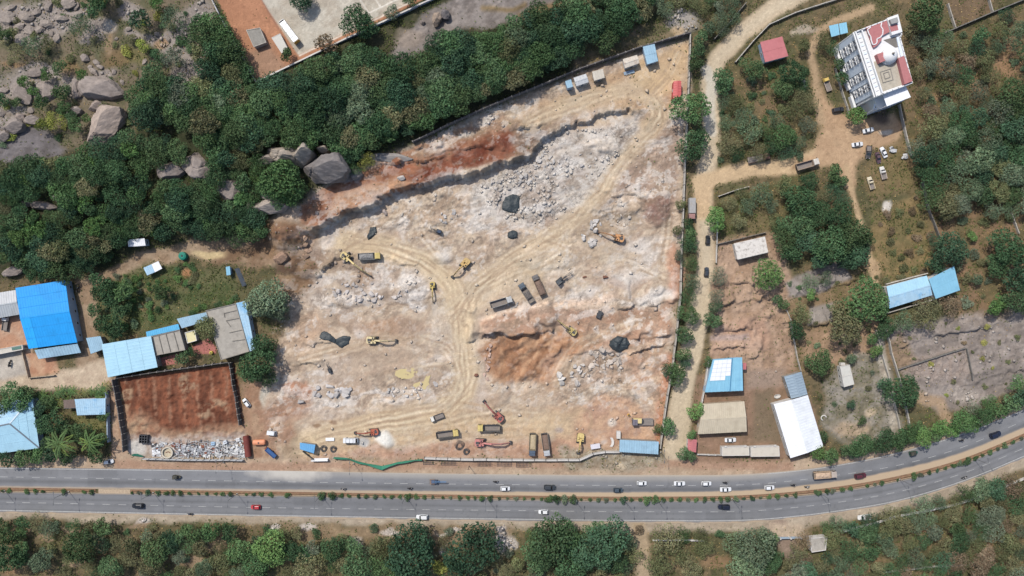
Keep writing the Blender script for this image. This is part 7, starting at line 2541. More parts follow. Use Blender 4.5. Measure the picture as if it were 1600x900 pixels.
x,y,g = W(500,718,.5)
t = thing('gate_sheet', 'white sheet gate lying half open next to the green netting', 'gate', (x, y, g))
MB().m(WHITE).box((0, 0, .9), (6.5, .08, 1.7), rz=.02, rx=.5).build('leaf', t)
MB().m(m_gut).tube((-3.2, .2, -.2), (-3.2, .2, 1.9), .08).tube((3.2, .2, -.2), (3.2, .2, 1.9), .08).build('post', t)
t = thing('gate_sheet', 'dark gate leaf swung inward beside the small bright blue shed', 'gate', (*W(482, 711, .5)[:2], 0), math.radians(-38))
MB().m(m_concd).box((0, 0, .9), (5.2, .1, 1.8)).build('leaf', t)
for k in (-2.5,0,2.5):
 MB().m(m_gut).box((k, .12, .95), (.12, .12, 2.0)).build('rail', t)
# iron grilles stacked flat along the foot of the white wall
m_iron = mat('dark_iron', A(92, 88, 92), .7, 0.3, .2, 2)
for (xa, xb, y, nm) in ((661, 680, 722.5, 'first'), (689, 715, 723.5, 'second'), (746, 770, 725, 'third'), (776, 801, 725, 'fourth'), (806, 834, 726.5, 'fifth')):
 x,yy,g = W((xa + xb) / 2,y)
 t = thing('iron_grille', 'dark iron grille lying along the white site wall, %s from the green netting' % nm, 'grille', (x, yy, g + .12))
 w_ = (xb - xa) * S
 MB().m(m_iron).box((0, .8, 0), (w_, .1, .1)).box((0, -.8, 0), (w_, .1, .1)).box((0, 0, 0), (w_, .08, .08)).build('frame', t)
 for k in range(int(w_ / .55)):
  MB().m(m_iron).box((-w_ / 2 + .2 + k * .55, 0, .09), (.12, 1.75, .08)).build('bar', t)

# ------------------------------------------------------------------ vehicles
m_paint = mat('vehicle_paint', None, 0.35, 0.0, 0.05, 1.5, objcol=True, spec=0.5)
m_dust = mat('dusty_paint', None, 0.7, 0.0, 0.14, 1.4, objcol=True, dirt=A(176, 156, 130), dirt_amt=.45, bump=.1)
m_tyre = mat('tyre_rubber', A(46, 46, 48), .9, 0, .1, 3)
m_rim = mat('wheel_rim', A(150, 150, 152), .45, .4, .1, 3)
m_cargl = mat('car_glass', A(30, 36, 44), .08, 0, .05, 1, spec=.7)
m_light = mat('lamp_lens', A(230, 230, 225), .15, 0, .02, 1, spec=.6)
m_tail = mat('tail_lens', A(170, 36, 34), .2, 0, .02, 1, spec=.6)
m_steel = mat('dark_steel', A(78, 80, 84), .6, .2, .2, 2, dirt=A(150, 132, 112), dirt_amt=.4)
m_bedin = mat('bed_floor', A(138, 130, 124), .8, 0, .25, 1.4, dirt=A(176, 156, 130), dirt_amt=.7)


def ring8(x,w,z0,z1,ch=0.8):
 m = (z0 + z1) / 2
 return [(x,-w * ch,z0),(x,w * ch,z0),(x,w,z0 + (m - z0) * .5),(x,w,m + (z1 - m) * .4),(x,w * .9,z1),(x,-w * .9,z1),(x,-w,m + (z1 - m) * .4),(x,-w,z0 + (m - z0) * .5)]


def wheel_mesh(r,w):
 return MB().m(m_tyre).tube((0, -w / 2, 0), (0, w / 2, 0), r, r, 14).mesh('wheel'), MB().m(m_rim).tube((0, -w / 2 - .012, 0), (0, w / 2 + .012, 0), r * .58, r * .58, 10).mesh('rim')


def wheels(proto,pos,r,w):
 wm,rm = wheel_mesh(r,w)
 for (x,y) in pos:
  k = len(proto)
  proto.append(('wheel', wm, None, None, (x, y, r)))
  proto.append(('rim', rm, k, None))


def slab(name,pts,m_,th=.02):
 pts = [Vector(p) for p in pts]
 n = (pts[1] - pts[0]).cross(pts[3] - pts[0]).normalized() * th
 return MB().m(m_).add(pts + [p + n for p in pts],[(3,2,1,0),(4,5,6,7),(0,1,5,4),(1,2,6,5),(2,3,7,6),(3,0,4,7)]).mesh(name)


def car_proto(kind):
 k = {'sedan': dict(L=4.4, W=.87, zb=.92, top=1.45, base=(-1.45, 1.0), roof=(-.85, .2)),
         'hatch': dict(L=3.8, W=.84, zb=.95, top=1.52, base=(-1.75, .95), roof=(-1.45, .2)),
         'suv': dict(L=4.6, W=.92, zb=1.08, top=1.75, base=(-2.12, 1.05), roof=(-1.9, .35))}[kind]
 h, w, zb, zt = k['L'] / 2, k['W'], k['zb'], k['top']
 P = []
 mb = MB().m(m_paint)
 mb.loft([ring8(-h,w * .74,.36,zb * .86),ring8(-h * .95,w * .92,.26,zb * .97),ring8(-h * .6,w,.22,zb),ring8(0,w,.22,zb),ring8(h * .5,w * .99,.22,zb * .98),ring8(h * .85,w * .9,.26,zb * .84),ring8(h,w * .68,.34,zb * .68)])
 b0, b1 = k['base']
 r0, r1 = k['roof']
 wb,wt = w * .88,w * .70
 cab = [(b0,-wb,zb - .03),(b1,-wb,zb - .03),(b1,wb,zb - .03),(b0,wb,zb - .03)]
 top = [(r0,-wt,zt),(r1,-wt,zt),(r1,wt,zt),(r0,wt,zt)]
 mb.loft([cab,top])
 # gently crowned roof skin
 mb.loft([top,[(r0 + .12,-wt * .8,zt + .05),(r1 - .12,-wt * .8,zt + .05),(r1 - .12,wt * .8,zt + .05),(r0 + .12,wt * .8,zt + .05)]])
 P.append(('body', mb.mesh('body'), None, 'obj'))
 f = .93
 lerp = lambda a,b,t: tuple(a[i] + (b[i] - a[i]) * t for i in range(3))
 c,t = cab,top
 P.append(('windscreen', slab('windscreen', [lerp(c[1], t[1], .10)[:1] + (-wb * f, zb + .03), (lerp(c[1], t[1], .10)[0], wb * f, zb + .03), (lerp(c[2], t[2], .97)[0], wt * f, zt - .02), (lerp(c[1], t[1], .97)[0], -wt * f, zt - .02)], m_cargl, .035), None, None))
 P.append(('rear_window', slab('rear_window', [(lerp(c[0], t[0], .12)[0], wb * f, zb + .06), (lerp(c[0], t[0], .12)[0], -wb * f, zb + .06), (lerp(c[0], t[0], .95)[0], -wt * f, zt - .03), (lerp(c[0], t[0], .95)[0], wt * f, zt - .03)], m_cargl, .035), None, None))
 for s in (1,-1):
  q = [(b0 + .25,s * wb * .985,zb + .05),(b1 - .3,s * wb * .985,zb + .05),(r1 - .08,s * (wt + .02),zt - .06),(r0 + .12,s * (wt + .02),zt - .06)]
  if s > 0:
   q = q[::-1]
  P.append(('side_window', slab('side_window', q, m_cargl, .025), None, None))
  P.append(('headlight', MB().m(m_light).box((h * .94, s * w * .56, zb * .66), (.16, .3, .13)).mesh('headlight'), None, None))
  P.append(('tail_light', MB().m(m_tail).box((-h * .975, s * w * .6, zb * .78), (.1, .26, .14)).mesh('tail_light'), None, None))
  P.append(('mirror', MB().m(m_paint).box((b1 - .28, s * (w + .08), zb + .08), (.12, .2, .13)).mesh('mirror'), None, 'obj'))
 wheels(P,[(h * .62,-w * .88),(h * .62,w * .88),(-h * .6,-w * .88),(-h * .6,w * .88)],.32,.2)
 return P


CAR = {k: car_proto(k) for k in ('sedan', 'hatch', 'suv')}
WHT,BLK,NAVY,GRY,DGR = A(236,238,240),A(38,40,46),A(34,42,66),A(92,100,110),A(62,68,74)
ROADZ = .055


def dull(c,k=.8):
 if c is None:
  return None
 g_ = .3 * c[0] + .55 * c[1] + .15 * c[2]
 return tuple(v * k + g_ * (1 - k) for v in c[:3]) + (1,)


def put(proto,name,label,cat,px,py,ang,color=None,h=.7,group=None,onroad=False,scale=None):
 x,y,g = W(px,py,h)
 return place(proto,name,label,cat,(x,y,ROADZ if onroad else g),math.radians(ang),dull(color,.85),group,scale)


CARS = [
 ('hatch', 789.5, 763.5, 0, WHT, 1, 'white hatchback in the upper lane behind the dark hatchback on the road'),
 ('suv', 859, 761.5, -2, DGR, 1, 'dark grey hatchback on the upper road between white car and silver roofed car'),
 ('hatch', 966, 766, 0, A(70, 84, 96), 1, 'blue-grey car with silver roof in the inner upper lane'),
 ('hatch', 1003, 755, 0, WHT, 1, 'first of three white cars in a row on the road below the long blue shed'),
 ('sedan', 1062, 755.5, 0, WHT, 1, 'white sedan second of three in a row on the upper road'),
 ('hatch', 1104, 755.5, 0, WHT, 1, 'white car third of three in a row on the upper road'),
 ('sedan', 1134, 764.8, 2, WHT, 1, 'white sedan in the inner lane just below the row of three white cars'),
 ('hatch', 1202.5, 762, 3, WHT, 1, 'white car on the upper road between two motorcycles and the sand lorry'),
 ('suv', 1344.5, 743.5, 9, A(98, 40, 50), 1, 'maroon car ahead of the sand lorry on the bend'),
 ('suv', 1555.5, 679, 18, NAVY, 1, 'dark navy car at the right end of the upper road'),
 ('suv', 215.5, 790.3, 180, BLK, 1, 'black car on the lower road by the median gap'),
 ('hatch', 399.5, 792.5, 180, A(196, 44, 50), 1, 'red hatchback on the lower road'),
 ('suv', 659.5, 808, 180, WHT, 1, 'white car riding the edge line of the lower road'),
 ('hatch', 849, 800, 180, WHT, 1, 'white hatchback in the middle of the lower road'),
 ('suv', 1131, 792, 180, A(30, 36, 56), 1, 'very dark blue car beside the median shrubs on the lower road'),
 ('hatch', 385, 629.5, 128, WHT, 0, 'white car parked by the right wall of the red soil plot'),
 ('hatch', 169.5, 721.5, 10, WHT, 0, 'white hatchback parked on the verge by the palms'),
 ('sedan', 1141.5, 687.5, 2, WHT, 0, 'white sedan parked below the beige roof'),
 ('hatch', 1104, 425, 84, A(60, 66, 76), 0, 'dark car alone on the pale middle stretch of the dirt road'),
 ('hatch', 1106, 375, 86, BLK, 0, 'black and silver car parked on the right edge of the dirt road'),
 ('suv', 1309.5, 171.5, 10, A(56, 58, 66), 0, 'black car parked by the green bush below the villa lane'),
 ('sedan', 1357, 203.5, 14, WHT, 0, 'white car with roof openings parked nearest the villa'),
 ('sedan', 1340, 225.5, 8, WHT, 0, 'white sedan alone in the middle of the parking ground'),
 ('sedan', 1372.5, 246.5, -78, A(104, 78, 86), 0, 'faded maroon sedan squeezed between jeep frame and white car'),
 ('sedan', 1381, 238, 114, WHT, 0, 'white sedan parked right of the faded maroon sedan'),
]
for kind,px,py,ang,col,road,lab in CARS:
 put(CAR[kind], 'car', lab, 'car', px, py, ang, col, .8, None, road)

# ---- tipper lorries
def bed(mb,x0,x1,w,z0,z1,t=.08,ribs=6):
 mb.bbox(x0,x1,-w,w,z0,z0 + .12)
 mb.bbox(x0,x1,-w,-w + t,z0 + .12,z1).bbox(x0,x1,w - t,w,z0 + .12,z1)
 mb.bbox(x0,x0 + t,-w + t,w - t,z0 + .12,z1 - .1).bbox(x1 - t,x1,-w + t,w - t,z0 + .12,z1 + .25)
 for k in range(ribs):
  x = x0 + (x1 - x0) * (k + .5) / ribs
  for s in (-1,1):
   mb.box((x,s * (w + .05),(z0 + z1) / 2),(.12,.1,z1 - z0))
 for s in (-1,1):
  mb.box(((x0 + x1) / 2,s * (w + .04),z1 - .04),(x1 - x0,.14,.12))
 return mb


def tipper_proto(L=8.6,flat_=False,box=False):
 h = L / 2
 cx0 = h - 1.95
 P = []
 mb = MB().m(m_steel).bbox(-h,h - .3,-.42,.42,.75,1.0).box((.2,-.95,.85),(1.2,.5,.5)).box((.2,.95,.85),(1.0,.5,.45))
 for s in (-1,1):
  mb.box((-h * .55,s * 1.02,1.12),(2.6,.42,.06))
 P.append(('chassis', mb.mesh('chassis'), None, None))
 mb = MB().m(m_dust)
 mb.loft([[(cx0,-1.2,.7),(h - .05,-1.2,.7),(h - .05,1.2,.7),(cx0,1.2,.7)],[(cx0,-1.22,1.7),(h,-1.22,1.7),(h,1.22,1.7),(cx0,1.22,1.7)],[(cx0,-1.15,2.75),(h - .28,-1.12,2.75),(h - .28,1.12,2.75),(cx0,1.15,2.75)],[(cx0 + .1,-1.0,2.85),(h - .45,-1.0,2.85),(h - .45,1.0,2.85),(cx0 + .1,1.0,2.85)]])
 mb.box((cx0 + .85,0,2.92),(.08,2.0,.12)).box((h - .25,0,2.72),(.5,2.3,.08))
 k = len(P)
 P.append(('cab', mb.mesh('cab'), None, 'obj'))
 P.append(('windscreen', slab('windscreen', [(h - .01, -1.08, 1.75), (h - .01, 1.08, 1.75), (h - .26, 1.02, 2.62), (h - .26, -1.02, 2.62)], m_cargl, .03), k, None))
 for s in (-1,1):
  P.append(('mirror', MB().m(m_steel).box((h - .2, s * 1.42, 1.95), (.12, .28, .5)).mesh('mirror'), k, None))
  P.append(('headlight', MB().m(m_light).box((h, s * .85, .95), (.06, .35, .2)).mesh('headlight'), k, None))
  q = [(cx0 + .5,s * 1.2,1.75),(h - .25,s * 1.2,1.75),(h - .4,s * 1.155,2.55),(cx0 + .5,s * 1.155,2.55)]
  P.append(('side_window', slab('side_window', q[::-1] if s > 0 else q, m_cargl, .03), k, None))
 if box:
  P.append(('cargo_box', MB().m(m_dust).bbox(-h, cx0 - .15, -1.22, 1.22, 1.1, 3.2).box(((-h + cx0) / 2, 0, 3.22), (L - 2.4, 2.3, .06)).mesh('cargo_box'), None, A(168, 166, 164)))
 else:
  mb = MB().m(m_dust)
  bed(mb,-h,cx0 - .12,1.22,1.05,1.35 if flat_ else 2.35)
  P.append(('dump_bed', mb.mesh('dump_bed'), None, 'bed'))
  kk = len(P) - 1
  P.append(('bed_floor', MB().m(m_bedin).bbox(-h + .1, cx0 - .22, -1.12, 1.12, 1.175, 1.21).mesh('bed_floor'), kk, None))
  P.append(('tailgate', MB().m(m_steel).box((-h - .03, 0, 1.7 if not flat_ else 1.25), (.06, 2.3, .9 if not flat_ else .3)).mesh('tailgate'), kk, None))
 wheels(P,[(h - .9,-1.05),(h - .9,1.05),(-h * .42,-1.0),(-h * .42,1.0),(-h * .74,-1.0),(-h * .74,1.0)],.5,.42)
 return P


TIP,FLATB,BOXT = tipper_proto(),tipper_proto(8.2,True),tipper_proto(8.0,box=True)


def recolor(proto,bedc):
 return [tuple(bedc if (i == 3 and v == 'bed') else v for i, v in enumerate(p)) for p in proto]


def load(px, py, ang, L, Wd, z, c, lab, h=.55, n=46, road=False, cat='load', offx=-.95):
 """a heap of stones or sand lying in a lorry bed"""
 r = random.Random(int(px))
 x,y,g = W(px,py,.9)
 if road:
  g = ROADZ
 mb = MB().m(mat('load_' + lab.split()[0], dull(A(*c), .7), .95, 0, .2, 2.5, bump=.5))
 nx_,ny_ = 12,6
 vs = []
 for i in range(nx_ + 1):
  for j in range(ny_ + 1):
   u,v = i / nx_ * 2 - 1,j / ny_ * 2 - 1
   e = max(0,(1 - u ** 4) * (1 - v ** 2))
   vs.append((offx + u * L / 2,v * Wd / 2,z + (h * e * (.7 + .5 * r.random()))))
 mb.add(vs,[(i * (ny_ + 1) + j,(i + 1) * (ny_ + 1) + j,(i + 1) * (ny_ + 1) + j + 1,i * (ny_ + 1) + j + 1) for i in range(nx_) for j in range(ny_)])
 mb.bbox(offx - L / 2,offx + L / 2,-Wd / 2,Wd / 2,z - .75,z - .01)
 for k in range(n):
  u,v = r.uniform(-.85,.85),r.uniform(-.8,.8)
  s = r.uniform(.25,.6)
  mb.box((offx + u * L / 2,v * Wd / 2,z + h * (1 - u * u) * .8 * (1 - v * v)),(s,s * .8,s * .6),rz=r.uniform(0,3),rx=r.uniform(-.5,.5),ry=r.uniform(-.5,.5),taper=.7)
 o = mb.build('stone_load' if n else 'sand_load')
 o.location = (x,y,g)
 o.rotation_euler = (0,0,math.radians(ang))
 tag(o,lab,cat)


YEL = A(214,190,104)
TR = [
 (TIP, 577, 400.5, 3, YEL, A(130, 130, 130), 0, 'tipper lorry with a yellow cab loaded with grey stone beside the breaker excavator'),
 (TIP, 783, 472, 17, A(190, 190, 188), A(150, 148, 146), 0, 'grey tipper lorry with empty bed and white cab, lowest of three in the pit'),
 (TIP, 822.5, 458, 123, A(92, 104, 116), A(112, 110, 108), 0, 'blue-grey tipper lorry in the middle of the three parked in the pit'),
 (TIP, 842, 446, 114, A(116, 112, 110), A(120, 104, 92), 0, 'brownish tipper lorry carrying brown stone, rightmost of the three in the pit'),
 (TIP, 699, 678, 8, YEL, A(92, 90, 88), 0, 'yellow cabbed tipper lorry pointing right, near the haul road exit'),
 (TIP, 764, 668.5, 180, YEL, A(96, 94, 92), 0, 'yellow cabbed tipper lorry pointing left between the two red excavators'),
 (TIP, 832, 694, -92, A(84, 100, 120), A(148, 138, 116), 0, 'parked tipper lorry with blue-grey cab and sandy bed by the site wall'),
 (TIP, 852.5, 694, -82, A(186, 190, 194), A(132, 122, 114), 0, 'parked tipper lorry with pale grey cab next to the lone green tree'),
 (TIP, 1288, 741.5, 4, A(186, 172, 160), A(190, 166, 140), 1, 'beige lorry carrying sand on the upper road before the bend'),
 (TIP, 1261, 257, 16, A(214, 208, 196), A(178, 156, 136), 0, 'empty tipper lorry with a white cab parked on the branch track'),
 (FLATB, 1185, 247, 12, A(120, 84, 72), A(104, 76, 66), 0, 'rusty flatbed lorry half under the trees above the branch track'),
 (BOXT, 1080.5, 326, -90, A(176, 130, 124), A(170, 168, 166), 0, 'grey box lorry parked along the quarry wall on the dirt road'),
]
for proto,px,py,ang,c,bc,road,lab in TR:
 put(recolor(proto, bc), 'tipper_lorry' if proto is TIP else 'lorry', lab, 'lorry', px, py, ang, c, 1.6, None, road)
load(577, 400.5, 3, 5.4, 2.1, 2.0, (150, 148, 146), 'heap of grey broken stone in the bed of the yellow cabbed loaded tipper')
load(842, 446, 114, 5.6, 2.1, 2.1, (142, 112, 92), 'brown stone heaped in the bed of the rightmost pit tipper', .35)
load(822.5, 458, 123, 3.0, 2.1, 1.9, (120, 112, 106), 'dusty grey stone lying in the front of the middle pit tipper', .3)
load(1288, 741.5, 4, 5.8, 2.15, 2.1, (206, 172, 136), 'sandy load piled on the beige road lorry', .6, 26, True)
load(832, 694, -92, 5.6, 2.1, 1.7, (198, 174, 128), 'sand left in the bed of the parked tipper with the blue-grey cab', .25, 0)
load(852.5, 694, -82, 5.6, 2.1, 1.7, (152, 134, 120), 'brown dirt left in the bed of the parked tipper with the pale grey cab', .2, 6)

# ---- small lorries, pickups, vans
def pickup_proto(L=5.0,w=.95,truckcab=False):
 h = L / 2
 P = []
 mb = MB().m(m_dust)
 if truckcab:
  mb.loft([[(h - 1.5,-w,.5),(h,-w,.5),(h,w,.5),(h - 1.5,w,.5)],[(h - 1.5,-w,1.2),(h,-w,1.2),(h,w,1.2),(h - 1.5,w,1.2)],[(h - 1.45,-w * .9,1.95),(h - .3,-w * .9,1.95),(h - .3,w * .9,1.95),(h - 1.45,w * .9,1.95)]])
 else:
  mb.loft([ring8(-.1,w,.35,1.0),ring8(h * .5,w,.3,1.0),ring8(h * .85,w * .92,.3,.9),ring8(h,w * .75,.38,.75)])
  mb.loft([[(-.1,-w * .92,.98),(h * .48,-w * .9,.98),(h * .48,w * .9,.98),(-.1,w * .92,.98)],[(.05,-w * .76,1.65),(h * .24,-w * .74,1.65),(h * .24,w * .74,1.65),(.05,w * .76,1.65)]])
 P.append(('cab', mb.mesh('cab'), None, 'obj'))
 if truckcab:
  P.append(('windscreen', slab('windscreen', [(h - .02, -w * .88, 1.25), (h - .02, w * .88, 1.25), (h - .28, w * .8, 1.9), (h - .28, -w * .8, 1.9)], m_cargl, .03), 0, None))
  x1 = h - 1.6
 else:
  P.append(('windscreen', slab('windscreen', [(h * .47, -w * .82, 1.02), (h * .47, w * .82, 1.02), (h * .25, w * .68, 1.62), (h * .25, -w * .68, 1.62)], m_cargl, .04), 0, None))
  P.append(('rear_window', slab('rear_window', [(-.09, w * .8, 1.05), (-.09, -w * .8, 1.05), (.03, -w * .68, 1.6), (.03, w * .68, 1.6)], m_cargl, .03), 0, None))
  x1 = -.2
 mb = MB().m(m_dust)
 bed(mb,-h,x1,w,.6,1.1,.06,4)
 P.append(('load_bed', mb.mesh('load_bed'), None, 'bed'))
 P.append(('bed_floor', MB().m(m_bedin).bbox(-h + .08, x1 - .08, -w + .08, w - .08, .725, .75).mesh('bed_floor'), 2 if truckcab else 3, None))
 for s in (-1,1):
  P.append(('headlight', MB().m(m_light).box((h - .02, s * w * .65, .72), (.1, .28, .14)).mesh('headlight'), 0, None))
 wheels(P,[(h * .62,-w * .85),(h * .62,w * .85),(-h * .58,-w * .85),(-h * .58,w * .85)],.36,.24)
 return P


PICK,MINI = pickup_proto(),pickup_proto(5.4,.95,True)
PK = [
 (MINI, 683, 652, 200, A(228, 224, 214), A(84, 80, 84), 'white cabbed small tipper truck on the haul road bend'),
 (MINI, 1292.5, 132, 110, A(226, 190, 80), A(190, 174, 160), 'small truck with a yellow cab parked in the lane west of the villa'),
 (PICK, 1361, 286, 107, A(222, 208, 176), A(222, 204, 166), 'cream pickup parked on the grass below the parking ground'),
 (PICK, 1380, 270, 103, A(226, 224, 218), A(206, 190, 178), 'white pickup parked on the grass right of the cream pickup'),
 (PICK, 1357.5, 237.5, -96, A(66, 68, 74), A(80, 72, 74), 'dark open framed pickup left of the faded maroon sedan'),
 (PICK, 1350.5, 808.5, 185, A(232, 232, 230), A(220, 220, 218), 'white pickup stopped on the outer verge below the bend'),
 (MINI, 8, 506, 82, A(220, 220, 218), A(130, 126, 122), 'small truck under the edge of the grey shed at the left border'),
]
for proto,px,py,ang,c,bc,lab in PK:
 put(recolor(proto, bc), 'pickup_truck', lab, 'pickup', px, py, ang, c, .9)
# van bodies
def van_proto(L,w,zt,rack=False):
 h = L / 2
 P = []
 mb = MB().m(m_paint).loft([ring8(-h,w * .92,.4,zt * .93),ring8(-h * .96,w,.32,zt),ring8(h * .5,w,.32,zt),ring8(h * .72,w * .97,.32,zt * .93),ring8(h * .95,w * .92,.34,zt * .55),ring8(h,w * .8,.4,zt * .45)])
 P.append(('body', mb.mesh('body'), None, 'obj'))
 P.append(('windscreen', slab('windscreen', [(h * .90, -w * .78, zt * .64), (h * .90, w * .78, zt * .64), (h * .735, w * .8, zt * .93), (h * .735, -w * .8, zt * .93)], m_cargl, .06), 0, None))
 for s in (-1,1):
  for x0 in (-.7,-.2,.28):
   P.append(('side_window', MB().m(m_cargl).box((h * (x0 + .2), s * (w * .985), zt * .72), (h * .4, .05, zt * .25)).mesh('side_window'), 0, None))
  P.append(('headlight', MB().m(m_light).box((h * .985, s * w * .6, zt * .36), (.1, .26, .16)).mesh('headlight'), 0, None))
 if rack:
  mb = MB().m(m_steel)
  for x0 in (-.6,-.1,.4):
   mb.box((h * x0,0,zt + .06),(.06,w * 1.7,.06))
  for s in (-1,1):
   mb.box((-h * .1,s * w * .8,zt + .12),(h * 1.1,.05,.05))
  P.append(('roof_rack', mb.mesh('roof_rack'), 0, None))
 wheels(P,[(h * .62,-w * .88),(h * .62,w * .88),(-h * .6,-w * .88),(-h * .6,w * .88)],.34,.22)
 return P


put(van_proto(5.6, 1.0, 2.2, True), 'van', 'white van with a dark roof bar beside the orange loader and gravel heap', 'van', 548, 688, 0, WHT, 1.2)
put(van_proto(3.4, .85, 1.8), 'van', 'short white van above the orange tank beside the site gate', 'van', 424.5, 676.5, -6, WHT, 1.0)
bus = van_proto(10.4,1.25,2.9,True)
mb = MB().m(m_paint).bbox(-5.22,-4.6,-1.15,1.15,.5,2.75)
bus.append(('rear_panel', mb.mesh('rear_panel'), 0, A(204, 160, 60)))
put(bus, 'bus', 'white bus parked on the concrete court of the compound', 'bus', 451.5, 48.5, 127, WHT, 1.5)
# lorry with a yellow machine on its back, flat rear deck
mb_p = recolor(FLATB,A(150,140,138))
put(mb_p, 'lorry', 'old flatbed lorry carrying a pale yellow machine by the lower right quarry wall', 'lorry', 1004, 659, 180, A(118, 112, 124), 1.2)
x,y,g = W(996,657.5,2)
t = thing('compressor', 'pale yellow compressor on the back of the old flatbed lorry', 'compressor', (x, y, g + 1.25), math.radians(178))
MB().m(mat('pale_yellow_paint', A(226, 206, 150), .6, 0, .1, 1.5, dirt=A(176, 156, 120))).box((0, 0, .7), (3.4, 1.9, 1.3), taper=.92).build('housing', t)
MB().m(m_steel).box((-2.0, 0, .5), (.5, 1.2, .9)).build('radiator', t)
MB().m(m_steel).tube((.8, .4, 1.3), (.8, .4, 1.8), .09).build('exhaust', t)

# ---- three wheelers
def auto_proto(goods=False):
 P = []
 mb = MB().m(m_paint).loft([ring8(-1.3,.62,.35,1.0),ring8(-.2,.65,.3,1.0),ring8(.7,.55,.3,.95),ring8(1.3,.25,.4,.85)])
 P.append(('body', mb.mesh('body'), None, 'obj'))
 if not goods:
  P.append(('hood', MB().m(m_dust).loft([[(-1.25, -.62, .98), (.7, -.56, .98), (.7, .56, .98), (-1.25, .62, .98)], [(-1.15, -.58, 1.6), (.45, -.5, 1.62), (.45, .5, 1.62), (-1.15, .58, 1.6)], [(-.9, -.4, 1.72), (.3, -.35, 1.72), (.3, .35, 1.72), (-.9, .4, 1.72)]]).mesh('hood'), None, A(60, 62, 56)))
 else:
  P.append(('cab_roof', MB().m(m_dust).loft([[(-.1, -.6, .98), (.75, -.55, .98), (.75, .55, .98), (-.1, .6, .98)], [(0, -.55, 1.65), (.5, -.5, 1.65), (.5, .5, 1.65), (0, .55, 1.65)]]).mesh('cab_roof'), None, A(70, 84, 108)))
  mb = bed(MB().m(m_dust),-1.75,-.15,.7,.62,1.05,.05,3)
  P.append(('load_bed', mb.mesh('load_bed'), None, A(150, 130, 116)))
 P.append(('windscreen', slab('windscreen', [(.80, -.48, 1.0), (.80, .48, 1.0), (.5, .44, 1.58), (.5, -.44, 1.58)], m_cargl, .03), 0, None))
 P.append(('headlight', MB().m(m_light).box((1.28, 0, .75), (.08, .18, .14)).mesh('headlight'), 0, None))
 wheels(P,[(1.05,0),(-.8,-.58),(-.8,.58)],.24,.14)
 return P


AUTO,GAUTO = auto_proto(),auto_proto(True)
put(AUTO, 'auto_rickshaw', 'dark auto rickshaw on the upper road near the median gap', 'auto rickshaw', 276, 745.5, 0, A(84, 78, 60), .9, None, True, (1.15, 1.15, 1.1))
put(GAUTO, 'goods_rickshaw', 'loaded goods rickshaw with blue poles sticking out ahead on the upper road', 'auto rickshaw', 680, 752.5, 0, A(86, 96, 120), .9, None, True, (1.2, 1.2, 1.1))
x,y,g = W(683,752.5,1.6)
t = thing('pole_bundle', 'blue pole bundle carried on the roof of the goods rickshaw', 'poles', (x, y, ROADZ))
for k in range(4):
 MB().m(mat('blue_pipe', A(84, 124, 164), .5)).tube((-1.8, -.3 + .2 * k, 1.9), (3.6, -.2 + .14 * k, 2.0), .05).build('pole', t)
put(AUTO, 'auto_rickshaw', 'green auto rickshaw at the upper edge of the bend', 'auto rickshaw', 1427.5, 708, 14, A(34, 92, 72), .9, None, True, (1.25, 1.25, 1.1))

# ---- motorcycles and riders
m_skin = mat('skin', A(142, 104, 82), .7, 0, .05, 2)
m_hair = mat('hair', A(34, 30, 28), .8, 0, .1, 4)


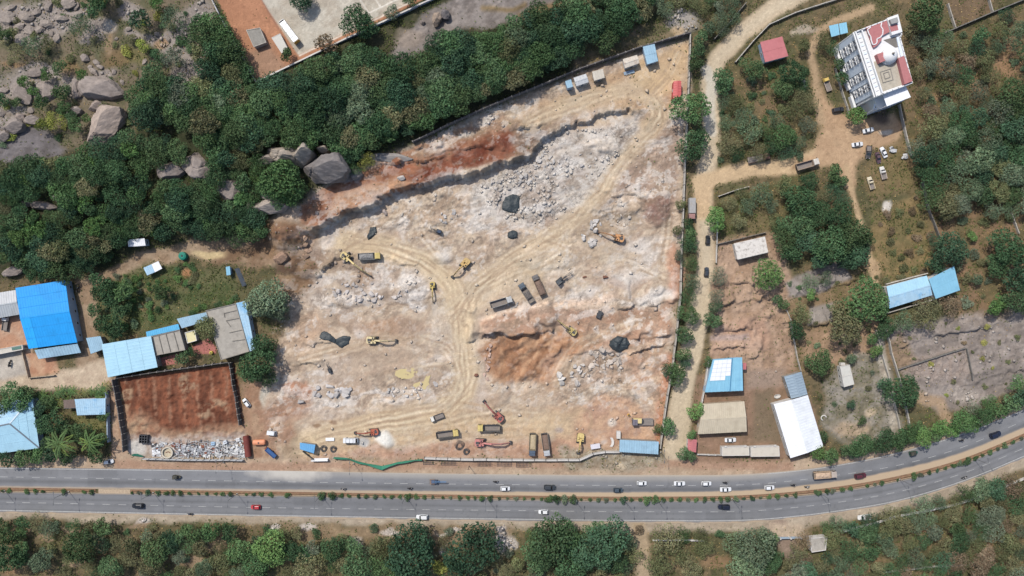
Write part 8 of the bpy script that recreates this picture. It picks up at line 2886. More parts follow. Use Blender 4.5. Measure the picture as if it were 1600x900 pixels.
def person_mesh(cloth_top,cloth_leg):
 """one continuous seated figure: skin-grown body with arms forward to the handlebar"""
 pts = {'pel': (0, 0, .82), 'wst': (.03, 0, 1.0), 'chs': (.10, 0, 1.25), 'nck': (.16, 0, 1.45), 'hd1': (.19, 0, 1.56), 'hd2': (.21, 0, 1.68),
           'sl': (.11, .19, 1.38), 'el': (.30, .27, 1.17), 'hl': (.55, .28, 1.10), 'fl': (.62, .27, 1.08), 'sr': (.11, -.19, 1.38), 'er': (.30, -.27, 1.17), 'hr': (.55, -.28, 1.10), 'fr': (.62, -.27, 1.08),
           'thl': (.05, .1, .80), 'kl': (.42, .22, .72), 'al': (.25, .2, .34), 'tl': (.40, .2, .28), 'thr': (.05, -.1, .80), 'kr': (.42, -.22, .72), 'ar': (.25, -.2, .34), 'tr': (.40, -.2, .28)}
 rad = dict(pel=.16,wst=.14,chs=.17,nck=.06,hd1=.085,hd2=.095,sl=.075,el=.05,hl=.035,fl=.03,sr=.075,er=.05,hr=.035,fr=.03,thl=.10,kl=.07,al=.045,tl=.04,thr=.10,kr=.07,ar=.045,tr=.04)
 ed = [('pel', 'wst'), ('wst', 'chs'), ('chs', 'nck'), ('nck', 'hd1'), ('hd1', 'hd2'), ('chs', 'sl'), ('sl', 'el'), ('el', 'hl'), ('hl', 'fl'), ('chs', 'sr'), ('sr', 'er'), ('er', 'hr'), ('hr', 'fr'),
          ('pel', 'thl'), ('thl', 'kl'), ('kl', 'al'), ('al', 'tl'), ('pel', 'thr'), ('thr', 'kr'), ('kr', 'ar'), ('ar', 'tr')]
 names = list(pts)
 me = bpy.data.meshes.new('person')
 me.from_pydata([pts[n] for n in names],[(names.index(a),names.index(b)) for a,b in ed],[])
 o = bpy.data.objects.new('person_tmp', me)
 COL.objects.link(o)
 md = o.modifiers.new('skin', 'SKIN')
 o.modifiers.new('sub', 'SUBSURF').levels = 1
 for k,n in enumerate(names):
  v = me.skin_vertices[0].data[k]
  v.radius = (rad[n], rad[n] * (1.0 if n not in ('chs', 'wst') else .8))
  v.use_root = n == 'pel'
 dg = bpy.context.evaluated_depsgraph_get()
 out = bpy.data.meshes.new_from_object(o.evaluated_get(dg))
 bpy.data.objects.remove(o)
 out.materials.clear()
 for m_ in (cloth_top,cloth_leg,m_skin,m_hair):
  out.materials.append(m_)
 for p in out.polygons:
  c = p.center
  i = 1 if c.z < .92 else 0
  if c.z > 1.5 or c.x > .5 and c.z > .9:
   i = 2
  if c.z > 1.62 or (c.z > 1.54 and c.x < .16):
   i = 3
  p.material_index = i
  p.use_smooth = True
 out.name = 'person'
 return out


def moto_proto():
 P = []
 mb = MB().m(m_paint).box((.18,0,.78),(.5,.26,.24),taper=.7).box((-.35,0,.78),(.75,.24,.12)).box((-.8,0,.74),(.3,.18,.1)).box((.1,0,.45),(.5,.28,.34))
 mb.beam((.62,0,.34),(.40,0,.95),.1,.1).beam((-.6,0,.34),(-.1,0,.55),.08,.08)
 P.append(('frame', mb.mesh('frame'), None, 'obj'))
 P.append(('handlebar', MB().m(m_steel).tube((.42, -.36, 1.02), (.42, .36, 1.02), .025).mesh('handlebar'), None, None))
 P.append(('seat', MB().m(m_tyre).box((-.32, 0, .86), (.75, .26, .07)).mesh('seat'), None, None))
 P.append(('headlight', MB().m(m_light).box((.55, 0, .9), (.1, .16, .16)).mesh('headlight'), None, None))
 wheels(P,[(.68,0),(-.62,0)],.30,.11)
 return P


MOTO = moto_proto()
cl = lambda n, c: mat('cloth_' + n, A(*c), .85, 0, .08, 2)
PEOPLE = {'white': person_mesh(cl('white', (222, 220, 214)), cl('denim', (62, 70, 90))), 'dark': person_mesh(cl('dark', (52, 52, 60)), cl('black', (40, 40, 44))), 'blue': person_mesh(cl('blue', (74, 96, 130)), cl('grey', (84, 82, 80)))}
MT = [
 (536.5, 764, 0, 'white', 'left of the two on the dusty upper road', 1), (640.5, 763, 0, 'dark', 'right of the two on the inner upper lane', 1), (774.5, 752.5, 0, 'dark', 'just above the white hatchback', 1), (1133.5, 754, 0, 'dark', 'right of the row of three white cars', 1),
 (1240, 758, 4, 'dark', 'ahead of the white car near the sand lorry', 1), (1261.5, 760.5, 6, 'white', 'beside the median just behind the sand lorry', 1), (1503, 688, 16, 'dark', 'between the green rickshaw and the navy car', 1), (296.5, 803, 180, 'blue', 'on the lower edge line by the red car', 1), (1507, 746, 200, 'white', 'alone on the lower road at the bend', 1),
]
for px,py,ang,cl_,wh,rd in MT:
 put(MOTO, 'motorcycle', 'motorcycle %s' % wh, 'motorcycle', px, py, ang, A(44, 44, 50), .8, None, rd, (1.15,) * 3)
 x,y,g = W(px,py,.8)
 o = link('person', PEOPLE[cl_])
 o.location = (x,y,ROADZ)
 o.rotation_euler = (0,0,math.radians(ang))
 o.scale = (1.1,) * 3
 o.location = (x - .25 * math.cos(math.radians(ang)),y - .25 * math.sin(math.radians(ang)),ROADZ + .06)
 tag(o, 'rider in %s clothes on the motorcycle %s' % (cl_, wh), 'person')
put(MOTO, 'motorcycle', 'dark motorcycle parked on the white dusty yard at the left border', 'motorcycle', 15, 568, 80, A(44, 44, 50), .8, None, False, (1.5,) * 3)
put(MOTO, 'motorcycle', 'motorcycle parked at the upper right corner of the bright blue shed', 'motorcycle', 121, 452, 75, A(52, 52, 56), .8, None, False, (1.3,) * 3)

# ---- excavators
def track_mesh(L,w,hgt):
 mb = MB().m(m_steel)
 n = 20
 ring = []
 r = hgt / 2
 for k in range(n):
  a = 2 * math.pi * k / n
  cx_ = (L / 2 - r) * (1 if math.cos(a) > 0 else -1)
  ring.append((cx_ + r * math.cos(a),r + r * math.sin(a)))
 mb.loft([[(x,-w / 2,z) for x,z in ring],[(x,w / 2,z) for x,z in ring]])
 for k in range(int(L / .28)):
  x = -L / 2 + .3 + k * .28
  if x < L / 2 - .2:
   mb.box((x,0,hgt + .02),(.08,w,.06))
 return mb.mesh('track')


def excavator(label, px, py, tx, ty, c, tool='bucket', dark=True, track_ang=None, k=1.0, lift=0.0, swing_track=0):
 x,y,g = W(px,py,1.8)
 X,Y,_ = W(tx,ty,.8)
 c = dull(c,.78)
 ang = math.atan2(Y - y,X - x)
 R = math.hypot(X - x,Y - y)
 t = thing('excavator', label, 'excavator', (x, y, g), ang)
 tm = track_mesh(4.1 * k,.62 * k,.95 * k)
 ta = math.radians(swing_track)
 for s in (-1,1):
  o = link('track', tm, t)
  o.location = (math.sin(ta) * -1.12 * s * k,math.cos(ta) * 1.12 * s * k,.02)
  o.rotation_euler = (0,0,ta)
 mb = MB().m(m_steel).box((0,0,.62 * k),(1.9 * k,1.7 * k,.5 * k),rz=ta).tube((0,0,.85 * k),(0,0,1.12 * k),.75 * k,.75 * k,16)
 mb.build('undercarriage', t)
 Z = 1.12 * k
 mb = MB().m(m_dust)
 mb.bbox(-1.95 * k,1.25 * k,-1.36 * k,1.36 * k,Z,Z + .42 * k)
 mb.bbox(-1.9 * k,.1 * k,-1.34 * k,-.5 * k,Z + .42 * k,Z + 1.15 * k)
 mb.bbox(-1.9 * k,-.55 * k,.5 * k,1.34 * k,Z + .42 * k,Z + 1.1 * k)
 h = mb.build('house', t, c)
 mb = MB().m(m_dust).loft([[(-1.6 * k,-1.3 * k,z),(-2.15 * k,-1.1 * k,z),(-2.35 * k,-.4 * k,z),(-2.35 * k,.4 * k,z),(-2.15 * k,1.1 * k,z),(-1.6 * k,1.3 * k,z)] for z in (Z + .05,Z + 1.2 * k)])
 mb.build('counterweight', t, c)
 MB().m(m_steel if dark else m_dust).bbox(-1.85 * k, -.6 * k, -.48 * k, .48 * k, Z + .43 * k, Z + 1.22 * k).bbox(-1.55 * k, -.75 * k, -1.15 * k, -.62 * k, Z + 1.16 * k, Z + 1.24 * k).build('engine_cover', t, c)
 MB().m(m_steel).tube((-.9 * k, -.8 * k, Z + 1.2 * k), (-.9 * k, -.8 * k, Z + 1.7 * k), .07).build('exhaust', t)
 cb = MB().m(m_dust).loft([[(-.5 * k, .45 * k, Z + .43 * k), (1.15 * k, .45 * k, Z + .43 * k), (1.15 * k, 1.33 * k, Z + .43 * k), (-.5 * k, 1.33 * k, Z + .43 * k)], [(-.45 * k, .5 * k, Z + 1.75 * k), (.8 * k, .5 * k, Z + 1.75 * k), (.8 * k, 1.28 * k, Z + 1.75 * k), (-.45 * k, 1.28 * k, Z + 1.75 * k)]]).build('cab', t, c)
 link('windscreen', slab('windscreen', [(1.14 * k, .53 * k, Z + .6 * k), (1.14 * k, 1.26 * k, Z + .6 * k), (.82 * k, 1.22 * k, Z + 1.7 * k), (.82 * k, .55 * k, Z + 1.7 * k)], m_cargl, .04), cb)
 MB().m(m_cargl).box((.18 * k, 1.335 * k, Z + 1.2 * k), (.9 * k, .06, .7 * k)).build('side_window', cb)
 MB().m(m_cargl).box((.25 * k, .89 * k, Z + 1.77 * k), (.6 * k, .5 * k, .03)).build('roof_window', cb)
 # boom, stick and tool
 f = Vector((.75 * k,-.05 * k,Z + .65 * k))
 p1 = Vector((R * .36,-.05 * k,Z + 2.5 * k + lift))
 p2 = Vector((R * .66,-.05 * k,Z + 2.2 * k + lift))
 p3 = Vector((R * .92,-.05 * k,1.0 * k))
 bm_ = MB().m(m_dust).beam(f, p1, .58 * k, .55 * k, .58 * k, .8 * k).beam(p1, p2, .55 * k, .78 * k, .46 * k, .5 * k).build('boom', t, c)
 MB().m(m_steel).tube((.9 * k, .26 * k, Z + .35 * k), p1.lerp(f, .25) + Vector((0, .26 * k, -.1)), .1 * k).tube((.9 * k, -.36 * k, Z + .35 * k), p1.lerp(f, .25) + Vector((0, -.26 * k, -.1)), .1 * k).build('boom_cylinder', bm_)
 st = MB().m(m_dust).beam(p2 + Vector((-.5 * k, 0, .35 * k)), p3, .46 * k, .65 * k, .34 * k, .34 * k).build('stick', t, c)
 MB().m(m_steel).tube(p1 + Vector((0, 0, .45 * k)), p2 + Vector((-.4 * k, 0, .5 * k)), .09 * k).tube(p2 + Vector((0, 0, .5 * k)), p3 + Vector((.05, 0, .45 * k)), .08 * k).build('stick_cylinder', st)
 if tool == 'bucket':
  b = p3
  w = .62 * k
  prof = [(0,.15),(.45,.25),(.75,-.15),(.65,-.7),(.2,-.95),(-.35,-.8),(.15,-.55),(.3,-.1)]
  MB().m(m_steel).loft([[(b.x + u * k, -w + b.y, max(.03, b.z + v * k)) for u, v in prof], [(b.x + u * k, w + b.y, max(.03, b.z + v * k)) for u, v in prof]]).build('bucket', t)
 else:
  MB().m(m_steel).beam(p3 + Vector((.1, 0, .5 * k)), p3 + Vector((.75 * k, 0, -.35 * k)), .5 * k, .55 * k).tube(p3 + Vector((.7 * k, 0, -.3 * k)), p3 + Vector((1.1 * k, 0, -.9 * k)), .1 * k, .05 * k).build('breaker', t)
 for s in (-1,1):
  MB().m(m_steel).tube((1.2 * k, s * 1.2 * k, Z + .4 * k), (1.2 * k, s * 1.2 * k, Z + .95 * k), .025).tube((1.2 * k, s * 1.2 * k, Z + .95 * k), (.2 * k, s * 1.32 * k, Z + .95 * k), .025).build('handrail', t)
 return t


excavator('yellow breaker excavator reaching over the rocky strip beside the loaded tipper', 541, 402, 582, 433, A(226, 200, 120), 'breaker', swing_track=70)
excavator('yellow excavator alone on the sandy floor in the middle of the pit', 726, 412, 706, 434, A(212, 174, 92), 'bucket', False)
excavator('small black and yellow breaker machine beside the white scar', 675.5, 447, 677, 473, A(214, 186, 76), 'breaker', k=.72)
excavator('pale yellow excavator near the two piece black tarpaulin', 582, 531.5, 621, 532.5, A(228, 206, 146), 'bucket')
excavator('orange excavator sorting blocks on the right side of the pit', 966, 371.5, 932, 362, A(216, 152, 84), 'bucket', swing_track=20)
excavator('yellow and black excavator at the top of the orange cut', 893, 517, 868, 498, A(200, 176, 92), 'breaker', k=.9)
excavator('red excavator with slewed tracks above the yellow cabbed tipper', 778, 651, 755, 626, A(192, 98, 84), 'bucket', swing_track=10)
excavator('pinkish red excavator with outstretched arm near the site wall', 751, 692, 801, 691.5, A(212, 128, 120), 'bucket')
excavator('small orange-red excavator beside the grey and white gravel heap', 583, 675.5, 553, 677, A(198, 96, 58), 'bucket', k=.85)
excavator('pale yellow excavator reaching down towards the site wall bend', 907, 686, 903.5, 709, A(228, 198, 104), 'bucket', False, k=.95)

# ---- drill rigs and compressors
m_dk = mat('machine_dark', A(70, 74, 80), .6, .1, .2, 1.6, dirt=A(150, 134, 116), dirt_amt=.3)


def drill_rig(label,px,py,ang,k,c,mast=5.0,up=.12):
 x,y,g = W(px,py,.8)
 t = thing('drill_rig', label, 'drill rig', (x, y, g), math.radians(ang))
 tm = track_mesh(2.4 * k,.42 * k,.6 * k)
 for s in (-1,1):
  o = link('track', tm, t)
  o.location = (-1.2 * k,s * .75 * k,.02)
 MB().m(m_dk).bbox(-2.5 * k, -.2 * k, -.72 * k, .72 * k, .5 * k, .8 * k).build('frame', t)
 MB().m(m_dust).box((-1.7 * k, 0, 1.25 * k), (1.7 * k, 1.35 * k, .9 * k), taper=.9).build('engine_housing', t, c)
 MB().m(m_dk).box((-.5 * k, .35 * k, 1.1 * k), (.6 * k, .5 * k, .6 * k)).build('control_box', t)
 MB().m(m_dk).beam((-.4 * k, 0, .9 * k), (1.3 * k, 0, 1.2 * k), .3 * k, .35 * k).build('boom', t)
 ms = MB().m(m_dk)
 for s in (-1,1):
  ms.beam((.2 * k,s * .22 * k,1.35 * k),(.2 * k + mast * k * .72,s * .22 * k,1.35 * k + up * mast * k),.1 * k,.12 * k)
 for j in range(8):
  u = j / 7
  ms.box((.2 * k + mast * k * .72 * u,0,1.35 * k + up * mast * k * u),(.08 * k,.5 * k,.1 * k))
 o = ms.build('mast', t)
 MB().m(m_steel).box((.9 * k, 0, 1.6 * k), (.7 * k, .36 * k, .34 * k)).build('drill_head', o)
 MB().m(m_steel).beam((2.6 * k, .1 * k, 1.5 * k), (3.0 * k, -1.0 * k, .6 * k), .14 * k, .14 * k).build('dust_arm', o)
 return t


drill_rig('dark drill rig with a lattice mast lying towards the rust brown rock', 880, 435.5, 40, 1.25, A(84, 88, 92), 4.6)
drill_rig('small black drill rig alone on the lower left pit floor', 513.5, 575, 112, .8, A(60, 66, 74), 2.6)
drill_rig('dark blue drill rig near the pale mound in the upper pit', 681, 360, 160, .85, A(60, 76, 100), 2.6)
x,y,g = W(936.5,491.5,.8)
t = thing('compressor', 'dark boxy compressor standing alone on the reddish terrace', 'compressor', (x, y, g), math.radians(66))
MB().m(m_dk).box((0, 0, .95), (3.0, 1.7, 1.2), taper=.94).build('housing', t)
for k in (-.9,0,.9):
 MB().m(m_steel).box((k, 0, 1.58), (.55, 1.2, .06)).build('panel', t)
MB().m(m_steel).beam((1.5, 0, .5), (2.4, 0, .4), .12, .12).build('tow_bar', t)
wm,rm = wheel_mesh(.36,.2)
for s in (-1,1):
 o = link('wheel', wm, t)
 o.location = (0,s * .85,.36)

# ---- black tarpaulins
m_tarp = mat('black_tarp', A(58, 66, 70), .55, 0, .2, 1.0, bump=.5, spec=.3)


def tarp(label,cx_,cy_,pts,hgt,seed):
 r = random.Random(seed)
 x0,y0,g0 = W(cx_,cy_,hgt * .5)
 bnd = [(pw(p[0],p[1],g0 + hgt * .3)[0] - x0,pw(p[0],p[1],g0 + hgt * .3)[1] - y0) for p in pts]
 n = len(bnd)
 dense = []

 for k in range(n):
  a,b = bnd[k],bnd[(k + 1) % n]
  for j in range(5):
   t = j / 5
   dense.append((a[0] + (b[0] - a[0]) * t + r.uniform(-.12,.12),a[1] + (b[1] - a[1]) * t + r.uniform(-.12,.12)))
 N = len(dense)
 vs,fs = [],[]
 LV = [1.0,.93,.8,.6,.35,.12]
 for li,l in enumerate(LV):
  for k,(x,y) in enumerate(dense):
   gz_ = gz(x0 + x * l,y0 + y * l) - g0
   nz_ = float(vn(np.array([x * l + seed * 9.0]),np.array([y * l]),1.7,seed)[0]) + .5 * float(vn(np.array([x * l]),np.array([y * l + seed]),.8,seed + 3)[0])
   z = gz_ + .05 + hgt * (0 if li == 0 else [.35,.6,.75,.8,.8][li - 1]) * (.45 + .85 * nz_)
   vs.append((x * l,y * l,max(z,gz_ + .04)))
 c = len(vs)
 vs.append((0,0,vs[-1][2]))
 for li in range(len(LV) - 1):
  for k in range(N):
   j = (k + 1) % N
   fs.append((li * N + k,li * N + j,(li + 1) * N + j,(li + 1) * N + k))
 for k in range(N):
  fs.append(((len(LV) - 1) * N + k,(len(LV) - 1) * N + (k + 1) % N,c))
 o = MB().m(m_tarp).add(vs, fs).build('tarpaulin')
 o.location = (x0,y0,g0)
 tag(o, label, 'tarpaulin')


tarp('large black tarpaulin on the white floor of the upper pit', 798, 320, [(790, 308), (801, 303), (812, 306), (812, 325), (806, 334), (794, 332), (784, 327), (785, 317)], .9, 1)
tarp('small black tarpaulin below the large one in the upper pit', 801, 367, [(793, 363), (801, 359), (809, 362), (809, 371), (800, 374), (793, 371)], .8, 2)
tarp('black tarpaulin below the western end of the cliff', 581, 364, [(578, 355), (587, 354), (589, 362), (584, 369), (575, 375), (573, 369), (576, 363)], .8, 3)
tarp('left piece of the two part black tarpaulin left of the pale yellow excavator', 512, 527, [(501, 520), (506, 517), (514, 521), (525, 530), (523, 537), (513, 532), (504, 531), (499, 527)], .5, 4)
tarp('right piece of the two part black tarpaulin left of the pale yellow excavator', 536, 532, [(525, 530), (537, 524), (548, 526), (545, 538), (534, 544), (524, 537)], .5, 5)
tarp('widest black tarpaulin draped over rocks on the right terrace', 968, 537, [(953, 533), (966, 525), (980, 528), (985, 537), (981, 545), (968, 551), (957, 546), (952, 540)], 1.6, 6)

# ---- muddy puddles
m_mud = mat('muddy_water', A(208, 190, 140), .12, 0, .05, .8, spec=.5)
for pts_,lab in (([(617,580),(626,577),(636,576),(647,575),(652,581),(648,589),(638,592),(628,592),(619,588)],1),([(645,601),(654,597),(662,596),(666,588),(672,587),(670,597),(671,606),(662,609),(655,603),(648,606)],2)):
 q = [W(p[0],p[1]) for p in pts_]
 zm = sum(p[2] for p in q) / len(q) + .12
 cx_,cy_ = sum(p[0] for p in q) / len(q),sum(p[1] for p in q) / len(q)
 ed = []
 for k in range(len(q)):
  a,b = q[k],q[(k + 1) % len(q)]
  for j in range(4):
   u = j / 4
   w_ = 1 + rnd.uniform(-.09,.09)
   ed.append((cx_ + (a[0] + (b[0] - a[0]) * u - cx_) * w_,cy_ + (a[1] + (b[1] - a[1]) * u - cy_) * w_))
 o = MB().m(m_mud).prism(ed, zm - .6, zm).build('puddle')
 o['kind'] = 'structure'

# ---- street lamps: double arm on the median, single pair by the upper verge
m_pole = mat('galvanised_pole', A(120, 122, 124), .5, .4, .08, 2)


def lamp(px,py,label,group,hgt=9.0,arms=(1,-1),ang=90,rz=0):
 x,y,g = W(px,py)
 t = thing('street_lamp', label, 'street lamp', (x, y, max(g, 0.0)), math.radians(rz), group)
 MB().m(m_pole).tube((0, 0, -.2), (0, 0, hgt), .11, .06, 10).build('pole', t)
 MB().m(m_concl).box((0, 0, .25), (.5, .5, .6)).build('base', t)
 for s in arms:
  a = MB().m(m_pole).tube((0, 0, hgt - .1), (0, s * 1.9, hgt + .35), .05, .04, 8).build('arm', t)
  MB().m(m_pole).box((0, s * 2.2, hgt + .38), (.26, .8, .12)).build('lamp_head', a)


for px in (8,108,240,371,502,634,760,897,975,1026,1143,1279,1405,1521):
 lamp(px, float(M_BOT(px)) - 2.4, 'double armed street lamp standing in the orange median', 'street lamps along the median', rz=math.degrees(math.atan2(-(float(M_BOT(px + 10)) - float(M_BOT(px - 10))), 20)))
for px, py, lab in ((350, 722, 'thin double armed lamp on the verge below the dented sheet fence'), (553, 724, 'thin double armed lamp standing in front of the green netting'), (1032, 706, 'thin lamp at the corner of the long blue shed')):
 lamp(px,py,lab,None,7.0)
x,y,g = W(733,728)
t = thing('utility_pole', 'bare wooden pole on the verge below the white site wall', 'pole', (x, y, g))
MB().m(m_bark).tube((0, 0, -.3), (0, 0, 5.5), .14, .1, 8).build('shaft', t)
MB().m(m_bark).box((0, 0, 5.2), (1.2, .1, .12)).build('crossarm', t)

# ---- scrap yard and site clutter
r_ = random.Random(99)
m_sc = [mat('scrap_grey', A(176, 178, 182), .6, .2, .2, 2), mat('scrap_white', A(220, 220, 218), .7, 0, .1, 2), mat('scrap_rust', A(134, 84, 66), .85, 0, .25, 2), mat('scrap_dark', A(78, 78, 82), .7, .1, .2, 2)]
mb = MB()
for k in range(620):
 px,py = r_.uniform(240,386),r_.triangular(686,715,709)
 if ((px - 262) / 13) ** 2 + ((py - 706) / 10) ** 2 < 1 or px < 250 and py < 694:
  continue
 if px < 285 and py < 690 and r_.random() < .7:
  continue
 x,y,g = W(px,py)

 mb.m(m_sc[r_.choices([0,1,2,3],[4,2.5 + 4 * (px > 335),1.2 if px < 335 else .3,1.6])[0]])
 kind = r_.random()
 a = r_.choice([0.0,.35,-.35,1.57,-.2]) + r_.uniform(-.3,.3)
 if kind < .55:
  L_ = r_.uniform(1.0,4.5)
  mb.box((x,y,g + .1 + r_.uniform(0,.5)),(L_,r_.uniform(.08,.22),.1),rz=a,ry=r_.uniform(-.08,.08))
 elif kind < .85:
  mb.box((x,y,g + .1 + r_.uniform(0,.4)),(r_.uniform(.5,1.8),r_.uniform(.4,1.2),.05),rz=a,ry=r_.uniform(-.25,.25),rx=r_.uniform(-.25,.25))
 else:
  mb.box((x,y,g + .3),(r_.uniform(.3,.9),) * 2 + (r_.uniform(.3,.8),),rz=a)
o = mb.build('scrap_debris')
o['kind'] = 'stuff'
o['label'] = 'tangled scrap pipes and sheets filling the roadside scrap yard'
x,y,g = W(224.5,686,1)
t = thing('steel_cage', 'dark steel grid cage of nine cells in the scrap yard', 'cage', (x, y, g), math.radians(-3))
for i in range(4):
 MB().m(m_sc[3]).box((-1.5 + i, 0, .7), (.24, 3.3, 1.5)).build('plate', t)
 for j in range(3):
  MB().m(m_sc[3]).box((-1.0 + j, -1.5 + i, .7), (.74, .2, 1.4)).build('cross_plate', t)
x,y,g = W(262,707,.6)
t = thing('ring_tank', 'round white rimmed concrete tank in the scrap yard', 'tank', (x, y, g))
mb = MB().m(mat('ring_conc', A(206, 198, 182), .85, 0, .12, 1))
ring = [[(rr * math.cos(k / 28 * 6.2832),rr * math.sin(k / 28 * 6.2832),z) for k in range(28)] for rr,z in ((2.2,-.2),(2.2,1.1),(1.8,1.1),(1.8,.35))]
mb.loft(ring, False).build('rim', t)
MB().m(mat('ring_floor', A(196, 184, 160), .9, 0, .15, 1.2)).tube((0, 0, .2), (0, 0, .36), 1.8, 1.8, 28).build('floor', t)
MB().m(m_sc[2]).beam((-.9, -.1, .45), (.1, .3, .5), .2, .15).beam((.1, .3, .5), (.9, -.2, .45), .2, .15).build('scraper', t)
x,y,g = W(386.5,697,1)
t = thing('rusty_tank', 'dark red half round tank standing on the right end of the scrap yard', 'tank', (x, y, g), math.radians(97))
MB().m(mat('tank_red', A(124, 62, 54), .7, 0, .2, .8, dirt=A(70, 48, 46), dirt_amt=.7)).tube((-4, 0, 1.2), (4, 0, 1.2), 1.2, 1.2, 18).build('shell', t)
for k in (-3.3,0,3.3):
 MB().m(m_sc[3]).box((k, 0, .4), (.3, 2.0, .8)).build('cradle', t)
x,y,g = W(244,708,.4)
t = thing('white_sheet', 'flat white sheet panel left of the ring tank in the scrap yard', 'sheet', (x, y, g + .25), .05)
MB().m(WHITE).box((0, 0, 0), (3.2, 2.6, .06), rx=.06).build('panel', t)
for px, py, a, c, lab in ((333, 693, 0, (166, 196, 222), 'small pale blue box on the scrap heap'), (352, 691, .4, (214, 220, 226), 'crumpled white and blue sheet on the scrap heap'), (372, 687, .1, (226, 226, 226), 'white box at the right end of the scrap heap')):
 x,y,g = W(px,py,.6)
 t = thing('scrap_box', lab, 'box', (x, y, g), a)
 MB().m(mat('scrapbox%d' % px, A(*c), .6)).box((0, 0, .5), (1.5, 1.3, 1.0), taper=.95).build('shell', t)
 MB().m(m_sc[3]).box((0, 0, 1.02), (1.0, .15, .06)).build('handle', t)
x,y,g = W(215,711.5,.5)
t = thing('green_sheet', 'green sheet draped over the corner of the dented fence', 'sheet', (x, y, g + .6), math.radians(-6))
mb = MB().m(net)
mb.add([(-2.4,0,.2),(-1,.7,.75),(.3,.9,.8),(2.2,.2,.4),(2.4,-.4,0),(-2.2,-.4,-.1)],[(0,5,1),(1,5,4,2),(2,4,3)])
mb.add([(-2.4,0,.14),(-1,.7,.69),(.3,.9,.74),(2.2,.2,.34),(2.4,-.4,-.06),(-2.2,-.4,-.16)],[(1,5,0),(2,4,5,1),(3,4,2)])
mb.build('cloth', t)
# tanker and blue drum by the gate
x,y,g = W(405.5,691,.9)
t = thing('orange_tank', 'orange oblong water tank beside the site gate', 'tank', (x, y, g), math.radians(2))
MB().m(mat('orange_tank', A(226, 150, 112), .5, 0, .08, 1)).loft([[(xx, rr * math.cos(k / 16 * 6.283), 1.15 + rr * .85 * math.sin(k / 16 * 6.283)) for k in range(16)] for xx, rr in ((-2.5, .5), (-2.3, .95), (-1.9, 1.1), (1.9, 1.1), (2.3, .95), (2.5, .5))]).build('shell', t, smooth=False)
for k in (-1.4,1.4):
 MB().m(m_sc[3]).box((k, 0, .2), (.3, 1.8, .5)).build('cradle', t)
MB().m(m_sc[3]).tube((0, 0, 2.05), (0, 0, 2.2), .3, .3, 12).build('hatch', t)
x,y,g = W(424,708,.8)
t = thing('blue_trailer', 'narrow dark blue trailer body slanting by the site gate', 'trailer', (x, y, g), math.radians(-42))
mb = bed(MB().m(mat('trailer_blue', A(46, 82, 138), .6, 0, .15, 1.4)), -2.6, 2.2, .75, .6, 1.25, .07, 5)
mb.build('body', t)
MB().m(mat('trailer_in', A(60, 98, 150), .7, 0, .2, 1.4)).bbox(-2.5, 2.1, -.66, .66, .73, .9).build('bed_floor', t)
MB().m(m_sc[2]).box((-2.9, 0, .8), (.6, 1.0, .7)).build('tow_head', t)
for s in (-1,1):
 o = link('wheel', wm, t)
 o.location = (0,s * .85,.36)
x,y,g = W(982.5,648.5,.5)
t = thing('drum', 'single yellow drum above the old flatbed lorry', 'drum', (x, y, g))
MB().m(mat('drum_yellow', A(236, 184, 50), .5)).tube((0, 0, 0), (0, 0, 1.0), .5, .5, 16).build('shell', t)
MB().m(m_steel).tube((0, 0, .99), (0, 0, 1.03), .4, .4, 14).build('lid', t)
x,y,g = W(930,697,.8)
t = thing('white_trailer', 'small white box trailer right of the excavator by the wall bend', 'trailer', (x, y, g), math.radians(9))
MB().m(mat('trailer_white', A(222, 218, 224), .6, 0, .08, 1, dirt=A(150, 140, 150))).box((0, 0, 1.0), (3.6, 1.7, 1.3)).build('box', t)
MB().m(m_sc[3]).beam((1.8, 0, .5), (2.7, 0, .4), .12, .12).build('tow_bar', t)
for s in (-1,1):
 o = link('wheel', wm, t)
 o.location = (0,s * .8,.36)
x,y,g = W(966,679,.6)
t = thing('white_box', 'upright white box above the left end of the long blue shed', 'box', (x, y, g), 0)
MB().m(m_wallw).box((0, 0, .8), (1.5, 2.9, 1.6)).build('shell', t)
MB().m(m_gut).box((0, -1.47, .8), (.8, .06, 1.3)).build('door', t)
x,y,g = W(957,691,.4)
t = thing('curved_sheet', 'curved white sheet lying left of the white box', 'sheet', (x, y, g))
mb = MB().m(m_wallw)
arc = [(1.6 * math.cos(a) - 1.0,2.2 * math.sin(a),.25 + .3 * math.cos(a)) for a in np.linspace(-1.0,1.0,9)]
arc2 = [(p[0] - .9,p[1] * .9,.15) for p in arc]
mb.add(arc + arc2 + [(p[0],p[1],p[2] - .06) for p in arc + arc2],[(k,k + 1,10 + k,9 + k) for k in range(8)] + [(18 + 9 + k,18 + 10 + k,18 + k + 1,18 + k) for k in range(8)])
mb.build('sheet', t)
x,y,g = W(515.5,686.5,.3)
t = thing('white_slab', 'white rectangular slab lying left of the white van', 'slab', (x, y, g), .02)
MB().m(WHITE).box((0, 0, .2), (3.3, 1.2, .4)).build('slab', t)
for k in (-1.2,1.2):
 MB().m(m_gut).box((k, 0, .06), (.2, 1.0, .14)).build('bearer', t)
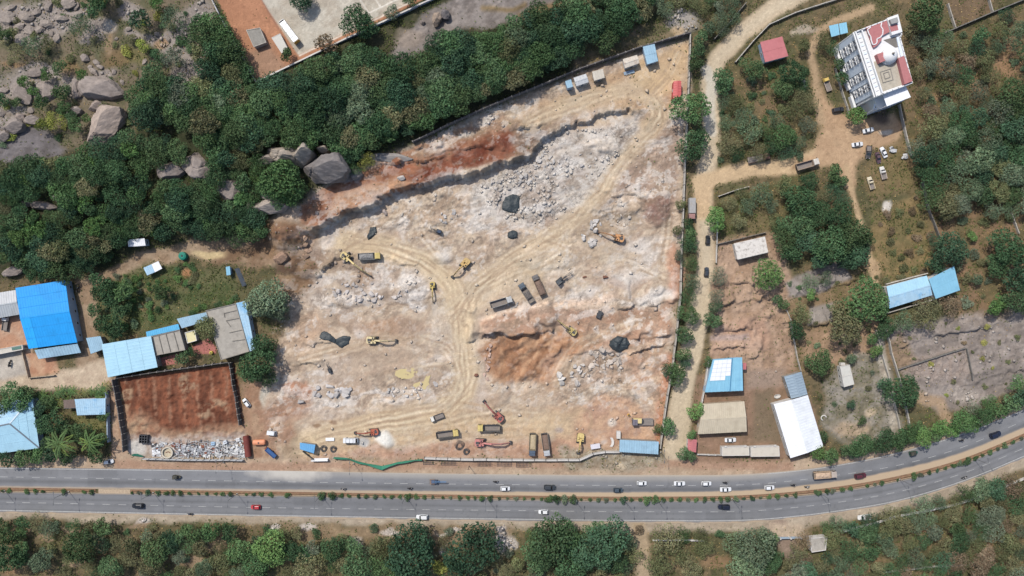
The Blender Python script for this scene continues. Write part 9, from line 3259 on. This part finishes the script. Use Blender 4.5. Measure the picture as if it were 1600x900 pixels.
for px, py, lab in ((506, 701, 'left coil of steel cable beside the bright blue shed'), (521, 702, 'right coil of steel cable beside the bright blue shed'), (718, 696, 'large dark coil heap near the pink excavator'), (729, 706, 'small pair of wheels beside the dark coil heap')):
 x,y,g = W(px,py,.2)
 t = thing('cable_coil' if 'coil' in lab else 'wheel_pair', lab, 'coil' if 'coil' in lab else 'wheels', (x, y, g))
 R_ = 1.3 if 'large' not in lab else 1.9
 if 'coil' in lab:
  for k in range(4):
   mb = MB().m(m_steel)
   rr = R_ * (1 - .17 * k)
   n = 18
   ps = [Vector((rr * math.cos(a) * (1 + .1 * math.sin(3 * a + k)),rr * math.sin(a),.12 + .1 * k + .1 * math.sin(2 * a))) for a in np.linspace(0,6.2832,n)]
   for a,b in zip(ps[:-1],ps[1:]):
    mb.tube(a,b,.09,.09,6)
   mb.build('loop', t)
 else:
  for s in (-1,1):
   o = link('wheel', wheel_mesh(.55, .3)[0], t)
   o.location = (s * .9,s * .4,.2)
   o.rotation_euler = (math.pi / 2,0,0)
# blue fuel dispenser strip house at the left yard
r, q, hz, o_ = flat_house('long_kiosk', 'low white kiosk with a green window strip at the left yard', 'kiosk', [(-20, 549), (35, 539), (36, 546), (-20, 557)], 2.6, mat('kiosk_roof', A(206, 200, 188), .8, 0, .12, 1, dirt=A(150, 136, 120)), m_wallw, .2, .15, m_wallw)
p = loc(o_,(26,544),2.6)
MB().m(mat('green_panel', A(96, 128, 118), .3)).box((p.x, p.y, hz - .05), (3.6, 1.1, .12), rz=math.radians(10)).build('skylight', r)
# junk in the parking area
for px, py, a, c, lab in ((1394, 233, .2, (196, 198, 200), 'heap of broken white panels right of the parked white sedan'), (1414, 245, 0, (206, 206, 206), 'smashed white and dark cabinet by the end of the pale wall'), (1257, 130, .3, (150, 150, 150), 'stack of grey concrete pipes beside the villa lane')):
 x,y,g = W(px,py,.4)
 t = thing('junk_heap', lab, 'junk', (x, y, g), a)
 for k in range(5):
  MB().m(mat('junk%d' % (px % 3), A(*c), .7, 0, .15, 2)).box((r_.uniform(-1, 1), r_.uniform(-1.2, 1.2), .3 + .15 * k), (r_.uniform(.8, 1.8), r_.uniform(.6, 1.3), .12), rz=r_.uniform(0, 3), rx=r_.uniform(-.3, .3)).build('panel', t)
 MB().m(m_sc[3]).box((.3, .2, .25), (1.0, .9, .5)).build('core', t)
x,y,g = W(1213,617.5 + 0,.2)
x,y,g = W(1214,619,.2)
t = thing('white_tub', 'white tub outside the top left corner of the white hall', 'tub', (x, y, g), .2)
MB().m(m_wallw).loft([[(rr * 1.3 * math.cos(k / 16 * 6.283), rr * .8 * math.sin(k / 16 * 6.283), z) for k in range(16)] for rr, z in ((.8, 0), (1.0, .7), (.85, .7), (.7, .15))]).build('shell', t)
x,y,g = W(1287,653,.2)
t = thing('white_ring', 'white curved pipe piece on the grass right of the white hall', 'pipe', (x, y, g))
mb = MB().m(m_wallw)
ps = [Vector((1.0 * math.cos(a),1.0 * math.sin(a),.3)) for a in np.linspace(.3,4.2,12)]
for a,b in zip(ps[:-1],ps[1:]):
 mb.tube(a,b,.25,.25,8)
mb.build('bend', t)
